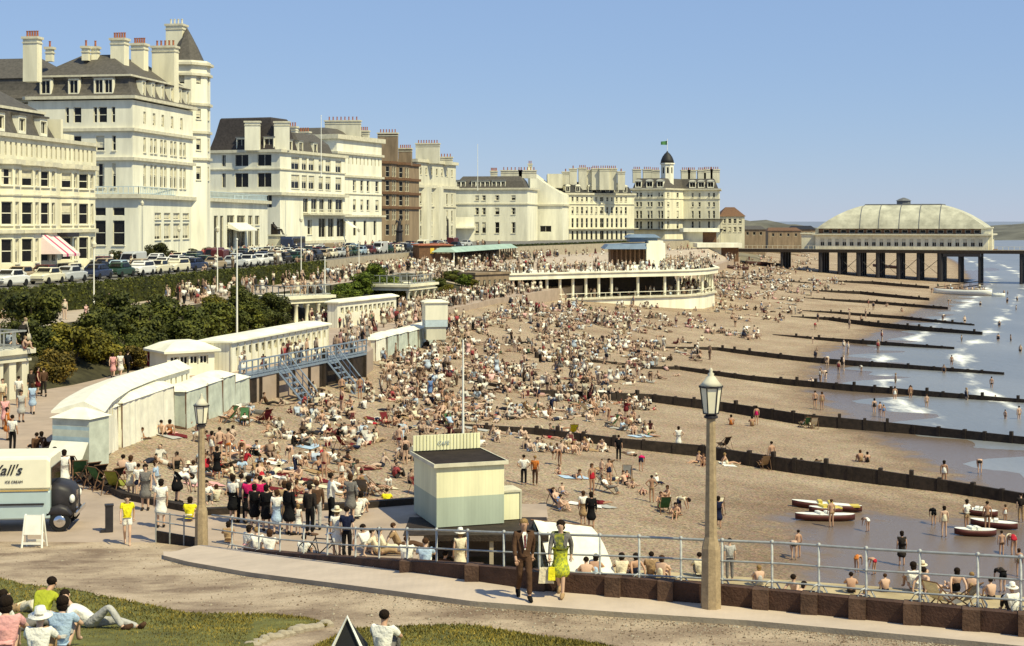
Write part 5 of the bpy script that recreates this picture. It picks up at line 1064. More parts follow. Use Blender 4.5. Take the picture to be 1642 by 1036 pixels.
# ---------------------------------------------------------------- groynes
GR = [([(735, 682), (860, 697), (998, 718), (1120, 732), (1260, 757), (1400, 776), (1520, 790), (1660, 812)], .12, 1.25), ([(745, 610), (860, 634), (1040, 644), (1160, 660), (1290, 682), (1460, 696), (1660, 714)], .12, 1.2), ([(1000, 590), (1090, 593), (1200, 610), (1330, 624), (1450, 633), (1660, 647)], .12, 1.0),
      ([(1040, 557), (1150, 562), (1290, 580), (1430, 590), (1610, 601)], .12, 1.0), ([(1240, 537), (1320, 546), (1400, 553), (1530, 560)], .12, .9), ([(1270, 508), (1330, 514), (1400, 524), (1575, 537)], .12, 1.2), ([(1280, 498), (1340, 503), (1450, 512), (1562, 522)], .12, .8),
      ([(1290, 478), (1400, 487), (1520, 496)], .12, 1.0), ([(1290, 465), (1380, 472), (1490, 482)], .12, 1.2), ([(1320, 450), (1400, 456), (1490, 463)], .12, 1.4), ([(860, 574), (940, 580), (1010, 586)], .35, .4), ([(1150, 446), (1230, 450), (1300, 455)], .3, .6)]
GL = ['nearest tarred timber groyne, running right across to the sea by the bathers', 'second timber groyne from the front, passing behind the tall lamp lantern', 'third timber groyne from the front, reaching far into the surf', 'fourth timber groyne with gaps between its planks over the water', 'short thin groyne ending in shallow water beyond the fourth', 'heavy dark groyne with tall planking half way to the pier', 'slender open groyne just behind the heavy one', 'low dark groyne ending level with the white launch', 'broad dark groyne just short of the pier piles', 'dark groyne standing under the pier deck', 'low half-buried plank line amid the thickest crowd', 'low dark plank line at the foot of the bandstand end wall']
for (pts, h0, h1), lb in zip(GR, GL):
    P = []
    for i, (px, py) in enumerate(pts): q = GB(px, py); P.append(q)
    t = thing('groyne', lb, 'groyne', P[0], 'timber groynes'); mb = MB(); n = len(P)
    hs = [lerp(h0, h1, (i / (n - 1)) ** .6) * (1 - .45 * sstep(i / (n - 1), .6, 1)) * (1 if P[0].y < 150 else .85) for i in range(n)]
    for i in range(n - 1):
        a, b = P[i], P[i + 1]; d = (b - a); d.z = 0; d.normalize(); nn = V((-d.y, d.x, 0)) * .11
        za, zb = a.z + hs[i], b.z + hs[i + 1]
        mb.hexa([(a.x - nn.x, a.y - nn.y, -1.5), (b.x - nn.x, b.y - nn.y, -1.5), (b.x + nn.x, b.y + nn.y, -1.5), (a.x + nn.x, a.y + nn.y, -1.5)][::-1][::-1], [(a.x - nn.x, a.y - nn.y, za), (b.x - nn.x, b.y - nn.y, zb), (b.x + nn.x, b.y + nn.y, zb), (a.x + nn.x, a.y + nn.y, za)])
    mb.build('plank_wall', 'wood', t)
    tot = [0.]
    for a, b in zip(P, P[1:]): tot.append(tot[-1] + (b - a).length)
    st = 1.9 if tot[-1] < 60 else 2.6; k = 0.
    rng = random.Random(int(P[0].x * 7)); pm = None
    while k < tot[-1]:
        i = max(j for j in range(n) if tot[j] <= k); i = min(i, n - 2); f = (k - tot[i]) / (tot[i + 1] - tot[i]); p = lerp(P[i], P[i + 1], f); hh = lerp(hs[i], hs[i + 1], f)
        z1 = p.z + hh + rng.choice((-.05, .06, .1, .16, .32)); d = P[i + 1] - P[i]
        if pm is None: b_ = MB(); b_.box((0, 0, -1.25), (.24, .34, 2.5)); pm = b_.mesh('post', [M['wood']])
        link('post', pm, t, None, V((p.x, p.y, z1)) - P[0], math.atan2(d.y, d.x)); k += st * rng.uniform(.8, 1.2)
    for (a, b), f in zip(zip(P[1:], P[2:]), (.9, .55, .6, .7, .3, .5)):
        if h1 > .9: pass
# ---------------------------------------------------------------- near railing
RT = [(340, 826), (372, 830), (442, 840), (567, 848), (700, 850), (860, 856), (1025, 861), (1158, 867), (1259, 871), (1400, 881), (1642, 894), (1740, 900)]
def railpt(px): d = GN(px, interp(WALL, px)).y + .2; return V((Xd(px, d), d, Zc(interp(RT, px), d)))
t = thing('promenade_railing', 'pale grey iron railing with curly braced posts above the low dark wall', 'railing', railpt(900) - V((0, 0, 1.1)))
cols = list(range(340, 1741, 35))
for nm, dz, r in (('top_rail', 0, .03), ('middle_rail', -.44, .022), ('lower_rail', -.84, .022)):
    mb = MB(); mb.tube([railpt(p) + V((0, 0, dz)) for p in cols], r, 6); mb.build(nm, 'steel', t, True)
M['postpaint'] = mat('weathered_post_paint', (.44, .45, .43), .5, .3, 5.); pp = MB(); pp.tube([(0, 0, -1.12), (0, 0, -.9), (0, 0, .03)], [.045, .026, .026], 8); pp.ball((0, 0, .02), .042); pp.ball((0, 0, -.44), .036); pp.ball((0, 0, -.84), .036)
for sx in (-1, 1): pp.tube([(0, 0, -.8), (sx * .1, 0, -.86), (sx * .17, 0, -.98), (sx * .15, 0, -1.1)], .02, 6); pp.tube([(0, 0, -.95), (sx * .07, 0, -.97), (sx * .09, 0, -1.04)], .016, 6)
pm = pp.mesh('post', [M['postpaint']], smooth=True)
for px in (372, 415, 449, 487, 525, 570, 608, 653, 700, 750, 808, 865, 962, 1025, 1092, 1158, 1238, 1313, 1389, 1475, 1568, 1637, 1720): link('post', pm, t, None, railpt(px) - t.location, -.2)
t = thing('low_fence', 'short dark boarded fence with thin rails beside the left lamp post', 'fence', G(285, 880, ZP)); a, b = G(250, 872, ZP), G(318, 884, ZP)
mb = MB(); mb.hexa([a, b, b + V((0, .12, 0)), a + V((0, .12, 0))], [q + V((0, 0, .42)) for q in (a, b, b + V((0, .12, 0)), a + V((0, .12, 0)))]); mb.build('boards', 'wood', t)
mb = MB()
for h in (.75, 1.05): mb.tube([a + V((0, 0, h)), b + V((0, 0, h))], .022, 6)
for k in range(4): p = lerp(a, b, k / 3); mb.tube([p, p + V((0, 0, 1.1))], .03, 6)
mb.build('rails', 'steel', t)
# ---------------------------------------------------------------- lamp posts
glm = mat('lantern_glass', (.80, .75, .56), .35, .08, 4.)
def lamp(base, label, H=4.06):
    t = thing('lamp_post', label, 'lamp post', base, 'promenade lamp posts'); x, y, z = base
    mb = MB(); mb.lathe(base, [(.225, -.1), (.22, .1), (.20, 1.3), (.17, 1.42), (.135, 1.55), (.10, H - .1), (.10, H)], 8, a0=.39); mb.build('column', 'post', t)
    mb = MB(); mb.lathe((x, y, z + H), [(.10, 0), (.15, .02), (.15, .06), (.09, .1)], 12); mb.lathe((x, y, z + H + .08), [(.04, 0), (.17, .02), (.175, .05)], 6); mb.build('collar', 'iron', t)
    mb = MB(); mb.lathe((x, y, z + H + .12), [(.155, 0), (.225, .56)], 6); mb.build('lantern_glass', [glm], t)
    mb = MB()
    for k in range(6):
        a = 6.283 * k / 6; c, s_ = math.cos(a), math.sin(a); mb.tube([(x + .16 * c, y + .16 * s_, z + H + .12), (x + .232 * c, y + .232 * s_, z + H + .68)], .014, 5)
    mb.lathe((x, y, z + H + .66), [(.225, 0), (.262, .01), (.262, .05), (.2, .07)], 6)
    mb.build('lantern_frame', 'iron', t)
    mb = MB(); mb.lathe((x, y, z + H + .71), [(.25, 0), (.17, .08), (.10, .18), (.06, .22), (.07, .25), (.03, .29), (.045, .33), (.01, .38)], 12); mb.build('lantern_cap', 'trim', t, True); return t
lamp(GN(1140, 985, .12), 'tall concrete lamp post with white lantern on the near pavement at right')
lamp(G(323, 886, ZP), 'left lamp post with small white lantern beside the end of the railing')
# ---------------------------------------------------------------- refreshment kiosk
M['felt'] = mat('roofing_felt', (.035, .027, .024), .95, .3, 3., spec=.1)
a, b = V((-2.62, 52)), V((-.28, 52.8)); s = Seg(a, b); dp = 3.0; poly = [a, b, b - s.n * dp, a - s.n * dp]; k0, k1, k2 = 6.86, 7.88, 8.95
t = thing('refreshment_kiosk', 'cream and pale blue boarded kiosk with dark flat roof and fluted roof sign', 'kiosk', (*((a + b) / 2 - s.n * 1.5), k0))
yel = boards('cream_yellow_boards', (.80, .77, .50), .16, .9); blu = boards('duck_egg_boards', (.42, .48, .38), .16, .9)
mb = MB(); faces(t, mb, poly, k1, k2, {}); faces(t, mb, poly, k0, k1, {}, 1); 
mb.build('boarded_wall', [yel, blu], t)
mb = MB(); mb.hexa([(*q, k2 + (.0 if i < 2 else .0)) for i, q in enumerate(offs(poly, .1))], [(*q, k2 + .1) for q in offs(poly, .1)]); mb.build('roof', ['felt'], t)
mb = MB(); band(mb, offs(poly, .1), k2 + .0, k2 + .13, .03); mb.build('roof_edge', ['trim'], t)
q0, q1 = poly[3] - s.d * .05, poly[2] + s.d * .05; mb = MB(); sg = Seg(q0, q1); n = 40
for i in range(n):
    p = sg.at(sg.L * (i + .5) / n, .02 if i % 2 else .05); mb.box((*p, k2 + .42), (sg.L / n, .06, .56), 0, math.atan2(sg.d.y, sg.d.x))
so_ = mb.build('roof_sign', [yel], t)
mb = MB()
for u in (.2, sg.L - .2): p = sg.at(u, -.15); mb.box((*p, k2 + .3), (.06, .06, .5), 0)
mb.build('sign_bracket', 'wood', so_)
def text(body, size, p, rx, rz, m, parent, name='lettering', shear=0., ext=.006, bold=0.):
    cu = bpy.data.curves.new(name, 'FONT'); cu.body = body; cu.size = size; cu.shear = shear; cu.extrude = ext; cu.offset = bold; cu.resolution_u = 4
    o = bpy.data.objects.new(name + '_tmp', cu); col.objects.link(o); dg = bpy.context.evaluated_depsgraph_get(); me = bpy.data.meshes.new_from_object(o.evaluated_get(dg)); bpy.data.objects.remove(o); bpy.data.curves.remove(cu)
    me.materials.clear(); me.materials.append(M[m] if isinstance(m, str) else m); o = link(name, me, parent, None, V(p) - wloc(parent)); o.rotation_euler = (rx, 0, rz); return o
p = sg.at(.9, .1); text('CAFE', .2, (*p, k2 + .33), rad(90), math.atan2(sg.d.y, sg.d.x), mat('faded_blue_lettering', (.36, .42, .46), .7), t, shear=.25)
mb = MB(); c = poly[1] - s.n * .5; mb.prism([c, c + s.d * .78, c + s.d * .78 - s.n * .9, c - s.n * .9], k0, k0 + .98); mb.build('side_counter', [yel], t)
mb = MB(); mb.prism([c + s.n * .05, c + s.d * .82 + s.n * .05, c + s.d * .82 - s.n * .95, c - s.n * .95], k0 + .98, k0 + 1.05); p = c + s.d * .8 + s.n * .02; mb.box((*p, k0 + .5), (.06, .06, 1.0)); mb.build('counter_top', 'trim', t)
mb = MB(); mb.prism([(-3.7, 50.9), (1.25, 50.9), (1.25, 54.0), (-3.0, 54.0), (-3.7, 54)], 6.62, 6.83); mb.build('platform', 'wood', t)
for x in (-2.9, -1.9, -.7, .3, 1.1): mb = MB(); mb.box((x, 51.1, 6.0), (.14, .14, 1.25)); mb.build('platform_post', 'concrete', t)
mb = MB(); mb.tube([(-1.9, 58.2, 3.5), (-1.9, 58.2, 8.9), (-1.9, 58.2, Zc(545, 58.2))], [.06, .05, .03], 8); o = mb.build('flagpole', 'whitepaint'); recenter(o); tag(o, 'tall bare white flagpole rising behind the cream and blue kiosk', 'flagpole')
# ---------------------------------------------------------------- white tarpaulin tent
t = thing('tarpaulin_shelter', 'low white tarpaulin shelter with grey green end behind the strolling couple', 'shelter', (2.2, 51, 5.4))
A0, A1, B0, B1_, C0, C1 = V((.75, 51.9, 7.15)), V((2.75, 52.3, 6.85)), V((1.35, 50.0, 5.42)), V((3.55, 50.3, 5.42)), V((.5, 53.6, 5.42)), V((3.3, 54, 5.42))
mb = MB()
def sheet(p0, p1, q0, q1, sag, n=10, m=8):
    mb.ring([[lerp(lerp(p0, p1, i / n), lerp(q0, q1, i / n), j / m) - V((0, 0, sag * math.sin(math.pi * j / m) * (1 + .3 * math.sin(i * 1.9)))) + V((0, -.04 * math.sin(i * 2.4), 0)) for i in range(n + 1)] for j in range(m + 1)], 0, False, False)
sheet(A0, A1, B0, B1_, -.28); sheet(A0, A1, C0, C1, -.2); mb.face([A1, B1_, C1]); mb.build('canvas_sheet', 'canvas', t, True)
mb = MB(); mb.face([A0 + V((.02, 0, -.03)), C0, B0]); mb.face([A0 + V((.01, 0, -.04)), B0 + V((-.42, .5, 0)), B0 + V((-.15, .0, 0))]); mb.build('end_flap', mat('shade_tinted_canvas', (.20, .23, .20), .85, .2, 2.), t)  # shade on the white canvas end is put into its grey green colour
mb = MB(); mb.tube([A0 + V((-.1, 0, .0)), A1 + V((.1, 0, 0))], .03, 6); mb.build('ridge_pole', 'brownwood', t)
# ---------------------------------------------------------------- ice cream van, board, bin
VA = rad(6); vo = V((-15.9, 51.5, ZP)); t = thing('ice_cream_van', 'cream and pale blue ice cream van with black bonnet, cut by the left edge', 'van', vo); ca, sa = math.cos(VA), math.sin(VA)
def vt(mb, name, m, smooth=False, parent=None):
    mb.v = [(vo.x + x * ca - y * sa, vo.y + x * sa + y * ca, vo.z + z) for x, y, z in mb.v]; return mb.build(name, m, parent or t, smooth)
vcream = mat('van_cream', (.80, .76, .58), .35, .05, 2., spec=.5); vblue = mat('van_blue', (.42, .52, .52), .35, .05, 2., spec=.5)
def sect(x, z0, z1, y0, y1, r=.12):
    return [(x, y0 + r, z0), (x, y0, z0 + r), (x, y0, z1 - r), (x, y0 + r * .4, z1 - r * .35), (x, y0 + r, z1), (x, y1 - r, z1), (x, y1 - r * .4, z1 - r * .35), (x, y1, z1 - r), (x, y1, z0 + r), (x, y1 - r, z0)]
mb = MB(); mb.ring([sect(x, 1.42, 2.62 - dz, .0 + q, 2.0 - q) for x, q, dz in ((-3.6, .15, .15), (-3.5, 0, 0), (-.12, 0, 0), (0, .03, .1))]); vt(mb, 'upper_body', [vcream])
mb = MB(); mb.ring([sect(x, .45, 1.42, .0 + q, 2.0 - q, .05) for x, q in ((-3.6, .12), (-3.5, 0), (-.12, 0), (0, .02))]); vt(mb, 'lower_body', [vblue])
mb = MB(); mb.box((-1.75, -.012, 1.45), (3.4, .03, .05)); vt(mb, 'stripe', [mat('ochre_stripe', (.5, .34, .12), .5)]); mb = MB(); mb.box((-1.8, -.02, .98), (3.2, .05, .06)); vt(mb, 'side_rail', 'iron')
mb = MB(); mb.ring([sect(x, .45, h, .22 + q, 1.78 - q, .18) for x, h, q in ((-.02, 1.62, 0), (.28, 1.58, .02), (.58, 1.48, .08), (.74, 1.3, .2))]); vt(mb, 'bonnet', 'iron', True)
mb = MB(); mb.ring([sect(x, z0, z1, .0, .42, .1) for x, z0, z1 in ((-.12, .55, .66), (.02, .52, .84), (.3, .52, .92), (.54, .5, .84), (.7, .45, .6))]); vt(mb, 'front_wing', 'iron', True)
mb = MB(); mb.ring([sect(x, z0, z1, 1.58, 2.06, .12) for x, z0, z1 in ((-.12, .55, .66), (.02, .52, .84), (.3, .52, .92), (.54, .5, .84), (.7, .45, .6))]); vt(mb, 'front_wing', 'iron', True)
mb = MB(); mb.hexa([(.02, .2, 1.6), (.02, 1.8, 1.6), (-.1, 1.8, 1.6), (-.1, .2, 1.6)][::-1], [(.03, .2, 2.2), (.03, 1.8, 2.2), (-.1, 1.8, 2.2), (-.1, .2, 2.2)][::-1]); vt(mb, 'windscreen', 'glass')
for y in (.36, 1.64): mb = MB(); mb.ball((.68, y, 1.08), (.1, .15, .15)); vt(mb, 'headlight', 'whitepaint', True)
mb = MB(); mb.box((.84, 1.0, .58), (.06, 1.9, .12)); vt(mb, 'bumper', 'chrome'); mb = MB(); mb.ring([[(.72 + .04 * (1 - abs(k - 3) / 3), .62 + .76 * k / 6, z) for k in range(7)] for z in (.6, 1.3)], 0, False, False); vt(mb, 'radiator_grille', 'chrome')
for x, y in ((.32, .12), (.32, 1.88), (-2.5, .1), (-2.5, 1.9)):
    mb = MB()
    def wheel(mb, x, y, z, r, w, mi=0):
        mb.ring([[(x + rr * math.cos(6.283 * k / 16), yy, z + rr * math.sin(6.283 * k / 16)) for k in range(16)] for rr, yy in ((r * .6, y - w / 2), (r * .93, y - w / 2), (r, y - w * .3), (r, y + w * .3), (r * .93, y + w / 2), (r * .6, y + w / 2))], mi)
    wheel(mb, x, y, .36, .36, .2); o = vt(mb, 'wheel', 'rubber'); hm_ = MB(); sg_ = -1 if y < 1 else 1; hm_.ring([[(x + rr * math.cos(6.283 * k / 14), y + sg_ * yy, .36 + rr * math.sin(6.283 * k / 14)) for k in range(14)][::sg_] for rr, yy in ((.22, .10), (.2, .125), (.08, .145))]); vt(hm_, 'hubcap', 'chrome', True, o)
mb = MB(); mb.ring([[(-2.5 + r * math.cos(a), -.03 - q, .42 + r * math.sin(a)) for a in [math.pi * k / 12 for k in range(13)]] for r, q in ((.42, 0), (.46, .03), (.62, .03), (.66, 0))], 0, False, False); vt(mb, 'wheel_arch', [vcream], True)
script = mat('black_script_paint', (.03, .03, .035), .4)
def vtxt(body, size, x, z, sh, bold): text(body, size, (vo.x + x * ca + .02 * sa, vo.y + x * sa - .02 * ca, vo.z + z), rad(90), VA, script, t, shear=sh, bold=bold)
vtxt("Wall's", .5, -2.2, 2.0, .38, .006); vtxt('ICE CREAM', .12, -1.5, 1.72, 0, 0)
p = G(55, 880, ZP); t = thing('sandwich_board', 'white wooden folding board standing by the ice cream van', 'board', p); mb = MB()
for sy in (-1, 1):
    for x in (-.33, .33): mb.tube([p + V((x, sy * .28, 0)), p + V((x * .86, sy * .03, 1.12))], .035, 6)
    for z, w in ((.22, .62), (.52, .6)): y = sy * lerp(.28, .03, z / 1.12); mb.box((p.x, p.y + y, p.z + z), (w, .03, .07))
mb.build('frame', 'whitepaint', t); mb = MB()
for sy in (-1, 1): mb.hexa([p + V((-.27, sy * .2 - .015, .5)), p + V((.27, sy * .2 - .015, .5)), p + V((.27, sy * .2 + .015, .5)), p + V((-.27, sy * .2 + .015, .5))], [p + V((-.25, sy * .05 - .015, 1.1)), p + V((.25, sy * .05 - .015, 1.1)), p + V((.25, sy * .05 + .015, 1.1)), p + V((-.25, sy * .05 + .015, 1.1))])
mb.build('panel', 'whitepaint', t)
p = G(175, 853, ZP); mb = MB(); mb.box(p + V((0, 0, .47)), (.26, .26, .9), 0, .3); mb.box(p + V((0, 0, .93)), (.3, .3, .05), 0, .3); mb.box(p + V((-.14, 0, .05)), (.3, .3, .1), 0, .3); o = mb.build('litter_bin', 'iron'); recenter(o); tag(o, 'narrow black litter bin beside the woman in yellow', 'bin')
# bicycle against the railing
p = G(516, 905, ZP); t = thing('bicycle', 'dark bicycle leaning inside the railing near the woman in the white hat', 'bicycle', p); bx = V((.93, -.37, 0)).normalized()
for k, x in enumerate((-.52, .52)):
    mb = MB(); c = p + bx * x + V((0, 0, .34)); mb.tube([c + bx * .33 * math.cos(6.283 * i / 20) + V((0, 0, .33 * math.sin(6.283 * i / 20))) for i in range(21)], .02, 5)
    for i in range(8): mb.tube([c, c + bx * .32 * math.cos(6.283 * i / 8) + V((0, 0, .32 * math.sin(6.283 * i / 8)))], .005, 4)
    mb.build('wheel', 'rubber', t)
fr = lambda x, z: p + bx * x + V((0, 0, z)); mb = MB()
for a, b in (((-.52, .34), (-.1, .32)), ((-.52, .34), (-.22, .82)), ((-.1, .32), (-.24, .9)), ((-.1, .32), (.34, .72)), ((-.21, .8), (.33, .8)), ((.52, .34), (.3, .98))): mb.tube([fr(*a), fr(*b)], .02, 6)
mb.build('frame', 'iron', t); mb = MB(); mb.tube([fr(.2, 1.0), fr(.3, 1.0), fr(.38, .98)], .015, 5); n_ = V((-bx.y, bx.x, 0)); mb.tube([fr(.28, 1.0) - n_ * .28, fr(.3, 1.0), fr(.28, 1.0) + n_ * .28], .015, 6); mb.build('handlebar', 'chrome', t); mb = MB(); mb.ball(fr(-.25, .92), (.13, .08, .04)); mb.build('saddle', 'brownwood', t)
# ---------------------------------------------------------------- boats and paddle floats
redhull = mat('dark_red_hull', (.09, .025, .02), .5, .2, 3.); ylw = mat('yellow_paint', (.62, .48, .08), .5, .1, 3.)
def boat(name, label, a, b, w, h, hull, top, tip=None, cat='float', z=None, group=None, yellow_end=False):
    a, b = V(a), V(b); d = b - a; L_ = d.length; d.normalize(); n = V((-d.y, d.x, 0)).normalized(); c = (a + b) / 2; t = thing(name, label, cat, c, group); N = 12; rings = []; deck = []
    for i in range(N + 1):
        u = i / N; f = (1 - abs(2 * u - 1) ** 3.5) ** .6 if 0 < u < 1 else .18; f = max(.18, f); q = a + d * L_ * u; sh = .12 * h * abs(2 * u - 1) ** 2
        rings.append([q + n * (w / 2 * f * k) + V((0, 0, z_ + sh)) for k, z_ in ((-.7, 0), (-1, h * .5), (-1.02, h), (-.9, h + .02), (.9, h + .02), (1.02, h), (1, h * .5), (.7, 0))]); deck.append((q, f, sh))
    mb = MB(); mb.ring(rings); mb.build('hull', [hull], t, True)
    mb = MB(); mb.ring([[q + n * (w / 2 * f * k * .97) + V((0, 0, h + .035 + sh)) for k in (-1, 1)] for q, f, sh in deck], 0, False, False); mb.ring([[q + n * (w / 2 * f * k * .97) + V((0, 0, h + .028 + sh)) for k in (1, -1)] for q, f, sh in deck], 0, False, False); mb.build('deck', [top], t)
    mb = MB()
    for u in (.4, .55): q = a + d * L_ * u; mb.box(q + V((0, 0, h + .1)), (.22, w * .75, .14), 0, math.atan2(d.y, d.x))
    mb.build('seat', [ylw if yellow_end else top], t)
    if yellow_end: q = b - d * .5; mb = MB(); mb.box(q + V((0, 0, h + .02)), (.7, w * .78, .09), 0, math.atan2(d.y, d.x)); mb.build('end_panel', [ylw], t)
    return t
gp = 'paddle floats on the wet beach'
for a, b, lb, ye in (((1270, 812), (1382, 822), 'longest white topped paddle float with a yellow end, farthest of its three', True), ((1276, 834), (1370, 835), 'white and dark red paddle float nearest the standing tan boy', False), ((1298, 823), (1350, 824), 'small white paddle float lying between two longer ones', True),
                 ((1545, 824), (1600, 830), 'white paddle float behind the two bathers at right, farthest of its three', False), ((1556, 842), (1632, 850), 'middle white paddle float of the right hand three', False), ((1531, 858), (1597, 860), 'white paddle float with red side nearest the right edge railing', False)):
    boat('paddle_float', lb, GB(*a) + V((0, 0, .03)), GB(*b) + V((0, 0, .03)), .85, .30, redhull, M['whitepaint'], cat='paddle float', group=gp, yellow_end=ye)
q = lambda px, d: (Xd(px, d), d, -.25)
t = boat('motor_launch', 'long white pleasure launch full of passengers at the water edge by the pier', q(1497, 362), q(1590, 352), 3.2, 1.5, M['whitepaint'], M['brownwood'], cat='launch')
t = boat('dinghy', 'small white dinghy lying off the bow of the launch', q(1590, 350), q(1612, 349), 1.6, .9, M['whitepaint'], M['whitepaint'], cat='dinghy')
t = thing('boarding_gangway', 'wheeled boarding gangway leaning up to the white launch', 'gangway', q(1545, 360)); mb = MB(); a, b = V(q(1500, 366)) + V((0, 0, .6)), V(q(1575, 357)) + V((0, 0, 2.6)); n = V((0, .5, 0)); mb.hexa([a - n, b - n, b + n, a + n], [x + V((0, 0, .15)) for x in (a - n, b - n, b + n, a + n)]); mb.build('plank', 'wood', t)
mb = MB()
for k in range(5):
    for e in (-1, 1): p = lerp(a, b, k / 4) + n * e; mb.tube([p, p + V((0, 0, 1))], .05, 5)
for e in (-1, 1): mb.tube([a + n * e + V((0, 0, 1)), b + n * e + V((0, 0, 1))], .05, 5)
mb.build('handrail', 'wood', t)
dr = mat('dark_boat_hull', (.07, .03, .025), .6, .2, 2.)
for (x0, y0, x1, y1), lb in (((1148, 430, 1200, 434), 'dark red rowing boat drawn up below the pier entrance'), ((1196, 424, 1252, 428), 'long dark boat drawn up beside the first pier piles'), ((1400, 428, 1450, 432), 'dark boat lying among the pier piles')):
    a, b = GB(x0, y0), GB(x1, y1); boat('rowing_boat', lb, a + V((0, 0, .05)), b + V((0, 0, .05)), 2.2, .9, dr, M['wood'], cat='boat', group='dark boats near the pier')
# ---------------------------------------------------------------- poles, statue, memorial on the terrace and road
def pole(name, label, x, y, z0, z1, r=.07, m='whitepaint', lamp=True, group=None):
    t = thing(name, label, 'lamp' if lamp else 'flagpole', (x, y, z0), group); mb = MB(); mb.tube([(x, y, z0), (x, y, z0 + .8), (x, y, z1)], [r * 1.6, r, r * .6], 8); mb.build('pole', m, t)
    if lamp: mb = MB(); mb.lathe((x, y, z1), [(.08, 0), (.2, .1), (.24, .4), (.1, .6), (.02, .7)], 8); mb.build('lamp_head', 'trim', t)
    else: mb = MB(); mb.ball((x, y, z1 + .06), .1); mb.build('finial', m, t)
f1 = lambda y: hl(y) + 2.2
for px, yt, lb in ((153, 398, 'pale pole lamp in front of the hedge, nearest the left edge'), (349, 372, 'pale pole lamp on the terrace by the tall flagpole'), (482, 356, 'pale pole lamp where the hedge turns lighter'), (576, 372, 'pale pole lamp above the bright green bushes')):
    y = solveY(px, f1); pole('terrace_lamp', lb, f1(y), y, ZT, Zc(yt, y), group='pale lamps along the terrace')
pole('flagpole', 'tall white pole behind the chalet row in front of the dark bushes', Xd(380, 129), 129, ZP, Zc(385, 129), .09, lamp=False)
pole('flagpole', 'white pole at the corner of the columned shelter', Xd(521, 158), 158, ZT, Zc(414, 158), .08, lamp=False)
for px, d, yt, lb in ((228, 190, 330, 'street lamp in front of the grand hotel sign'), (287, 205, 372, 'short street lamp before the white ground storey'), (515, 285, 186, 'thin white roof flagpole above the white hotel'), (766, 412, 232, 'thin roof flagpole on the low white hotel')):
    pole('street_lamp' if d < 280 else 'flagpole', lb, Xd(px, d), d, GZ if d < 280 else 26, Zc(yt, d), .06 if d < 280 else .09, 'steel' if d < 280 else 'whitepaint', d < 280)
pole('street_lamp', 'dark lamp standard in front of the grey cream house', Xd(718, 350), 350, ZR, Zc(352, 350), .3, 'iron')
t = thing('war_memorial', 'dark bronze memorial figure on a tall pedestal in the road', 'memorial', (Xd(640, 300), 300, ZR)); x, y = Xd(640, 300), 300.; mb = MB(); mb.box((x, y, ZR + .3), (3, 3, .6)); mb.box((x, y, ZR + .8), (2.2, 2.2, .5)); mb.lathe((x, y, ZR + 1), [(.9, 0), (.7, .3), (.6, 2.3), (.85, 2.5), (.85, 2.7)], 8); mb.build('pedestal', 'iron', t)
mb = MB(); mb.tube([(x, y, ZR + 3.6), (x, y, ZR + 4.6), (x + .1, y, ZR + 5.3), (x + .1, y, ZR + 5.7)], [.55, .35, .3, .16], 8); mb.ball((x + .1, y, ZR + 5.9), .2); mb.tube([(x + .1, y, ZR + 5.3), (x + .6, y, ZR + 5.9), (x + .7, y, ZR + 6.4)], [.12, .1, .08], 6); mb.tube([(x, y, ZR + 5.2), (x - .5, y + .3, ZR + 5.6), (x - .9, y + .4, ZR + 4.7)], [.2, .25, .05], 6); mb.build('winged_figure', 'iron', t)
x, y = Xd(444, 270), 270.; bz_ = mat('dark_bronze', (.035, .028, .022), .45, .3, 3., metal=.4); t = thing('statue', 'dark bronze statue of a seated figure on a tall white plinth beside the white hotel', 'statue', (x, y, GZ)); mb = MB(); mb.box((x, y, GZ + 1.5), (2.3, 2.6, 3.0), 0, -.2); mb.box((x, y, GZ + .25), (3.0, 3.3, .5), 0, -.2); mb.box((x, y, GZ + 3.1), (2.7, 3.0, .3), 0, -.2); mb.build('plinth', 'greycream', t)
mb = MB(); mb.box((x - .25, y + .2, GZ + 3.7), (1.3, 1.4, .9), 0, -.2); mb.box((x - .75, y + .3, GZ + 4.4), (.3, 1.3, 1.5), 0, -.2); mb.build('chair', [bz_], t)
me = body_mesh('recline', 1).copy(); me.materials.clear(); me.materials.append(bz_); o = link('seated_figure', me, t, None, V((x, y, GZ + 3.2)) - t.location, rad(70)); o.scale = (2.0, 1.9, 2.3)
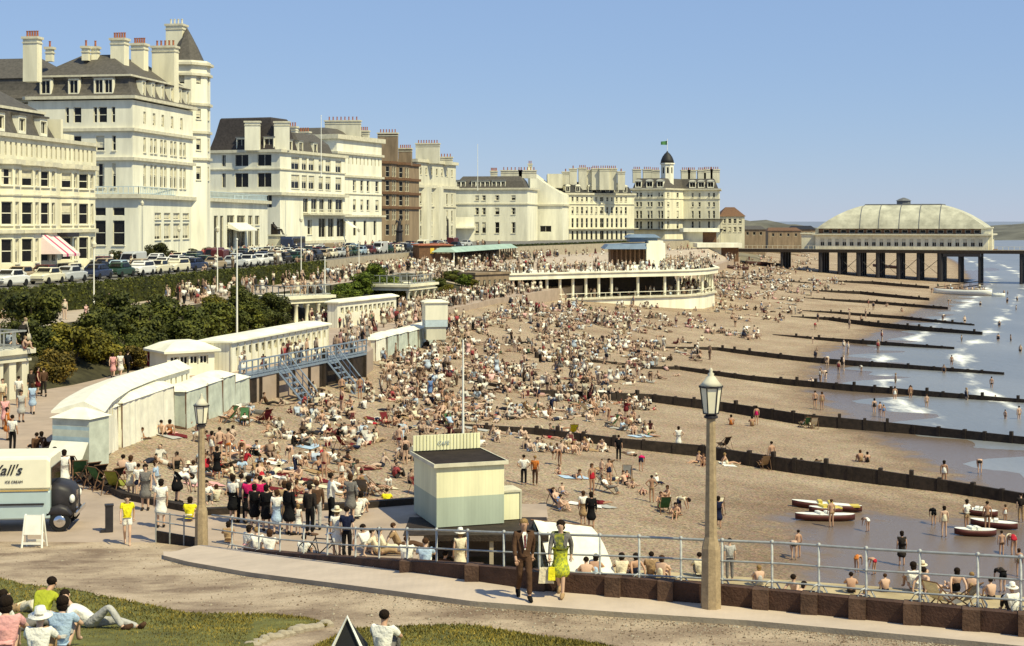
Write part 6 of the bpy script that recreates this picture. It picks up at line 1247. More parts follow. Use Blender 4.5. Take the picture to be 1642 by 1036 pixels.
# ---------------------------------------------------------------- motor cars
def car_proto(kind):
    t = thing('parked_car', kind, 'car'); L_ = {'saloon': 4.1, 'van': 4.2, 'coach': 9.0, 'estate': 4.1}[kind]; w = 1.6 if kind != 'coach' else 2.4
    def sec(x, z0, z1, q=1., r=.12): h = w / 2 * q; return [(x, -h + .04, z0), (x, -h, z0 + .12), (x, -h, z1 - r), (x, -h + r, z1), (x, h - r, z1), (x, h, z1 - r), (x, h, z0 + .12), (x, h - .04, z0)]
    h = L_ / 2; mb = MB()
    if kind == 'saloon': S = [(-h, .45, .7, .8), (-h + .1, .3, .86, .92), (-h + .8, .26, .95, 1), (-.7, .26, .98, 1), (.7, .26, .98, 1), (h - .8, .26, .95, .96), (h - .12, .3, .88, .86), (h, .4, .75, .7)]
    elif kind == 'estate': S = [(-h, .4, .8, .9), (-h + .1, .28, .98, 1), (-.7, .26, 1.0, 1), (.7, .26, 1., 1), (h - .6, .26, .98, .95), (h, .35, .8, .75)]
    elif kind == 'van': S = [(-h, .4, 1.95, .96), (-h + .1, .28, 2.05, 1), (.5, .28, 2.05, 1), (.9, .28, 1.9, 1), (1.3, .28, 1.15, 1), (h - .2, .3, 1.05, .9), (h, .4, .85, .8)]
    else: S = [(-h, .6, 2.3, .9), (-h + .25, .4, 2.75, 1), (h - .4, .4, 2.75, 1), (h, .5, 2.2, .92)]
    mb.ring([sec(*q) for q in S]); mb.build('body', 'paint', t)
    cab = {'saloon': [(-1.35, .96, .98, .95), (-.85, .96, 1.42, .82), (.35, .96, 1.46, .82), (.95, .96, .98, .92)], 'estate': [(-h + .15, .98, 1.0, .95), (-h + .3, .98, 1.45, .84), (.35, .98, 1.48, .84), (.95, .98, 1., .92)]}.get(kind)
    if cab:
        mb = MB(); mb.ring([sec(a, b, c, d, .06) for a, b, c, d in cab]); o = mb.build('roof', 'paint', t); zt = 1.36
        for sy in (-1, 1):
            for x0, x1 in ((-.82 if kind == 'saloon' else -1.6, -.3), (-.2, .48)): mb = MB(); mb.hexa([(x0 - .08, sy * w * .462, 1.02), (x1 + .08, sy * w * .462, 1.02), (x1 + .08, sy * w * .44, 1.02), (x0 - .08, sy * w * .44, 1.02)], [(x0, sy * w * .428, zt), (x1, sy * w * .428, zt), (x1, sy * w * .40, zt), (x0, sy * w * .40, zt)]); mb.build('window', 'glass', t)
        mb = MB(); mb.hexa([(.93, -.6, 1.0), (.93, .6, 1.0), (.85, .6, 1.0), (.85, -.6, 1.0)], [(.47, -.55, 1.39), (.47, .55, 1.39), (.39, .55, 1.39), (.39, -.55, 1.39)]); mb.build('windscreen', 'glass', t)
        xb = -1.36 if kind == 'saloon' else -h + .13; xt = -.93 if kind == 'saloon' else -h + .24; mb = MB(); mb.hexa([(xb, -.55, 1.02), (xb, .55, 1.02), (xb + .08, .55, 1.02), (xb + .08, -.55, 1.02)], [(xt, -.5, 1.36), (xt, .5, 1.36), (xt + .08, .5, 1.36), (xt + .08, -.5, 1.36)]); mb.build('rear_window', 'glass', t)
    elif kind == 'coach':
        for sy in (-1, 1):
            for k in range(6): mb = MB(); mb.box((-3.4 + 1.3 * k, sy * 1.2, 2.0), (1.1, .04, .75)); mb.build('window', 'glass', t)
        mb = MB(); mb.hexa([(h + .01, -1, 1.5), (h + .01, 1, 1.5), (h - .3, 1, 1.5), (h - .3, -1, 1.5)], [(h - .1, -1, 2.25), (h - .1, 1, 2.25), (h - .4, 1, 2.25), (h - .4, -1, 2.25)]); mb.build('windscreen', 'glass', t)
    else:
        for sy in (-1, 1): mb = MB(); mb.box((.75, sy * w / 2, 1.5), (.7, .03, .5)); mb.build('window', 'glass', t)
        mb = MB(); mb.hexa([(1.33, -.65, 1.2), (1.33, .65, 1.2), (1.2, .65, 1.2), (1.2, -.65, 1.2)], [(.97, -.6, 1.8), (.97, .6, 1.8), (.85, .6, 1.8), (.85, -.6, 1.8)]); mb.build('windscreen', 'glass', t)
    rw = .32 if kind != 'coach' else .48; wm = MB(); wheel(wm, 0, 0, 0, rw, .18); wme = wm.mesh('wheel', [M['rubber']])
    for x in (-h * .6, h * .6):
        for sy in (-1, 1): link('wheel', wme, t, None, (x, sy * w * .45, rw))
    for x in (-h - .02, h + .02): mb = MB(); mb.box((x, 0, .48), (.08, w * .86, .1)); mb.build('bumper', 'chrome', t)
    for sy in (-1, 1): mb = MB(); mb.ball((h - .06, sy * w * .36, .74), .1); mb.build('headlight', 'whitepaint', t)
    return t
PROTO = {k: car_proto(k) for k in ('saloon', 'estate', 'van', 'coach')}; used = set()
CCOL = {'black': (.015, .015, .017), 'dark blue': (.02, .03, .07), 'pale grey': (.45, .46, .45), 'cream': (.68, .63, .46), 'maroon': (.10, .018, .02), 'pale blue': (.32, .42, .50), 'dark green': (.02, .05, .03), 'white': (.72, .71, .66), 'fawn': (.36, .28, .18)}
cars = []
def put_car(kind, colr, x, y, ang, where):
    t = PROTO[kind] if kind not in used else copy_tree(PROTO[kind]); used.add(kind); t.location = (x, y, ZR + .004); t.rotation_euler = (0, 0, ang)
    for c in t.children:
        if c.name.split('.')[0] in ('body', 'roof'): c.color = (*CCOL[colr], 1)
    t['group'] = 'cars parked along the seafront road'; px, py = PX((x, y, ZR)); cars.append((t, colr, kind, where, px, y)); return t
rng = random.Random(12); cl = ['black', 'black', 'dark blue', 'pale grey', 'cream', 'maroon', 'pale blue', 'white', 'dark green', 'white', 'fawn', 'pale grey', 'cream', 'pale grey', 'black']
for off, y0, y1, st, pr, where in ((-2.2, 112, 300, 4.9, 1., 'beside the hedge'), (-6.2, 118, 300, 5.1, .97, 'in the road'), (-11, 126, 330, 6., .85, 'in the middle of the road'), (-16, 160, 330, 6.6, .75, 'near the hotels')):
    y = y0
    while y < y1:
        if rng.random() < pr:
            x = hl(y) + off; dx = hl(y + 2) - hl(y - 2); put_car(rng.choice(['saloon'] * 9 + ['estate', 'estate', 'van']), rng.choice(cl), x, y, math.atan2(4, dx) + rng.uniform(-.06, .06) + (math.pi if rng.random() < .4 else 0), where)
        y += st * rng.uniform(.92, 1.2)
for px, d, c in ((470, 272, 'dark blue'), ): put_car('coach', c, Xd(px, d), d, 1.45, 'standing by the hotels' if d > 150 else 'behind the hedge')
PC = {'white': (.78, .76, .68), 'cream': (.70, .62, .44), 'yellow': (.78, .70, .03), 'lime': (.40, .43, .04), 'olive': (.25, .26, .05), 'red': (.42, .025, .04), 'crimson': (.55, .02, .12), 'maroon': (.14, .02, .025), 'pink': (.70, .36, .34), 'orange': (.55, .18, .04), 'blue': (.13, .22, .42), 'pale blue': (.40, .52, .66), 'navy': (.018, .022, .05), 'black': (.012, .012, .013), 'grey': (.17, .16, .15), 'pale grey': (.42, .41, .38), 'brown': (.09, .05, .03), 'tan': (.36, .24, .13), 'green': (.06, .14, .06), 'dark': (.03, .025, .022)}
SKN = [(.55, .36, .25), (.47, .28, .18), (.62, .43, .31), (.36, .20, .12)]
HRC = {'dark': (.02, .013, .009), 'brown': (.07, .035, .018), 'fair': (.30, .19, .08), 'grey': (.30, .28, .25)}
people = []
PH = {'stand': 'standing', 'akimbo': 'standing with hands on hips', 'walk': 'walking', 'bend': 'bending over', 'sit_out': 'sitting with legs out', 'sit_knees': 'sitting hugging knees', 'lie_back': 'lying on the back', 'lie_front': 'lying propped on elbows', 'recline': 'in a deckchair', 'reach': 'standing with an arm out', 'lawn_side': 'lying on one side', 'lawn_crouch': 'crouching'}
def person(p, pose, rz, wear, hair=('dark', 'short'), skin=0, sc_=1., lod=1, hero=False, label=None, who=None, group=None, zone='', px=0, py=0, shoes=None):
    """wear: [(garment, colour)]; p: point under the pelvis"""
    slim = any(g in ('shirt', 'blouse', 'jacket', 'bodice', 'dress') for g, _ in wear); b = link('person', body_mesh(pose, lod, hero, slim), None, SKN[skin], V(p), rz); b.scale = (sc_,) * 3; ws = []
    for g, c in wear:
        gs = [g] if g != 'dress' else ['bodice', 'skirt']
        for q in gs:
            if 'hat' in q: o = link('hat', head_mesh(pose, q, lod), b, PC[c]); 
            else: o = link({'bodice': 'dress', 'skirt': 'skirt'}.get(q, q), garment_mesh(pose, q, lod), b, PC[c])
    if hair: link('hair', head_mesh(pose, hair[1], lod), b, HRC[hair[0]])
    if shoes: link('shoes', shoe_mesh(pose), b, PC[shoes])
    b['category'] = 'person'
    if label: b['label'] = label
    if group: b['group'] = group
    people.append((b, pose, wear, hair, who, zone, px, py, label)); return b
def deckchair(x, y, z, rz, c, label=None):
    if 'deckchair' not in _copies:
        t = thing('deckchair', 'deckchair', 'deckchair'); mb = MB()
        for sx in (-.28, .28): mb.tube([(sx, -.55, .0), (sx, .62, .95)], .022, 6); mb.tube([(sx * .9, .5, .0), (sx * .9, -.5, .42)], .022, 6); mb.tube([(sx * 1.05, .42, .75), (sx * 1.05, .75, 0)], .018, 6)
        for y_, z_ in ((-.5, .42), (.62, .95), (-.55, 0.02), (.5, .02)): mb.tube([(-.3, y_, z_), (.3, y_, z_)], .02, 6)
        mb.build('frame', 'brownwood', t); mb = MB(); pr = [(-.5, .43), (-.3, .3), (-.05, .24), (.2, .36), (.45, .68), (.62, .97)]; mb.ring([[(k, y_, z_ + .012 * abs(k)) for k in (-.25, -.1, .1, .25)] for y_, z_ in pr], 0, False, False); mb.build('canvas_sling', 'cloth', t, True); _copies['deckchair'] = t
    t0 = _copies['deckchair']; t = t0 if not t0.get('used') else copy_tree(t0); t0['used'] = 1
    t.location = (x, y, z); t.rotation_euler = (0, 0, rz)
    for k in t.children:
        if k.name.startswith('canvas_sling'): k.color = (*PC[c], 1)
    t['group'] = 'deckchairs about the beach'; deck.append((t, c, *PX((x, y, z)), label)); return t
deck = []
def at(code, px, py):
    if code == 'P': return G(px, py, ZP)
    if code == 'L': return G(px, py, 5.4)
    if code == 'T': return G(px, py, ZT)
    if code == 'N': return GN(px, py)
    if code == 'W': return GN(px, py, .12)
    return GB(px, py)
# --- the figures one can make out, one line each: where, pixel of the feet or seat, pose, turn, who, clothes, hair, scale
TXT = """
P 20 724 stand 170 man shirt:white,trousers:black dark 1
P 34 677 stand 20 woman dress:pale_grey dark 1
P 52 664 walk 200 woman dress:pale_blue brown 1
P 8 688 stand 10 woman dress:pink dark 1
P 30 650 stand 180 man shirt:white,trousers:grey dark 1
P 50 637 stand 30 man jacket:dark,trousers:dark dark 1
P 70 636 walk 200 man jacket:brown,trousers:dark dark 1.04
P 61 632 stand 90 woman dress:maroon dark 1
P 12 706 stand 90 woman dress:orange dark .95
P 4 655 stand 10 man shirt:cream,trousers:tan brown 1
P 181 606 walk 180 woman dress:pink dark 1
P 193 605 walk 180 woman dress:white fair 1.02
P 205 603 walk 180 man jacket:black,trousers:black dark 1.02
P 240 597 stand 60 woman dress:maroon dark 1
P 57 722 sit_out 200 man jacket:brown,trousers:dark dark 1
P 72 720 sit_out 150 woman dress:brown dark 1
P 103 790 stand 200 woman dress:white dark 1
P 88 785 stand 160 man shirt:pink,trousers:tan dark 1
P 210 797 stand 170 woman blouse:white,skirt:cream brown .95
P 197 762 sit_knees 180 man trunks:maroon dark 1
P 222 800 stand 200 boy shirt:white,shorts:navy dark .8
P 233 818 stand 10 woman dress:grey dark 1
P 250 806 stand 100 woman blouse:pale_blue,skirt:white brown .95
P 286 806 bend 110 woman blouse:white,skirt:black dark 1.05
P 310 790 stand 200 girl dress:white brown .75
P 258 846 stand 190 woman blouse:white,skirt:white dark 1
P 304 836 sit_knees 170 woman blouse:yellow,skirt:cream dark 1
P 330 806 sit_knees 20 man shirt:white,trousers:grey dark 1
P 347 806 sit_knees 200 girl blouse:cream,shorts:tan brown .8
P 374 838 stand 165 woman blouse:white,skirt:black dark 1
P 387 838 stand 190 man jacket:grey,trousers:black dark 1.02
P 399 840 stand 170 woman blouse:crimson,skirt:black dark 1
P 408 848 stand 180 woman dress:black dark .92
P 417 840 stand 185 man shirt:crimson,trousers:black dark 1
P 427 852 stand 170 woman jacket:black,skirt:black dark .95
P 444 857 stand 175 girl blouse:white,skirt:pale_blue brown .9
P 456 850 stand 190 woman dress:tan brown 1
P 464 858 stand 150 woman jacket:black,skirt:black dark 1.05
P 478 858 stand 180 girl dress:white fair .62
P 497 859 stand 160 man jacket:dark,trousers:black dark 1.02
P 508 850 stand 180 man jacket:brown,trousers:pale_grey brown 1
P 531 846 reach 120 man jacket:white,trousers:black dark 1.12
P 562 836 stand 170 woman jacket:grey,skirt:grey brown 1
P 572 832 sit_knees 190 man shirt:white,trousers:grey dark 1
P 578 826 sit_knees 170 woman blouse:white,skirt:navy dark 1
P 540 893 stand 185 woman blouse:white,skirt:white,straw_hat:cream fair .92
P 556 897 stand 175 man shirt:navy,trousers:black dark .98
P 397 885 sit_knees 140 woman blouse:white,skirt:pink dark 1
P 413 889 sit_knees 200 man shirt:white,trousers:pale_grey fair 1
P 432 893 sit_knees 180 woman blouse:white,skirt:pale_blue brown 1
P 366 872 sit_knees 190 girl dress:tan dark .85
P 486 898 sit_knees 170 boy shirt:white,shorts:navy dark .9
P 588 884 sit_out 60 woman dress:white dark 1
P 606 890 sit_out 80 man shirt:cream,trousers:tan dark 1
P 618 888 sit_out 100 woman dress:cream dark 1
P 640 880 sit_out 90 man shirt:tan,trousers:brown brown 1
P 652 907 sit_knees 180 man shirt:white,trousers:pale_grey brown 1.05
P 682 912 sit_knees 190 man shirt:pale_blue,trousers:white brown 1.08
L 738 930 stand 180 woman dress:cream,straw_hat:white fair 1
L 712 925 sit_knees 150 man shirt:brown,trousers:tan dark 1
L 772 940 sit_knees 200 girl swimsuit:red dark .8
L 940 935 sit_knees 190 man trunks:pale_grey dark 1
L 955 930 sit_knees 170 woman swimsuit:pale_blue dark 1
L 997 930 sit_knees 185 woman dress:cream dark 1.05
L 1015 925 sit_out 200 woman swimsuit:navy dark 1
L 1044 926 sit_knees 175 man shirt:tan,trousers:grey dark 1
L 1060 932 sit_knees 160 woman swimsuit:cream brown 1
L 1122 925 sit_knees 190 man shirt:cream,trousers:grey dark .95
L 1170 932 stand 180 man shirt:pale_grey,trousers:grey dark .85
L 1218 940 sit_knees 190 girl swimsuit:pale_grey fair .8
L 1262 962 lie_front 100 woman swimsuit:white dark 1
L 1278 962 sit_out 120 man trunks:brown dark 1
L 1360 968 lie_front 80 woman swimsuit:maroon fair 1
L 1365 952 sit_knees 170 boy trunks:dark dark .8
L 1420 950 sit_knees 190 boy trunks:navy brown .7
L 1466 948 sit_knees 200 woman blouse:white,skirt:white dark 1.1
L 1488 952 sit_out 110 man trunks:dark dark 1.05
L 1480 940 sit_knees 180 woman swimsuit:cream,straw_hat:cream fair .9
L 1532 950 sit_out 170 woman swimsuit:black dark 1
L 1558 952 sit_knees 170 girl swimsuit:tan fair .8
L 1590 962 sit_knees 190 boy trunks:dark dark .8
L 1625 985 sit_knees 190 man shirt:white,trousers:dark,straw_hat:white fair 1.05
B 1333 846 stand 190 boy trunks:tan brown .9
B 1391 853 bend 200 girl swimsuit:white brown .7
B 1273 898 bend 170 boy trunks:dark dark .85
B 1280 895 stand 190 boy trunks:brown dark .8
B 1446 908 stand 180 woman dress:dark dark 1.0
B 1374 918 bend 150 girl swimsuit:orange fair .75
B 1401 922 bend 210 boy trunks:red dark .75
B 1514 862 stand 190 woman swimsuit:cream dark 1
B 1497 842 bend 170 boy shirt:black,shorts:black dark .85
B 1550 850 akimbo 200 woman blouse:white,shorts:tan dark 1
B 1583 853 stand 170 man trunks:brown dark 1
B 1612 840 stand 200 girl swimsuit:white brown .65
B 1637 838 stand 160 man shirt:dark,trousers:tan dark 1
B 1625 892 bend 190 woman swimsuit:red,straw_hat:cream fair 1
B 1606 894 stand 180 boy trunks:brown dark .8
B 1607 950 bend 200 man shirt:dark,shorts:black dark 1
B 1634 925 stand 170 girl swimsuit:tan brown .8
B 1237 752 stand 190 man trunks:white dark 1.1
B 1224 752 recline 200 woman swimsuit:cream dark 1
B 1289 758 recline 160 woman swimsuit:white dark 1
B 1304 759 recline 200 man trunks:dark dark 1
B 1380 741 sit_knees 190 woman swimsuit:tan brown 1
B 1391 742 sit_knees 170 girl swimsuit:dark dark .9
B 1514 780 stand 170 woman swimsuit:white dark 1
B 1571 760 bend 150 man trunks:dark dark .95
B 1408 768 lie_back 80 woman swimsuit:pink brown 1
B 1290 686 recline 190 woman swimsuit:white brown 1
B 1304 687 recline 170 girl swimsuit:white brown .8
B 1307 656 stand 170 man trunks:dark dark 1
B 1318 658 stand 190 woman swimsuit:tan brown 1
B 1402 660 stand 180 woman swimsuit:dark dark .95
B 1411 669 stand 190 boy trunks:blue brown .8
B 1417 670 stand 160 girl swimsuit:blue fair .7
B 1213 682 stand 190 girl swimsuit:crimson dark .95
B 1206 684 sit_knees 170 woman swimsuit:tan dark 1
B 1172 682 sit_knees 170 woman swimsuit:orange dark 1
B 1435 640 stand 170 woman swimsuit:white brown .95
B 1460 638 stand 190 man trunks:tan brown .95
B 1486 652 stand 150 man trunks:tan brown .9
B 1590 622 stand 150 man trunks:dark dark .9
B 1526 585 stand 170 man trunks:brown dark .9
B 1634 672 stand 200 man trunks:tan dark .9
B 1612 672 stand 120 boy trunks:brown dark .7
B 1088 722 akimbo 190 woman dress:white dark 1
B 992 740 stand 160 man shirt:black,trousers:black dark 1.02
B 1028 756 bend 170 woman blouse:crimson,shorts:navy dark .9
B 1045 806 akimbo 180 boy trunks:tan dark .9
B 840 778 akimbo 180 man shirt:white,trousers:black dark 1
B 858 779 stand 170 man shirt:orange,trousers:brown fair 1
B 948 850 stand 180 woman jacket:black,skirt:black dark 1.1
B 935 842 stand 200 woman blouse:white,skirt:tan brown 1
B 1152 848 stand 180 woman dress:navy dark 1
B 1150 843 stand 200 boy shirt:navy,shorts:grey dark .8
B 348 770 stand 200 woman dress:black dark .95
B 340 742 stand 160 woman swimsuit:white dark .95
B 352 738 stand 190 man trunks:maroon dark 1
B 366 740 akimbo 170 man trunks:orange dark 1
B 200 694 recline 170 woman blouse:white,skirt:dark dark 1
B 186 704 lie_back 60 man trunks:dark dark 1
B 215 702 lie_front 70 man trunks:navy brown 1
B 272 697 sit_out 190 woman swimsuit:orange dark 1
B 262 698 sit_out 150 man trunks:dark dark 1
B 255 690 sit_out 170 woman swimsuit:tan brown 1
B 282 682 sit_out 130 man trunks:brown dark 1
B 470 716 sit_knees 100 man shirt:dark,trousers:dark dark 1
B 486 712 sit_knees 60 woman blouse:white,skirt:grey dark 1
B 496 716 sit_out 260 man trousers:dark,shirt:cream dark 1
B 577 640 stand 190 man trunks:maroon dark 1
B 548 640 stand 170 man trunks:dark dark 1
B 885 662 bend 120 woman blouse:navy,trousers:navy dark 1
B 690 640 stand 200 woman dress:blue dark 1
B 706 642 stand 170 man trunks:dark dark 1
B 622 612 stand 190 man trunks:tan dark 1
B 640 728 stand 170 man trunks:maroon dark 1
B 650 745 stand 190 woman swimsuit:dark dark .95
B 620 812 sit_knees 185 man shirt:yellow,trousers:tan dark 1
B 540 745 sit_out 90 woman blouse:white,skirt:grey dark 1
B 548 778 stand 190 girl swimsuit:white brown .8
"""
for ln in TXT.strip().split('\n'):
    c, px, py, pose, rz, who, wr, hr, s_ = ln.split(); px, py = float(px), float(py); wear = [tuple(q.replace('_', ' ') if i else q for i, q in enumerate(w_.split(':'))) for w_ in wr.split(',')]; p = at(c, px, py)
    if c == 'B' and p.z <= .05: p.z = -.35 if pose != 'bend' else -.15
    hs = None if any('hat' in g for g, _ in wear) and 0 else (hr, 'long' if who in ('woman', 'girl') else 'short')
    near = c in 'PLN' and py > 780
    person(p, pose, rad(float(rz) + R.uniform(-15, 15)), wear, hs, R.choice((0, 0, 1, 2)) if c in 'PL' else R.choice((0, 1, 1, 3)), float(s_), 1, near, who=who, zone=c, px=px, py=py, shoes='dark' if c == 'P' and pose in ('stand', 'walk', 'bend', 'reach') else None)
    if pose == 'recline': deckchair(p.x, p.y, p.z, people[-1][0].rotation_euler[2], R.choice(('green', 'cream', 'tan', 'grey', 'maroon')))
# --- the principal figures
pm_ = person(GN(840, 969, .12), 'walk', rad(8), [('trousers', 'brown'), ('jacket', 'brown')], ('fair', 'short'), 1, 1.03, 2, True, 'middle aged man in a brown suit strolling on the near pavement', shoes='black')
mb = MB(); mb.face([(-.012, -.178, 1.08), (.012, -.178, 1.08), (.06, -.165, 1.40), (.03, -.12, 1.45), (-.03, -.12, 1.45), (-.06, -.165, 1.40)]); link('shirt_front', mb.mesh('shirt_front', [M['cloth']]), pm_, PC['white']); mb = MB(); mb.face([(-.014, -.184, 1.12), (.014, -.184, 1.12), (.02, -.172, 1.39), (-.02, -.172, 1.39)]); link('tie', mb.mesh('tie', [M['cloth']]), pm_, PC['maroon'])
pw_ = person(GN(899, 964, .12), 'walk', rad(-14), [('bodice', 'olive'), ('skirt', 'lime')], ('dark', 'long'), 0, .98, 2, True, 'woman in a lime green dress and grey cardigan walking beside the brown suited man', shoes='tan')
for g, c in (('jacket', 'grey'),):
    me = garment_mesh('walk', 'jacket', 2).copy(); bmx = bmesh.new(); bmx.from_mesh(me); bmesh.ops.delete(bmx, geom=[f for f in bmx.faces if f.calc_center_median().y < -.02 and abs(f.calc_center_median().x) < .105 or f.calc_center_median().z < .98 and abs(f.calc_center_median().x) < .17], context='FACES'); bmx.to_mesh(me); bmx.free(); link('cardigan', me, pw_, PC['grey'])
mb = MB(); mb.tube([(-.13, -.12, 1.06), (-.05, -.15, 1.06), (.05, -.15, 1.06), (.13, -.12, 1.06), (.15, 0, 1.06), (.1, .12, 1.06), (-.1, .12, 1.06), (-.15, 0, 1.06), (-.13, -.12, 1.06)], .025, 6); link('belt', mb.mesh('belt', [M['cloth']]), pw_, PC['black'])
# her bags
hb = pw_.matrix_basis @ POSE['walk']['hR']; p = V(pw_.location) + Matrix.Rotation(rad(-14), 3, 'Z') @ (POSE['walk']['hR'] * .98)
M['print'] = mat('printed_cloth', (1, 1, 1), .95, .0, 9., obj=True, spec=.05, bump=.6, bscale=9.); _n = M['print'].node_tree
_r = [n for n in _n.nodes if n.type == 'VALTORGB'][0]; _z = [n for n in _n.nodes if n.type == 'TEX_NOISE'][0]; _z.inputs['Scale'].default_value = 16.; _r.color_ramp.elements[0].position = .44; _r.color_ramp.elements[1].position = .54; _r.color_ramp.elements[0].color = (.55, .62, 1.5, 1); _r.color_ramp.elements[1].color = (1.25, 1.2, 1., 1)
for k in pw_.children:
    if k.name.split('.')[0] in ('dress', 'skirt', 'bodice'): k.data = k.data.copy(); k.data.materials.clear(); k.data.materials.append(M['print'])
def bag(name, label, p, c, w=.28, h=.3):
    mb = MB(); mb.hexa([p + V(q) for q in ((-w / 2, -.06, -h - .1), (w / 2, -.06, -h - .1), (w / 2, .06, -h - .1), (-w / 2, .06, -h - .1))], [p + V(q) for q in ((-w * .42, -.03, -.12), (w * .42, -.03, -.12), (w * .42, .03, -.12), (-w * .42, .03, -.12))]); t = thing(name, label, 'bag', p - V((0, 0, h + .1))); o = mb.build('bag_body', 'cloth', t); o.color = (*PC[c], 1)
    mb = MB(); mb.tube([p + V((-w * .3, 0, -.12)), p + V((-.05, 0, 0)), p + V((.05, 0, 0)), p + V((w * .3, 0, -.12))], .012, 6); o = mb.build('handle', 'cloth', t); o.color = (*PC['dark'], 1); return t
bag('shopping_bag', 'pale straw bag carried by the woman in the lime dress', p + V((-.07, -.02, -.04)), 'cream', .34, .36); bag('beach_bag', 'small yellow bag in the hand of the woman in lime dress', p + V((.05, -.08, -.02)), 'yellow', .16, .3)
person(G(204, 874, ZP), 'walk', rad(12), [('blouse', 'yellow'), ('shorts', 'white')], ('dark', 'long'), 0, .97, 2, True, 'young woman in bright yellow top and white shorts walking towards the lawn')
# lawn party
def lawn_p(px, py, *a, **k): return person(GN(px, py, .03), *a, lod=2, hero=True, **k)
lawn_p(62, 1012, 'lawn_crouch', rad(160), [('shirt', 'lime'), ('trousers', 'black')], ('dark', 'short'), 1, 1.05, label='man in a lime yellow shirt leaning forward on the lawn, back to us')
lawn_p(150, 1012, 'lawn_side', rad(-12), [('shirt', 'white'), ('trousers', 'pale grey')], ('dark', 'short'), 0, 1.1, label='man lying on the lawn in white shirt and pale grey trousers, knee raised', shoes='brown')
lawn_p(98, 1046, 'sit_knees', rad(175), [('blouse', 'pale blue'), ('skirt', 'pale grey')], ('dark', 'long'), 0, 1.05, label='woman in a pale blue grey top sitting on the lawn between the lying man and us')
lawn_p(8, 1060, 'sit_knees', rad(190), [('blouse', 'pink'), ('skirt', 'pink')], ('dark', 'long'), 0, 1.15, label='person in pale pink seated at the bottom left corner of the lawn')
lawn_p(34, 985, 'lie_front', rad(70), [('blouse', 'cream'), ('shorts', 'tan')], ('fair', 'long'), 2, 1.0, label='fair haired woman in cream stretched out behind the lime shirted man')
lawn_p(22, 1018, 'sit_out', rad(120), [('shirt', 'white'), ('trousers', 'grey')], ('dark', 'short'), 0, 1.0, label='white shirted person tucked behind the lime shirted man on the lawn')
lawn_p(62, 1070, 'sit_knees', rad(180), [('shirt', 'white'), ('trousers', 'tan'), ('straw_hat', 'white')], ('grey', 'short'), 0, .95, label='person under a white hat at the very bottom edge of the left lawn')
lawn_p(614, 1062, 'sit_knees', rad(165), [('shirt', 'white'), ('trousers', 'grey')], ('dark', 'short'), 1, 1.0, label='dark haired man in a white shirt seated alone on the right hand lawn')
t = thing('pointed_cover', 'dark pointed pram hood with white edging at the bottom edge of the lawn', 'hood', GN(556, 1060)); q = GN(556, 1060); mb = MB()
mb.face([q + V((-.34, 0, 0)), q + V((.34, 0, 0)), q + V((0, .1, .72))]); mb.face([q + V((.34, 0, 0)), q + V((.3, .7, .1)), q + V((0, .1, .72))]); mb.face([q + V((-.3, .7, .1)), q + V((-.34, 0, 0)), q + V((0, .1, .72))]); mb.build('hood_cloth', 'black', t)
mb = MB(); mb.tube([q + V((-.36, -.02, 0)), q + V((0, .08, .74)), q + V((.36, -.02, 0))], .035, 6); mb.build('white_edging', 'whitepaint', t)
for i in range(13):
    f = i / 12; px, py = lerp(522, 404, f), interp([(0, 1005), (.35, 1013), (.75, 1027), (1, 1037)], f) + R.uniform(-1, 1); p = GN(px, py, .03); mb = MB(); mb.ball(p, (R.uniform(.10, .2), R.uniform(.08, .13), R.uniform(.07, .12)), n=7, k=5)
    o = mb.build('edging_stone', 'concrete', None); recenter(o); o.color = (1, 1, 1, 1); tag(o, 'whitish edging stone bordering the path between the two near lawns', 'stone', 'white edging stones along the lawn path')
# --- deckchairs along the promenade edge and about the shingle
for px, py, c, code in ((118, 764, 'dark', 'P'), (128, 772, 'green', 'P'), (140, 776, 'dark', 'P'), (152, 780, 'dark', 'P'), (164, 783, 'green', 'P'), (176, 786, 'dark', 'P'), (188, 790, 'olive', 'P'), (1508, 976, 'cream', 'L'), (1540, 980, 'grey', 'L'), (968, 762, 'tan', 'B'), (1160, 720, 'dark', 'B'), (1065, 822, 'green', 'B'), (920, 700, 'yellow', 'B'), (700, 655, 'navy', 'B')):
    p = at(code, px, py); deckchair(p.x, p.y, p.z, rad(R.uniform(120, 240)), c)
SEATED = []
# --- sunbathers scattered in groups over the near beach
rng = random.Random(21)
NEARX = [(575, 620, 1040), (600, 600, 1060), (620, 400, 1070), (650, 390, 1060), (680, 390, 1060), (700, 330, 1040), (730, 270, 1000), (760, 250, 660), (790, 350, 650), (800, 400, 640)]
def xr(py):
    return interp([(a, b) for a, b, c in NEARX], py), interp([(a, c) for a, b, c in NEARX], py)
BLOCK = [(655, 700, 815, 860)]
wears_f = [[('swimsuit', c)] for c in ('navy', 'red', 'white', 'blue', 'maroon', 'black', 'cream', 'green')] + [[('dress', c)] for c in ('white', 'pink', 'pale blue', 'cream', 'maroon', 'grey')] + [[('blouse', 'white'), ('skirt', 'navy')], [('blouse', 'cream'), ('shorts', 'navy')], [('blouse', 'white'), ('shorts', 'red')]]
wears_m = [[('trunks', c)] for c in ('navy', 'black', 'maroon', 'blue', 'brown', 'dark')] * 2 + [[('shirt', a), ('trousers', b)] for a, b in (('white', 'grey'), ('white', 'black'), ('cream', 'brown'), ('pale blue', 'grey'), ('white', 'navy'), ('brown', 'dark'), ('red', 'dark'))]
POS = ['sit_out'] * 6 + ['sit_knees'] * 7 + ['lie_back'] * 3 + ['lie_front'] * 3 + ['recline'] * 3 + ['stand', 'bend']
n_ind = 350 - len(people); fixed = [(V(q[0].location)) for q in people]
cl_pts = []; tries = 0
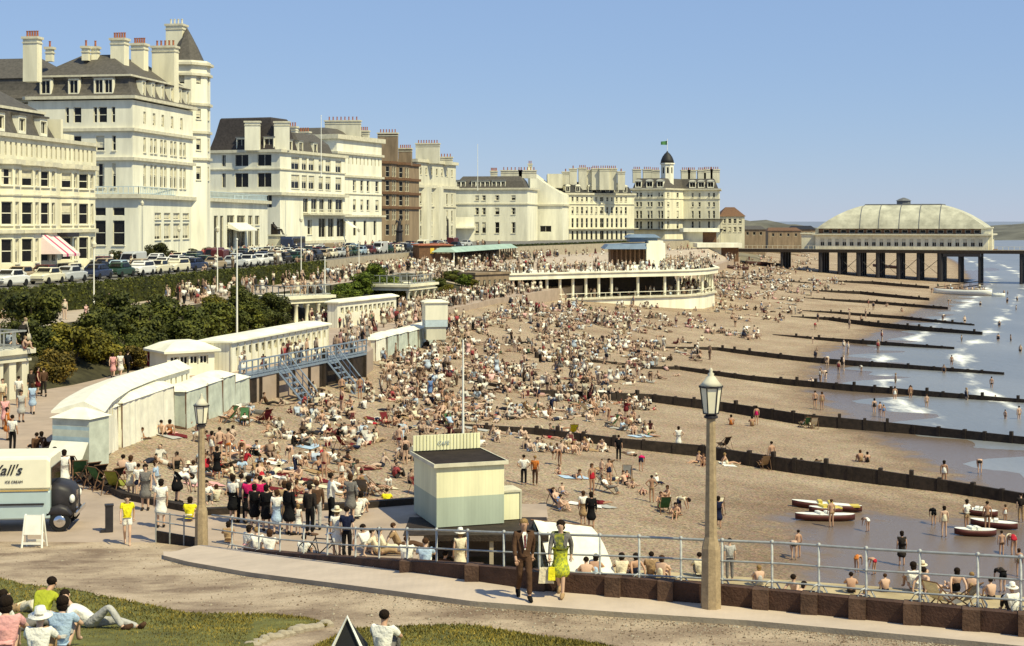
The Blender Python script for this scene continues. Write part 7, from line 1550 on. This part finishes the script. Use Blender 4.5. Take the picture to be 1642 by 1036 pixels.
EXTRA = [(1010, 790), (1040, 800), (1060, 780), (990, 775), (1075, 825), (1095, 815), (880, 740), (905, 725), (935, 720), (870, 700), (1120, 745), (1140, 740), (1165, 735), (905, 820), (935, 800), (900, 760), (585, 790), (600, 800), (420, 800), (450, 790)]
while len(cl_pts) < n_ind and tries < 9000:
    tries += 1
    if EXTRA: cx_, cy_ = EXTRA.pop(); k = rng.choice((2, 3, 4))
    else:
        cy_ = 640 + 160 * rng.random() ** 1.2; a, b = xr(cy_); cx_ = rng.uniform(a, b); k = rng.choice((1, 2, 3, 3, 4, 5, 6, 7))
    if any(x0 < cx_ < x1 and y0 < cy_ < y1 for x0, y0, x1, y1 in BLOCK): continue
    c = GB(cx_, cy_)
    for _ in range(k):
        if len(cl_pts) >= n_ind: break
        x, y = c.x + rng.gauss(0, .8), c.y + rng.gauss(0, 1.15)
        if x < interp(XW, y) + .8 or y < 58.5: continue
        if any((q.x - x) ** 2 + (q.y - y) ** 2 < .5 for q in fixed): continue
        px, py = PX((x, y, zbeach(x, y)))
        fem = rng.random() < .52; pose = rng.choice(POS); child = rng.random() < .16
        fixed.append(V((x, y, 0))); cl_pts.append(1)
        wear = rng.choice(wears_f if fem else wears_m)
        if child and wear[0][0] == 'dress': wear = [('swimsuit', 'red')]
        if rng.random() < .08: wear = wear + [('straw_hat', 'cream')]
        p = V((x, y, zbeach(x, y))); rz = rng.uniform(-1.3, 1.3) if rng.random() < .6 else rng.uniform(-3.1, 3.1)
        person(p, pose, rz, wear, (rng.choice(('dark', 'dark', 'brown', 'brown', 'fair')), 'long' if fem else 'short'), rng.choice((0, 1, 1, 3)), (.68 if child else rng.uniform(.94, 1.04)), 1, who=('girl' if fem else 'boy') if child else ('woman' if fem else 'man'), zone='B', px=px, py=py)
        if pose == 'recline': deckchair(x, y, p.z, rz, rng.choice(('green', 'cream', 'tan', 'grey', 'maroon', 'navy')))
# towels
towels = []
for b, pose, wear, hair, who, zone, px, py, lab in list(people):
    if zone == 'B' and pose in ('lie_back', 'lie_front', 'sit_out') and rng.random() < .55 and b.location.z > .4:
        c = rng.choice(('white', 'cream', 'tan', 'pale blue', 'white', 'maroon', 'pale grey', 'pink', 'pale grey', 'brown')); mb = MB(); nx, ny = 4, 8
        g = [[(x_ / nx * .9 - .45, y_ / ny * 1.9 - .95, .02 + rng.uniform(0, .025)) for x_ in range(nx + 1)] for y_ in range(ny + 1)]
        mb.ring(g, 0, False, False); o = link('towel', mb.mesh('towel', [M['cloth']], smooth=True), None, PC[c], V(b.location) + V((0, 0, .015)), b.rotation_euler[2] + rng.uniform(-.2, .2)); tx, ty = b.location.x, b.location.y
        sl = (zbeach(tx, ty + .5) - zbeach(tx, ty - .5)); sx = (zbeach(tx + .5, ty) - zbeach(tx - .5, ty)); o.rotation_euler = (0, 0, 0); o.matrix_basis = Matrix.Translation(o.location) @ V((-sx, -sl, 1)).to_track_quat('Z', 'Y').to_matrix().to_4x4() @ Matrix.Rotation(b.rotation_euler[2], 4, 'Z')
        o['category'] = 'towel'; o['group'] = 'towels spread on the shingle'; towels.append((o, c, px, py))
# ---------------------------------------------------------------- the crowd too small to tell apart: one object
import numpy as np
rng = random.Random(5)
_lp = {}
def low(pose, wear, hairc, sk, long_):
    """low polygon figure as (verts, faces, colours)"""
    parts = [(body_mesh(pose, 0, False, wear[0][0] in ('shirt', 'blouse', 'jacket', 'dress')), SKN[sk])]
    for g, c in wear:
        for q in ([g] if g != 'dress' else ['bodice', 'skirt']):
            if 'hat' not in q: parts.append((garment_mesh(pose, q, 0), PC[c]))
    parts.append((head_mesh(pose, 'long' if long_ else 'short', 0), HRC[hairc])); out = []
    for me, c in parts:
        k = me.name
        if k not in _lp:
            v = np.empty(len(me.vertices) * 3, np.float32); me.vertices.foreach_get('co', v); me.calc_loop_triangles(); t = np.empty(len(me.loop_triangles) * 3, np.int32); me.loop_triangles.foreach_get('vertices', t); _lp[k] = (v.reshape(-1, 3), t.reshape(-1, 3))
        out.append((*_lp[k], c))
    return out
VV, TT, CC = [], [], []; nv = 0
def add_low(p, pose, rz, wear, hc, sk, s_, long_):
    global nv
    c, s = math.cos(rz) * s_, math.sin(rz) * s_; A = np.array([[c, s, 0], [-s, c, 0], [0, 0, s_]], np.float32)
    for v, t, k in low(pose, wear, hc, sk, long_):
        w = v @ A + np.array(p, np.float32); VV.append(w); TT.append(t + nv); f = rng.uniform(.55, 1.08); g_ = (k[0] + k[1] + k[2]) / 3; k = (lerp(k[0], g_ * 1.1, .3), lerp(k[1], g_, .3), lerp(k[2], g_ * .85, .3)); CC.append(np.tile(np.array([k[0] * f, k[1] * f, k[2] * f, 1], np.float32), (len(v), 1))); nv += len(v)
SIT = ['sit_out'] * 5 + ['sit_knees'] * 6 + ['lie_back'] * 3 + ['lie_front'] * 3 + ['stand'] * 2 + ['bend']
light = wears_f + wears_m + [[('dress', 'white')], [('shirt', 'white'), ('trousers', 'pale grey')], [('swimsuit', 'white')], [('shirt', 'cream'), ('trousers', 'tan')]] * 3
def rnd_add(p, poses, ws=light, smin=.9):
    fem = rng.random() < .5; pose = rng.choice(poses); add_low(p, pose, rng.uniform(-3.1, 3.1), rng.choice(ws), rng.choice(('dark', 'dark', 'brown', 'fair')), rng.choice((0, 1, 1, 2)), rng.uniform(smin, 1.05) if rng.random() > .15 else .65, fem)
FARX = [(408, 1165, 1300), (425, 1160, 1310), (440, 1155, 1330), (455, 1150, 1350), (470, 1150, 1330), (480, 1140, 1290), (490, 850, 1290), (500, 800, 1270), (520, 720, 1270), (540, 700, 1250), (560, 690, 1230), (580, 640, 1120), (600, 600, 1070), (620, 560, 1060), (650, 420, 1050), (700, 340, 1030), (740, 290, 980), (775, 350, 650)]
def far_n(y0, y1, n):
    k = 0
    while k < n:
        cy_ = rng.uniform(y0, y1); a, b = interp([(q[0], q[1]) for q in FARX], cy_), interp([(q[0], q[2]) for q in FARX], cy_)
        cx_ = rng.uniform(a, b) if rng.random() < .75 else rng.uniform(a, lerp(a, b, .6)); c = GB(cx_, cy_); m = rng.choice((1, 2, 3, 4, 5, 6, 8, 10))
        for _ in range(m):
            x, y = c.x + rng.gauss(0, .95), c.y + rng.gauss(0, 1.5)
            if x < interp(XW, y) + .6 or (228 < y < 300 and x < interp([(228, 2), (240, 11), (247, 20), (253, 31), (260, 36), (300, 38)], y)): continue
            if cy_ > 640 and any((q.x - x) ** 2 + (q.y - y) ** 2 < .7 for q in fixed): continue
            rnd_add((x, y, max(-.3, zbeach(x, y))), SIT if cy_ < 640 else SIT[:17]); k += 1
far_n(405, 450, 330); far_n(450, 490, 330); far_n(490, 530, 520); far_n(530, 580, 520); far_n(580, 618, 260); far_n(618, 650, 220); far_n(650, 700, 150); far_n(700, 775, 105)
for _ in range(26):                                            # bathers out in the water
    d = rng.uniform(120, 380); x = interp(XS, d) + rng.uniform(1, 26); rnd_add((x, d, -.55), ['stand'], [[('swimsuit', 'navy')], [('trunks', 'dark')]])
for _ in range(60):
    px = rng.uniform(1300, 1560); py = rng.uniform(470, 620); p = GB(px, py)
    if p.z > .02 and p.x > interp(XS, p.y) - 22: rnd_add(p, ['stand', 'stand', 'bend', 'sit_knees'], [[('swimsuit', 'navy')], [('trunks', 'dark')], [('swimsuit', 'white')], [('swimsuit', 'red')]])
def walk_add(x, y, z): rnd_add((x, y, z), ['stand', 'stand', 'walk', 'sit_knees'], light + [[('dress', 'white')], [('dress', 'cream')], [('shirt', 'white'), ('trousers', 'grey')], [('jacket', 'dark'), ('trousers', 'dark')]] * 3)
for _ in range(430):                                           # terrace
    y = rng.uniform(140, 330); a, b = hl(y) + 1.4, tl(y) - .5
    if y < 200 and rng.random() < .25: continue
    walk_add(lerp(a, b, rng.random()), y, ZT)
for _ in range(12): y = rng.uniform(115, 140); walk_add(lerp(hl(y) + 1.4, tl(y), rng.random()), y, ZT)
for _ in range(420):                                           # lower promenade beyond the chalets
    y = rng.uniform(150, 232); a, b = ll(y) + .4, xw(y) - .4; walk_add(lerp(a, b, rng.random()), y, ZP)
for _ in range(30): y = rng.uniform(124, 150); walk_add(rng.uniform(-15, -12.6), y, ZP)
for _ in range(22): q = s1.at(rng.uniform(.5, s1.L - .5), rng.uniform(-1.4, -.3)); walk_add(q.x, q.y, ZP + .12)
for _ in range(260):                                           # ramp and upper deck round the arena
    y = rng.uniform(228, 300); f = rng.random(); x = lerp(tl(y), ll(y) - .1, f); walk_add(x, y, lerp(ZT, ZP, f))
for _ in range(240):
    q = arc2[rng.randrange(2, 27)]; n = rng.uniform(.6, 14); walk_add(q.x - n * .5, q.y + n * .8, 9.16)
for _ in range(90): k = rng.randrange(6, 26); q = lerp(arc2[k], inner[k], rng.uniform(.08, .7)); walk_add(q.x, q.y, 5.01)
for _ in range(260): y = rng.uniform(300, 430); f = rng.random(); walk_add(lerp(hl(y) + 1, ll(y) + 2, f), y, lerp(ZT, ZP, f) if f < 1 else ZP)
for _ in range(150): y = rng.uniform(150, 330); walk_add(hl(y) - rng.choice((.6, 4.2, 8.6, 13.5, 18, 19, 20)), y, ZR)
for k in range(22): f = rng.uniform(.08, .92); a_, b_ = V((Xd(1497, 362), 362)), V((Xd(1590, 352), 352)); q = lerp(a_, b_, f); rnd_add((q.x, q.y + rng.uniform(-.9, .9), 1.1), ['stand', 'sit_knees', 'sit_knees'])
for px0, px1, d, z in ((-20, 42, 90, ZT), (466, 516, 156, ZT), (660, 694, 188, ZT)):
    for _ in range(14 if px0 > 0 else 5): q = rng.uniform(px0, px1); dd = d + rng.uniform(.2, 3.5); walk_add(Xd(q, dd), dd, z)
v = np.concatenate(VV); t = np.concatenate(TT); c = np.concatenate(CC); me = bpy.data.meshes.new('crowd'); me.vertices.add(len(v)); me.vertices.foreach_set('co', v.ravel()); me.loops.add(len(t) * 3); me.loops.foreach_set('vertex_index', t.ravel()); me.polygons.add(len(t)); me.polygons.foreach_set('loop_start', np.arange(0, len(t) * 3, 3, dtype=np.int32)); me.polygons.foreach_set('use_smooth', np.ones(len(t), bool)); me.update(); me.validate()
ca_ = me.color_attributes.new('tint', 'FLOAT_COLOR', 'POINT'); ca_.data.foreach_set('color', c.ravel())
m, nt, b = new_mat('crowd_clothes'); a = nd(nt, 'ShaderNodeVertexColor', layer_name='tint'); nt.links.new(a.outputs[0], b.inputs['Base Color']); b.inputs['Roughness'].default_value = .85; b.inputs['Specular IOR Level'].default_value = .15; me.materials.append(m)
o = stuff(link('crowd', me)); tag(o, 'dense distant holiday crowd covering the far beach, terraces and promenade', 'crowd')
print('crowd tris', len(t))
# ---------------------------------------------------------------- a label for every one
ORD = ['', 'second', 'third', 'fourth', 'fifth', 'sixth', 'seventh', 'eighth', 'ninth', 'tenth', 'eleventh', 'twelfth', 'thirteenth', 'fourteenth', 'fifteenth', 'sixteenth', 'seventeenth', 'eighteenth', 'nineteenth', 'twentieth']
def settle(items):
    """items: (object, base label, px, tail) -> unique labels, told apart from left to right only where nothing else does"""
    g = {}
    for it in items: g.setdefault(it[1], []).append(it)
    for lb, its in g.items():
        if len(its) == 1: its[0][0]['label'] = lb; continue
        its.sort(key=lambda q: q[2])
        for i, it in enumerate(its):
            r = 'leftmost' if i == 0 else 'rightmost' if i == len(its) - 1 else ORD[i] + ' from left' if i < len(ORD) else 'far right one'
            it[0]['label'] = lb + ', ' + r + (' of two' if len(its) == 2 else '')
glines = [[(px, py) for px, py in g[0]] for g in GR[:4]]
def zone(c, px, py):
    if c == 'P':
        if px < 130 and py < 735: return 'on the left promenade'
        if px < 130: return 'beside the ice cream van'
        if py < 640: return 'on the path behind the tents'
        if px < 320: return 'left of the left lamp post'
        if px < 585 and py < 862: return 'in the group before the railing'
        if px < 520: return 'behind the railing left of the bicycle'
        if px < 640 and py < 860: return 'left of the kiosk'
        return 'behind the railing below the kiosk'
    if c == 'L': return 'on the ledge near the kiosk' if px < 930 else 'on the ledge left of tall lamp' if px < 1140 else 'on the ledge right of tall lamp' if px < 1400 else 'on the ledge at far right'
    if px > 1150 and py > interp(glines[0], px) + 5: return 'by the left paddle floats' if px < 1420 and py < 880 else 'by the right paddle floats' if py < 870 else 'on the wet sand past the railing'
    if px > 1060:
        for i, n in enumerate(('nearest', 'second', 'third', 'fourth')):
            if abs(py - interp(glines[i], px)) < 14: return 'at the %s groyne' % n
        return 'in the shallows' if px > 1330 else 'between the groynes'
    if py > 790: return 'left of the kiosk' if px < 700 else 'above the tarpaulin shelter'
    if px < 300: return 'below the canvas tents'
    if px < 460: return 'on shingle near the left lamp' if py > 690 else 'below the near tents'
    if px < 600: return 'below the blue deck' if py < 690 else 'on shingle left of the kiosk'
    if px < 722: return 'left of the kiosk flagpole' if py > 650 else 'below the far tents'
    if px < 880: return 'right of the kiosk flagpole' if py > 660 else 'in mid beach behind the kiosk'
    return 'on mid beach near the nearest groyne' if py > 660 else 'on mid beach by the second groyne'
its = []
for b, pose, wear, hair, who, c, px, py, lab in people:
    if lab: continue
    gm = {}
    w_ = ' and '.join('%s %s' % (q, g.replace('_', ' ')) for g, q in wear[:2]) if not any('hat' in g for g, q in wear) else ' and '.join('%s %s' % (q, g.replace('_', ' ')) for g, q in ([wear[0]] + [wear[-1]]))
    its.append((b, '%s in %s %s %s' % (who, w_, PH[pose], zone(c, px, py)), px, '')); b['group'] = 'people on the beach and promenade'
settle(its)
settle([(t, '%s %s %s' % (c, {'saloon': 'saloon car', 'estate': 'estate car', 'van': 'van', 'coach': 'coach'}[k], w_ if k == 'coach' else 'parked ' + w_), px, '') for t, c, k, w_, px, y in cars])
settle([(t, 'deckchair with %s canvas %s' % (c, 'on the promenade edge by the van' if px < 200 and py > 750 else zone('L' if py > 940 else 'B', px, py)), px, '') for t, c, px, py, lb in deck])
settle([(o, '%s towel spread under a sunbather %s' % (c, zone('B', px, py)), px, '') for o, c, px, py in towels])
settle([(o, o['label'], o['_px'], '') for o in col.objects if '_px' in o])
for o in col.objects:
    for k in ('_px', '_py', 'used'):
        if k in o: del o[k]
    if 'label' in o and len(o['label'].split()) > 16: o['label'] = ' '.join(o['label'].split()[:16])
# ---------------------------------------------------------------- camera, light, sky
cam = bpy.data.cameras.new('camera'); co = bpy.data.objects.new('camera', cam); col.objects.link(co)
co.location = (0, 0, HC); co.rotation_euler = (rad(90), 0, 0)
cam.sensor_width = 36; cam.lens = 36 * F / 1642; cam.shift_y = -(518 - HY) / 1642; cam.clip_end = 150000; cam.clip_start = .5
sc.camera = co
SUN_EL, SUN_AZ = 52., -42.        # azimuth of the sun, degrees from +X towards +Y
w = bpy.data.worlds.new('World'); sc.world = w; w.use_nodes = True; nt = w.node_tree
bg = nt.nodes['Background']; sk = nt.nodes.new('ShaderNodeTexSky'); sk.sky_type = 'NISHITA'; sk.sun_disc = False
sk.sun_elevation = rad(SUN_EL); sk.sun_rotation = rad(90 - SUN_AZ); sk.air_density = 1.0; sk.dust_density = .0; sk.ozone_density = 3.
mx = nt.nodes.new('ShaderNodeMixRGB'); mx.inputs[0].default_value = .72; mx.inputs[2].default_value = (2.05, 3.1, 5.25, 1); nt.links.new(sk.outputs[0], mx.inputs[1]); nt.links.new(mx.outputs[0], bg.inputs[0]); bg.inputs[1].default_value = .105
sl = bpy.data.lights.new('sun', 'SUN'); so = bpy.data.objects.new('sun', sl); col.objects.link(so)
sl.energy = 4.6; sl.angle = rad(.5); sl.color = (1, .915, .59)
d = V((math.cos(rad(SUN_AZ)) * math.cos(rad(SUN_EL)), math.sin(rad(SUN_AZ)) * math.cos(rad(SUN_EL)), math.sin(rad(SUN_EL))))
so.rotation_euler = d.to_track_quat('Z', 'Y').to_euler(); so.location = (40, -40, 80)
vs = sc.view_settings; vs.view_transform = 'Standard'; vs.look = 'None'; vs.exposure = .3; vs.gamma = 1
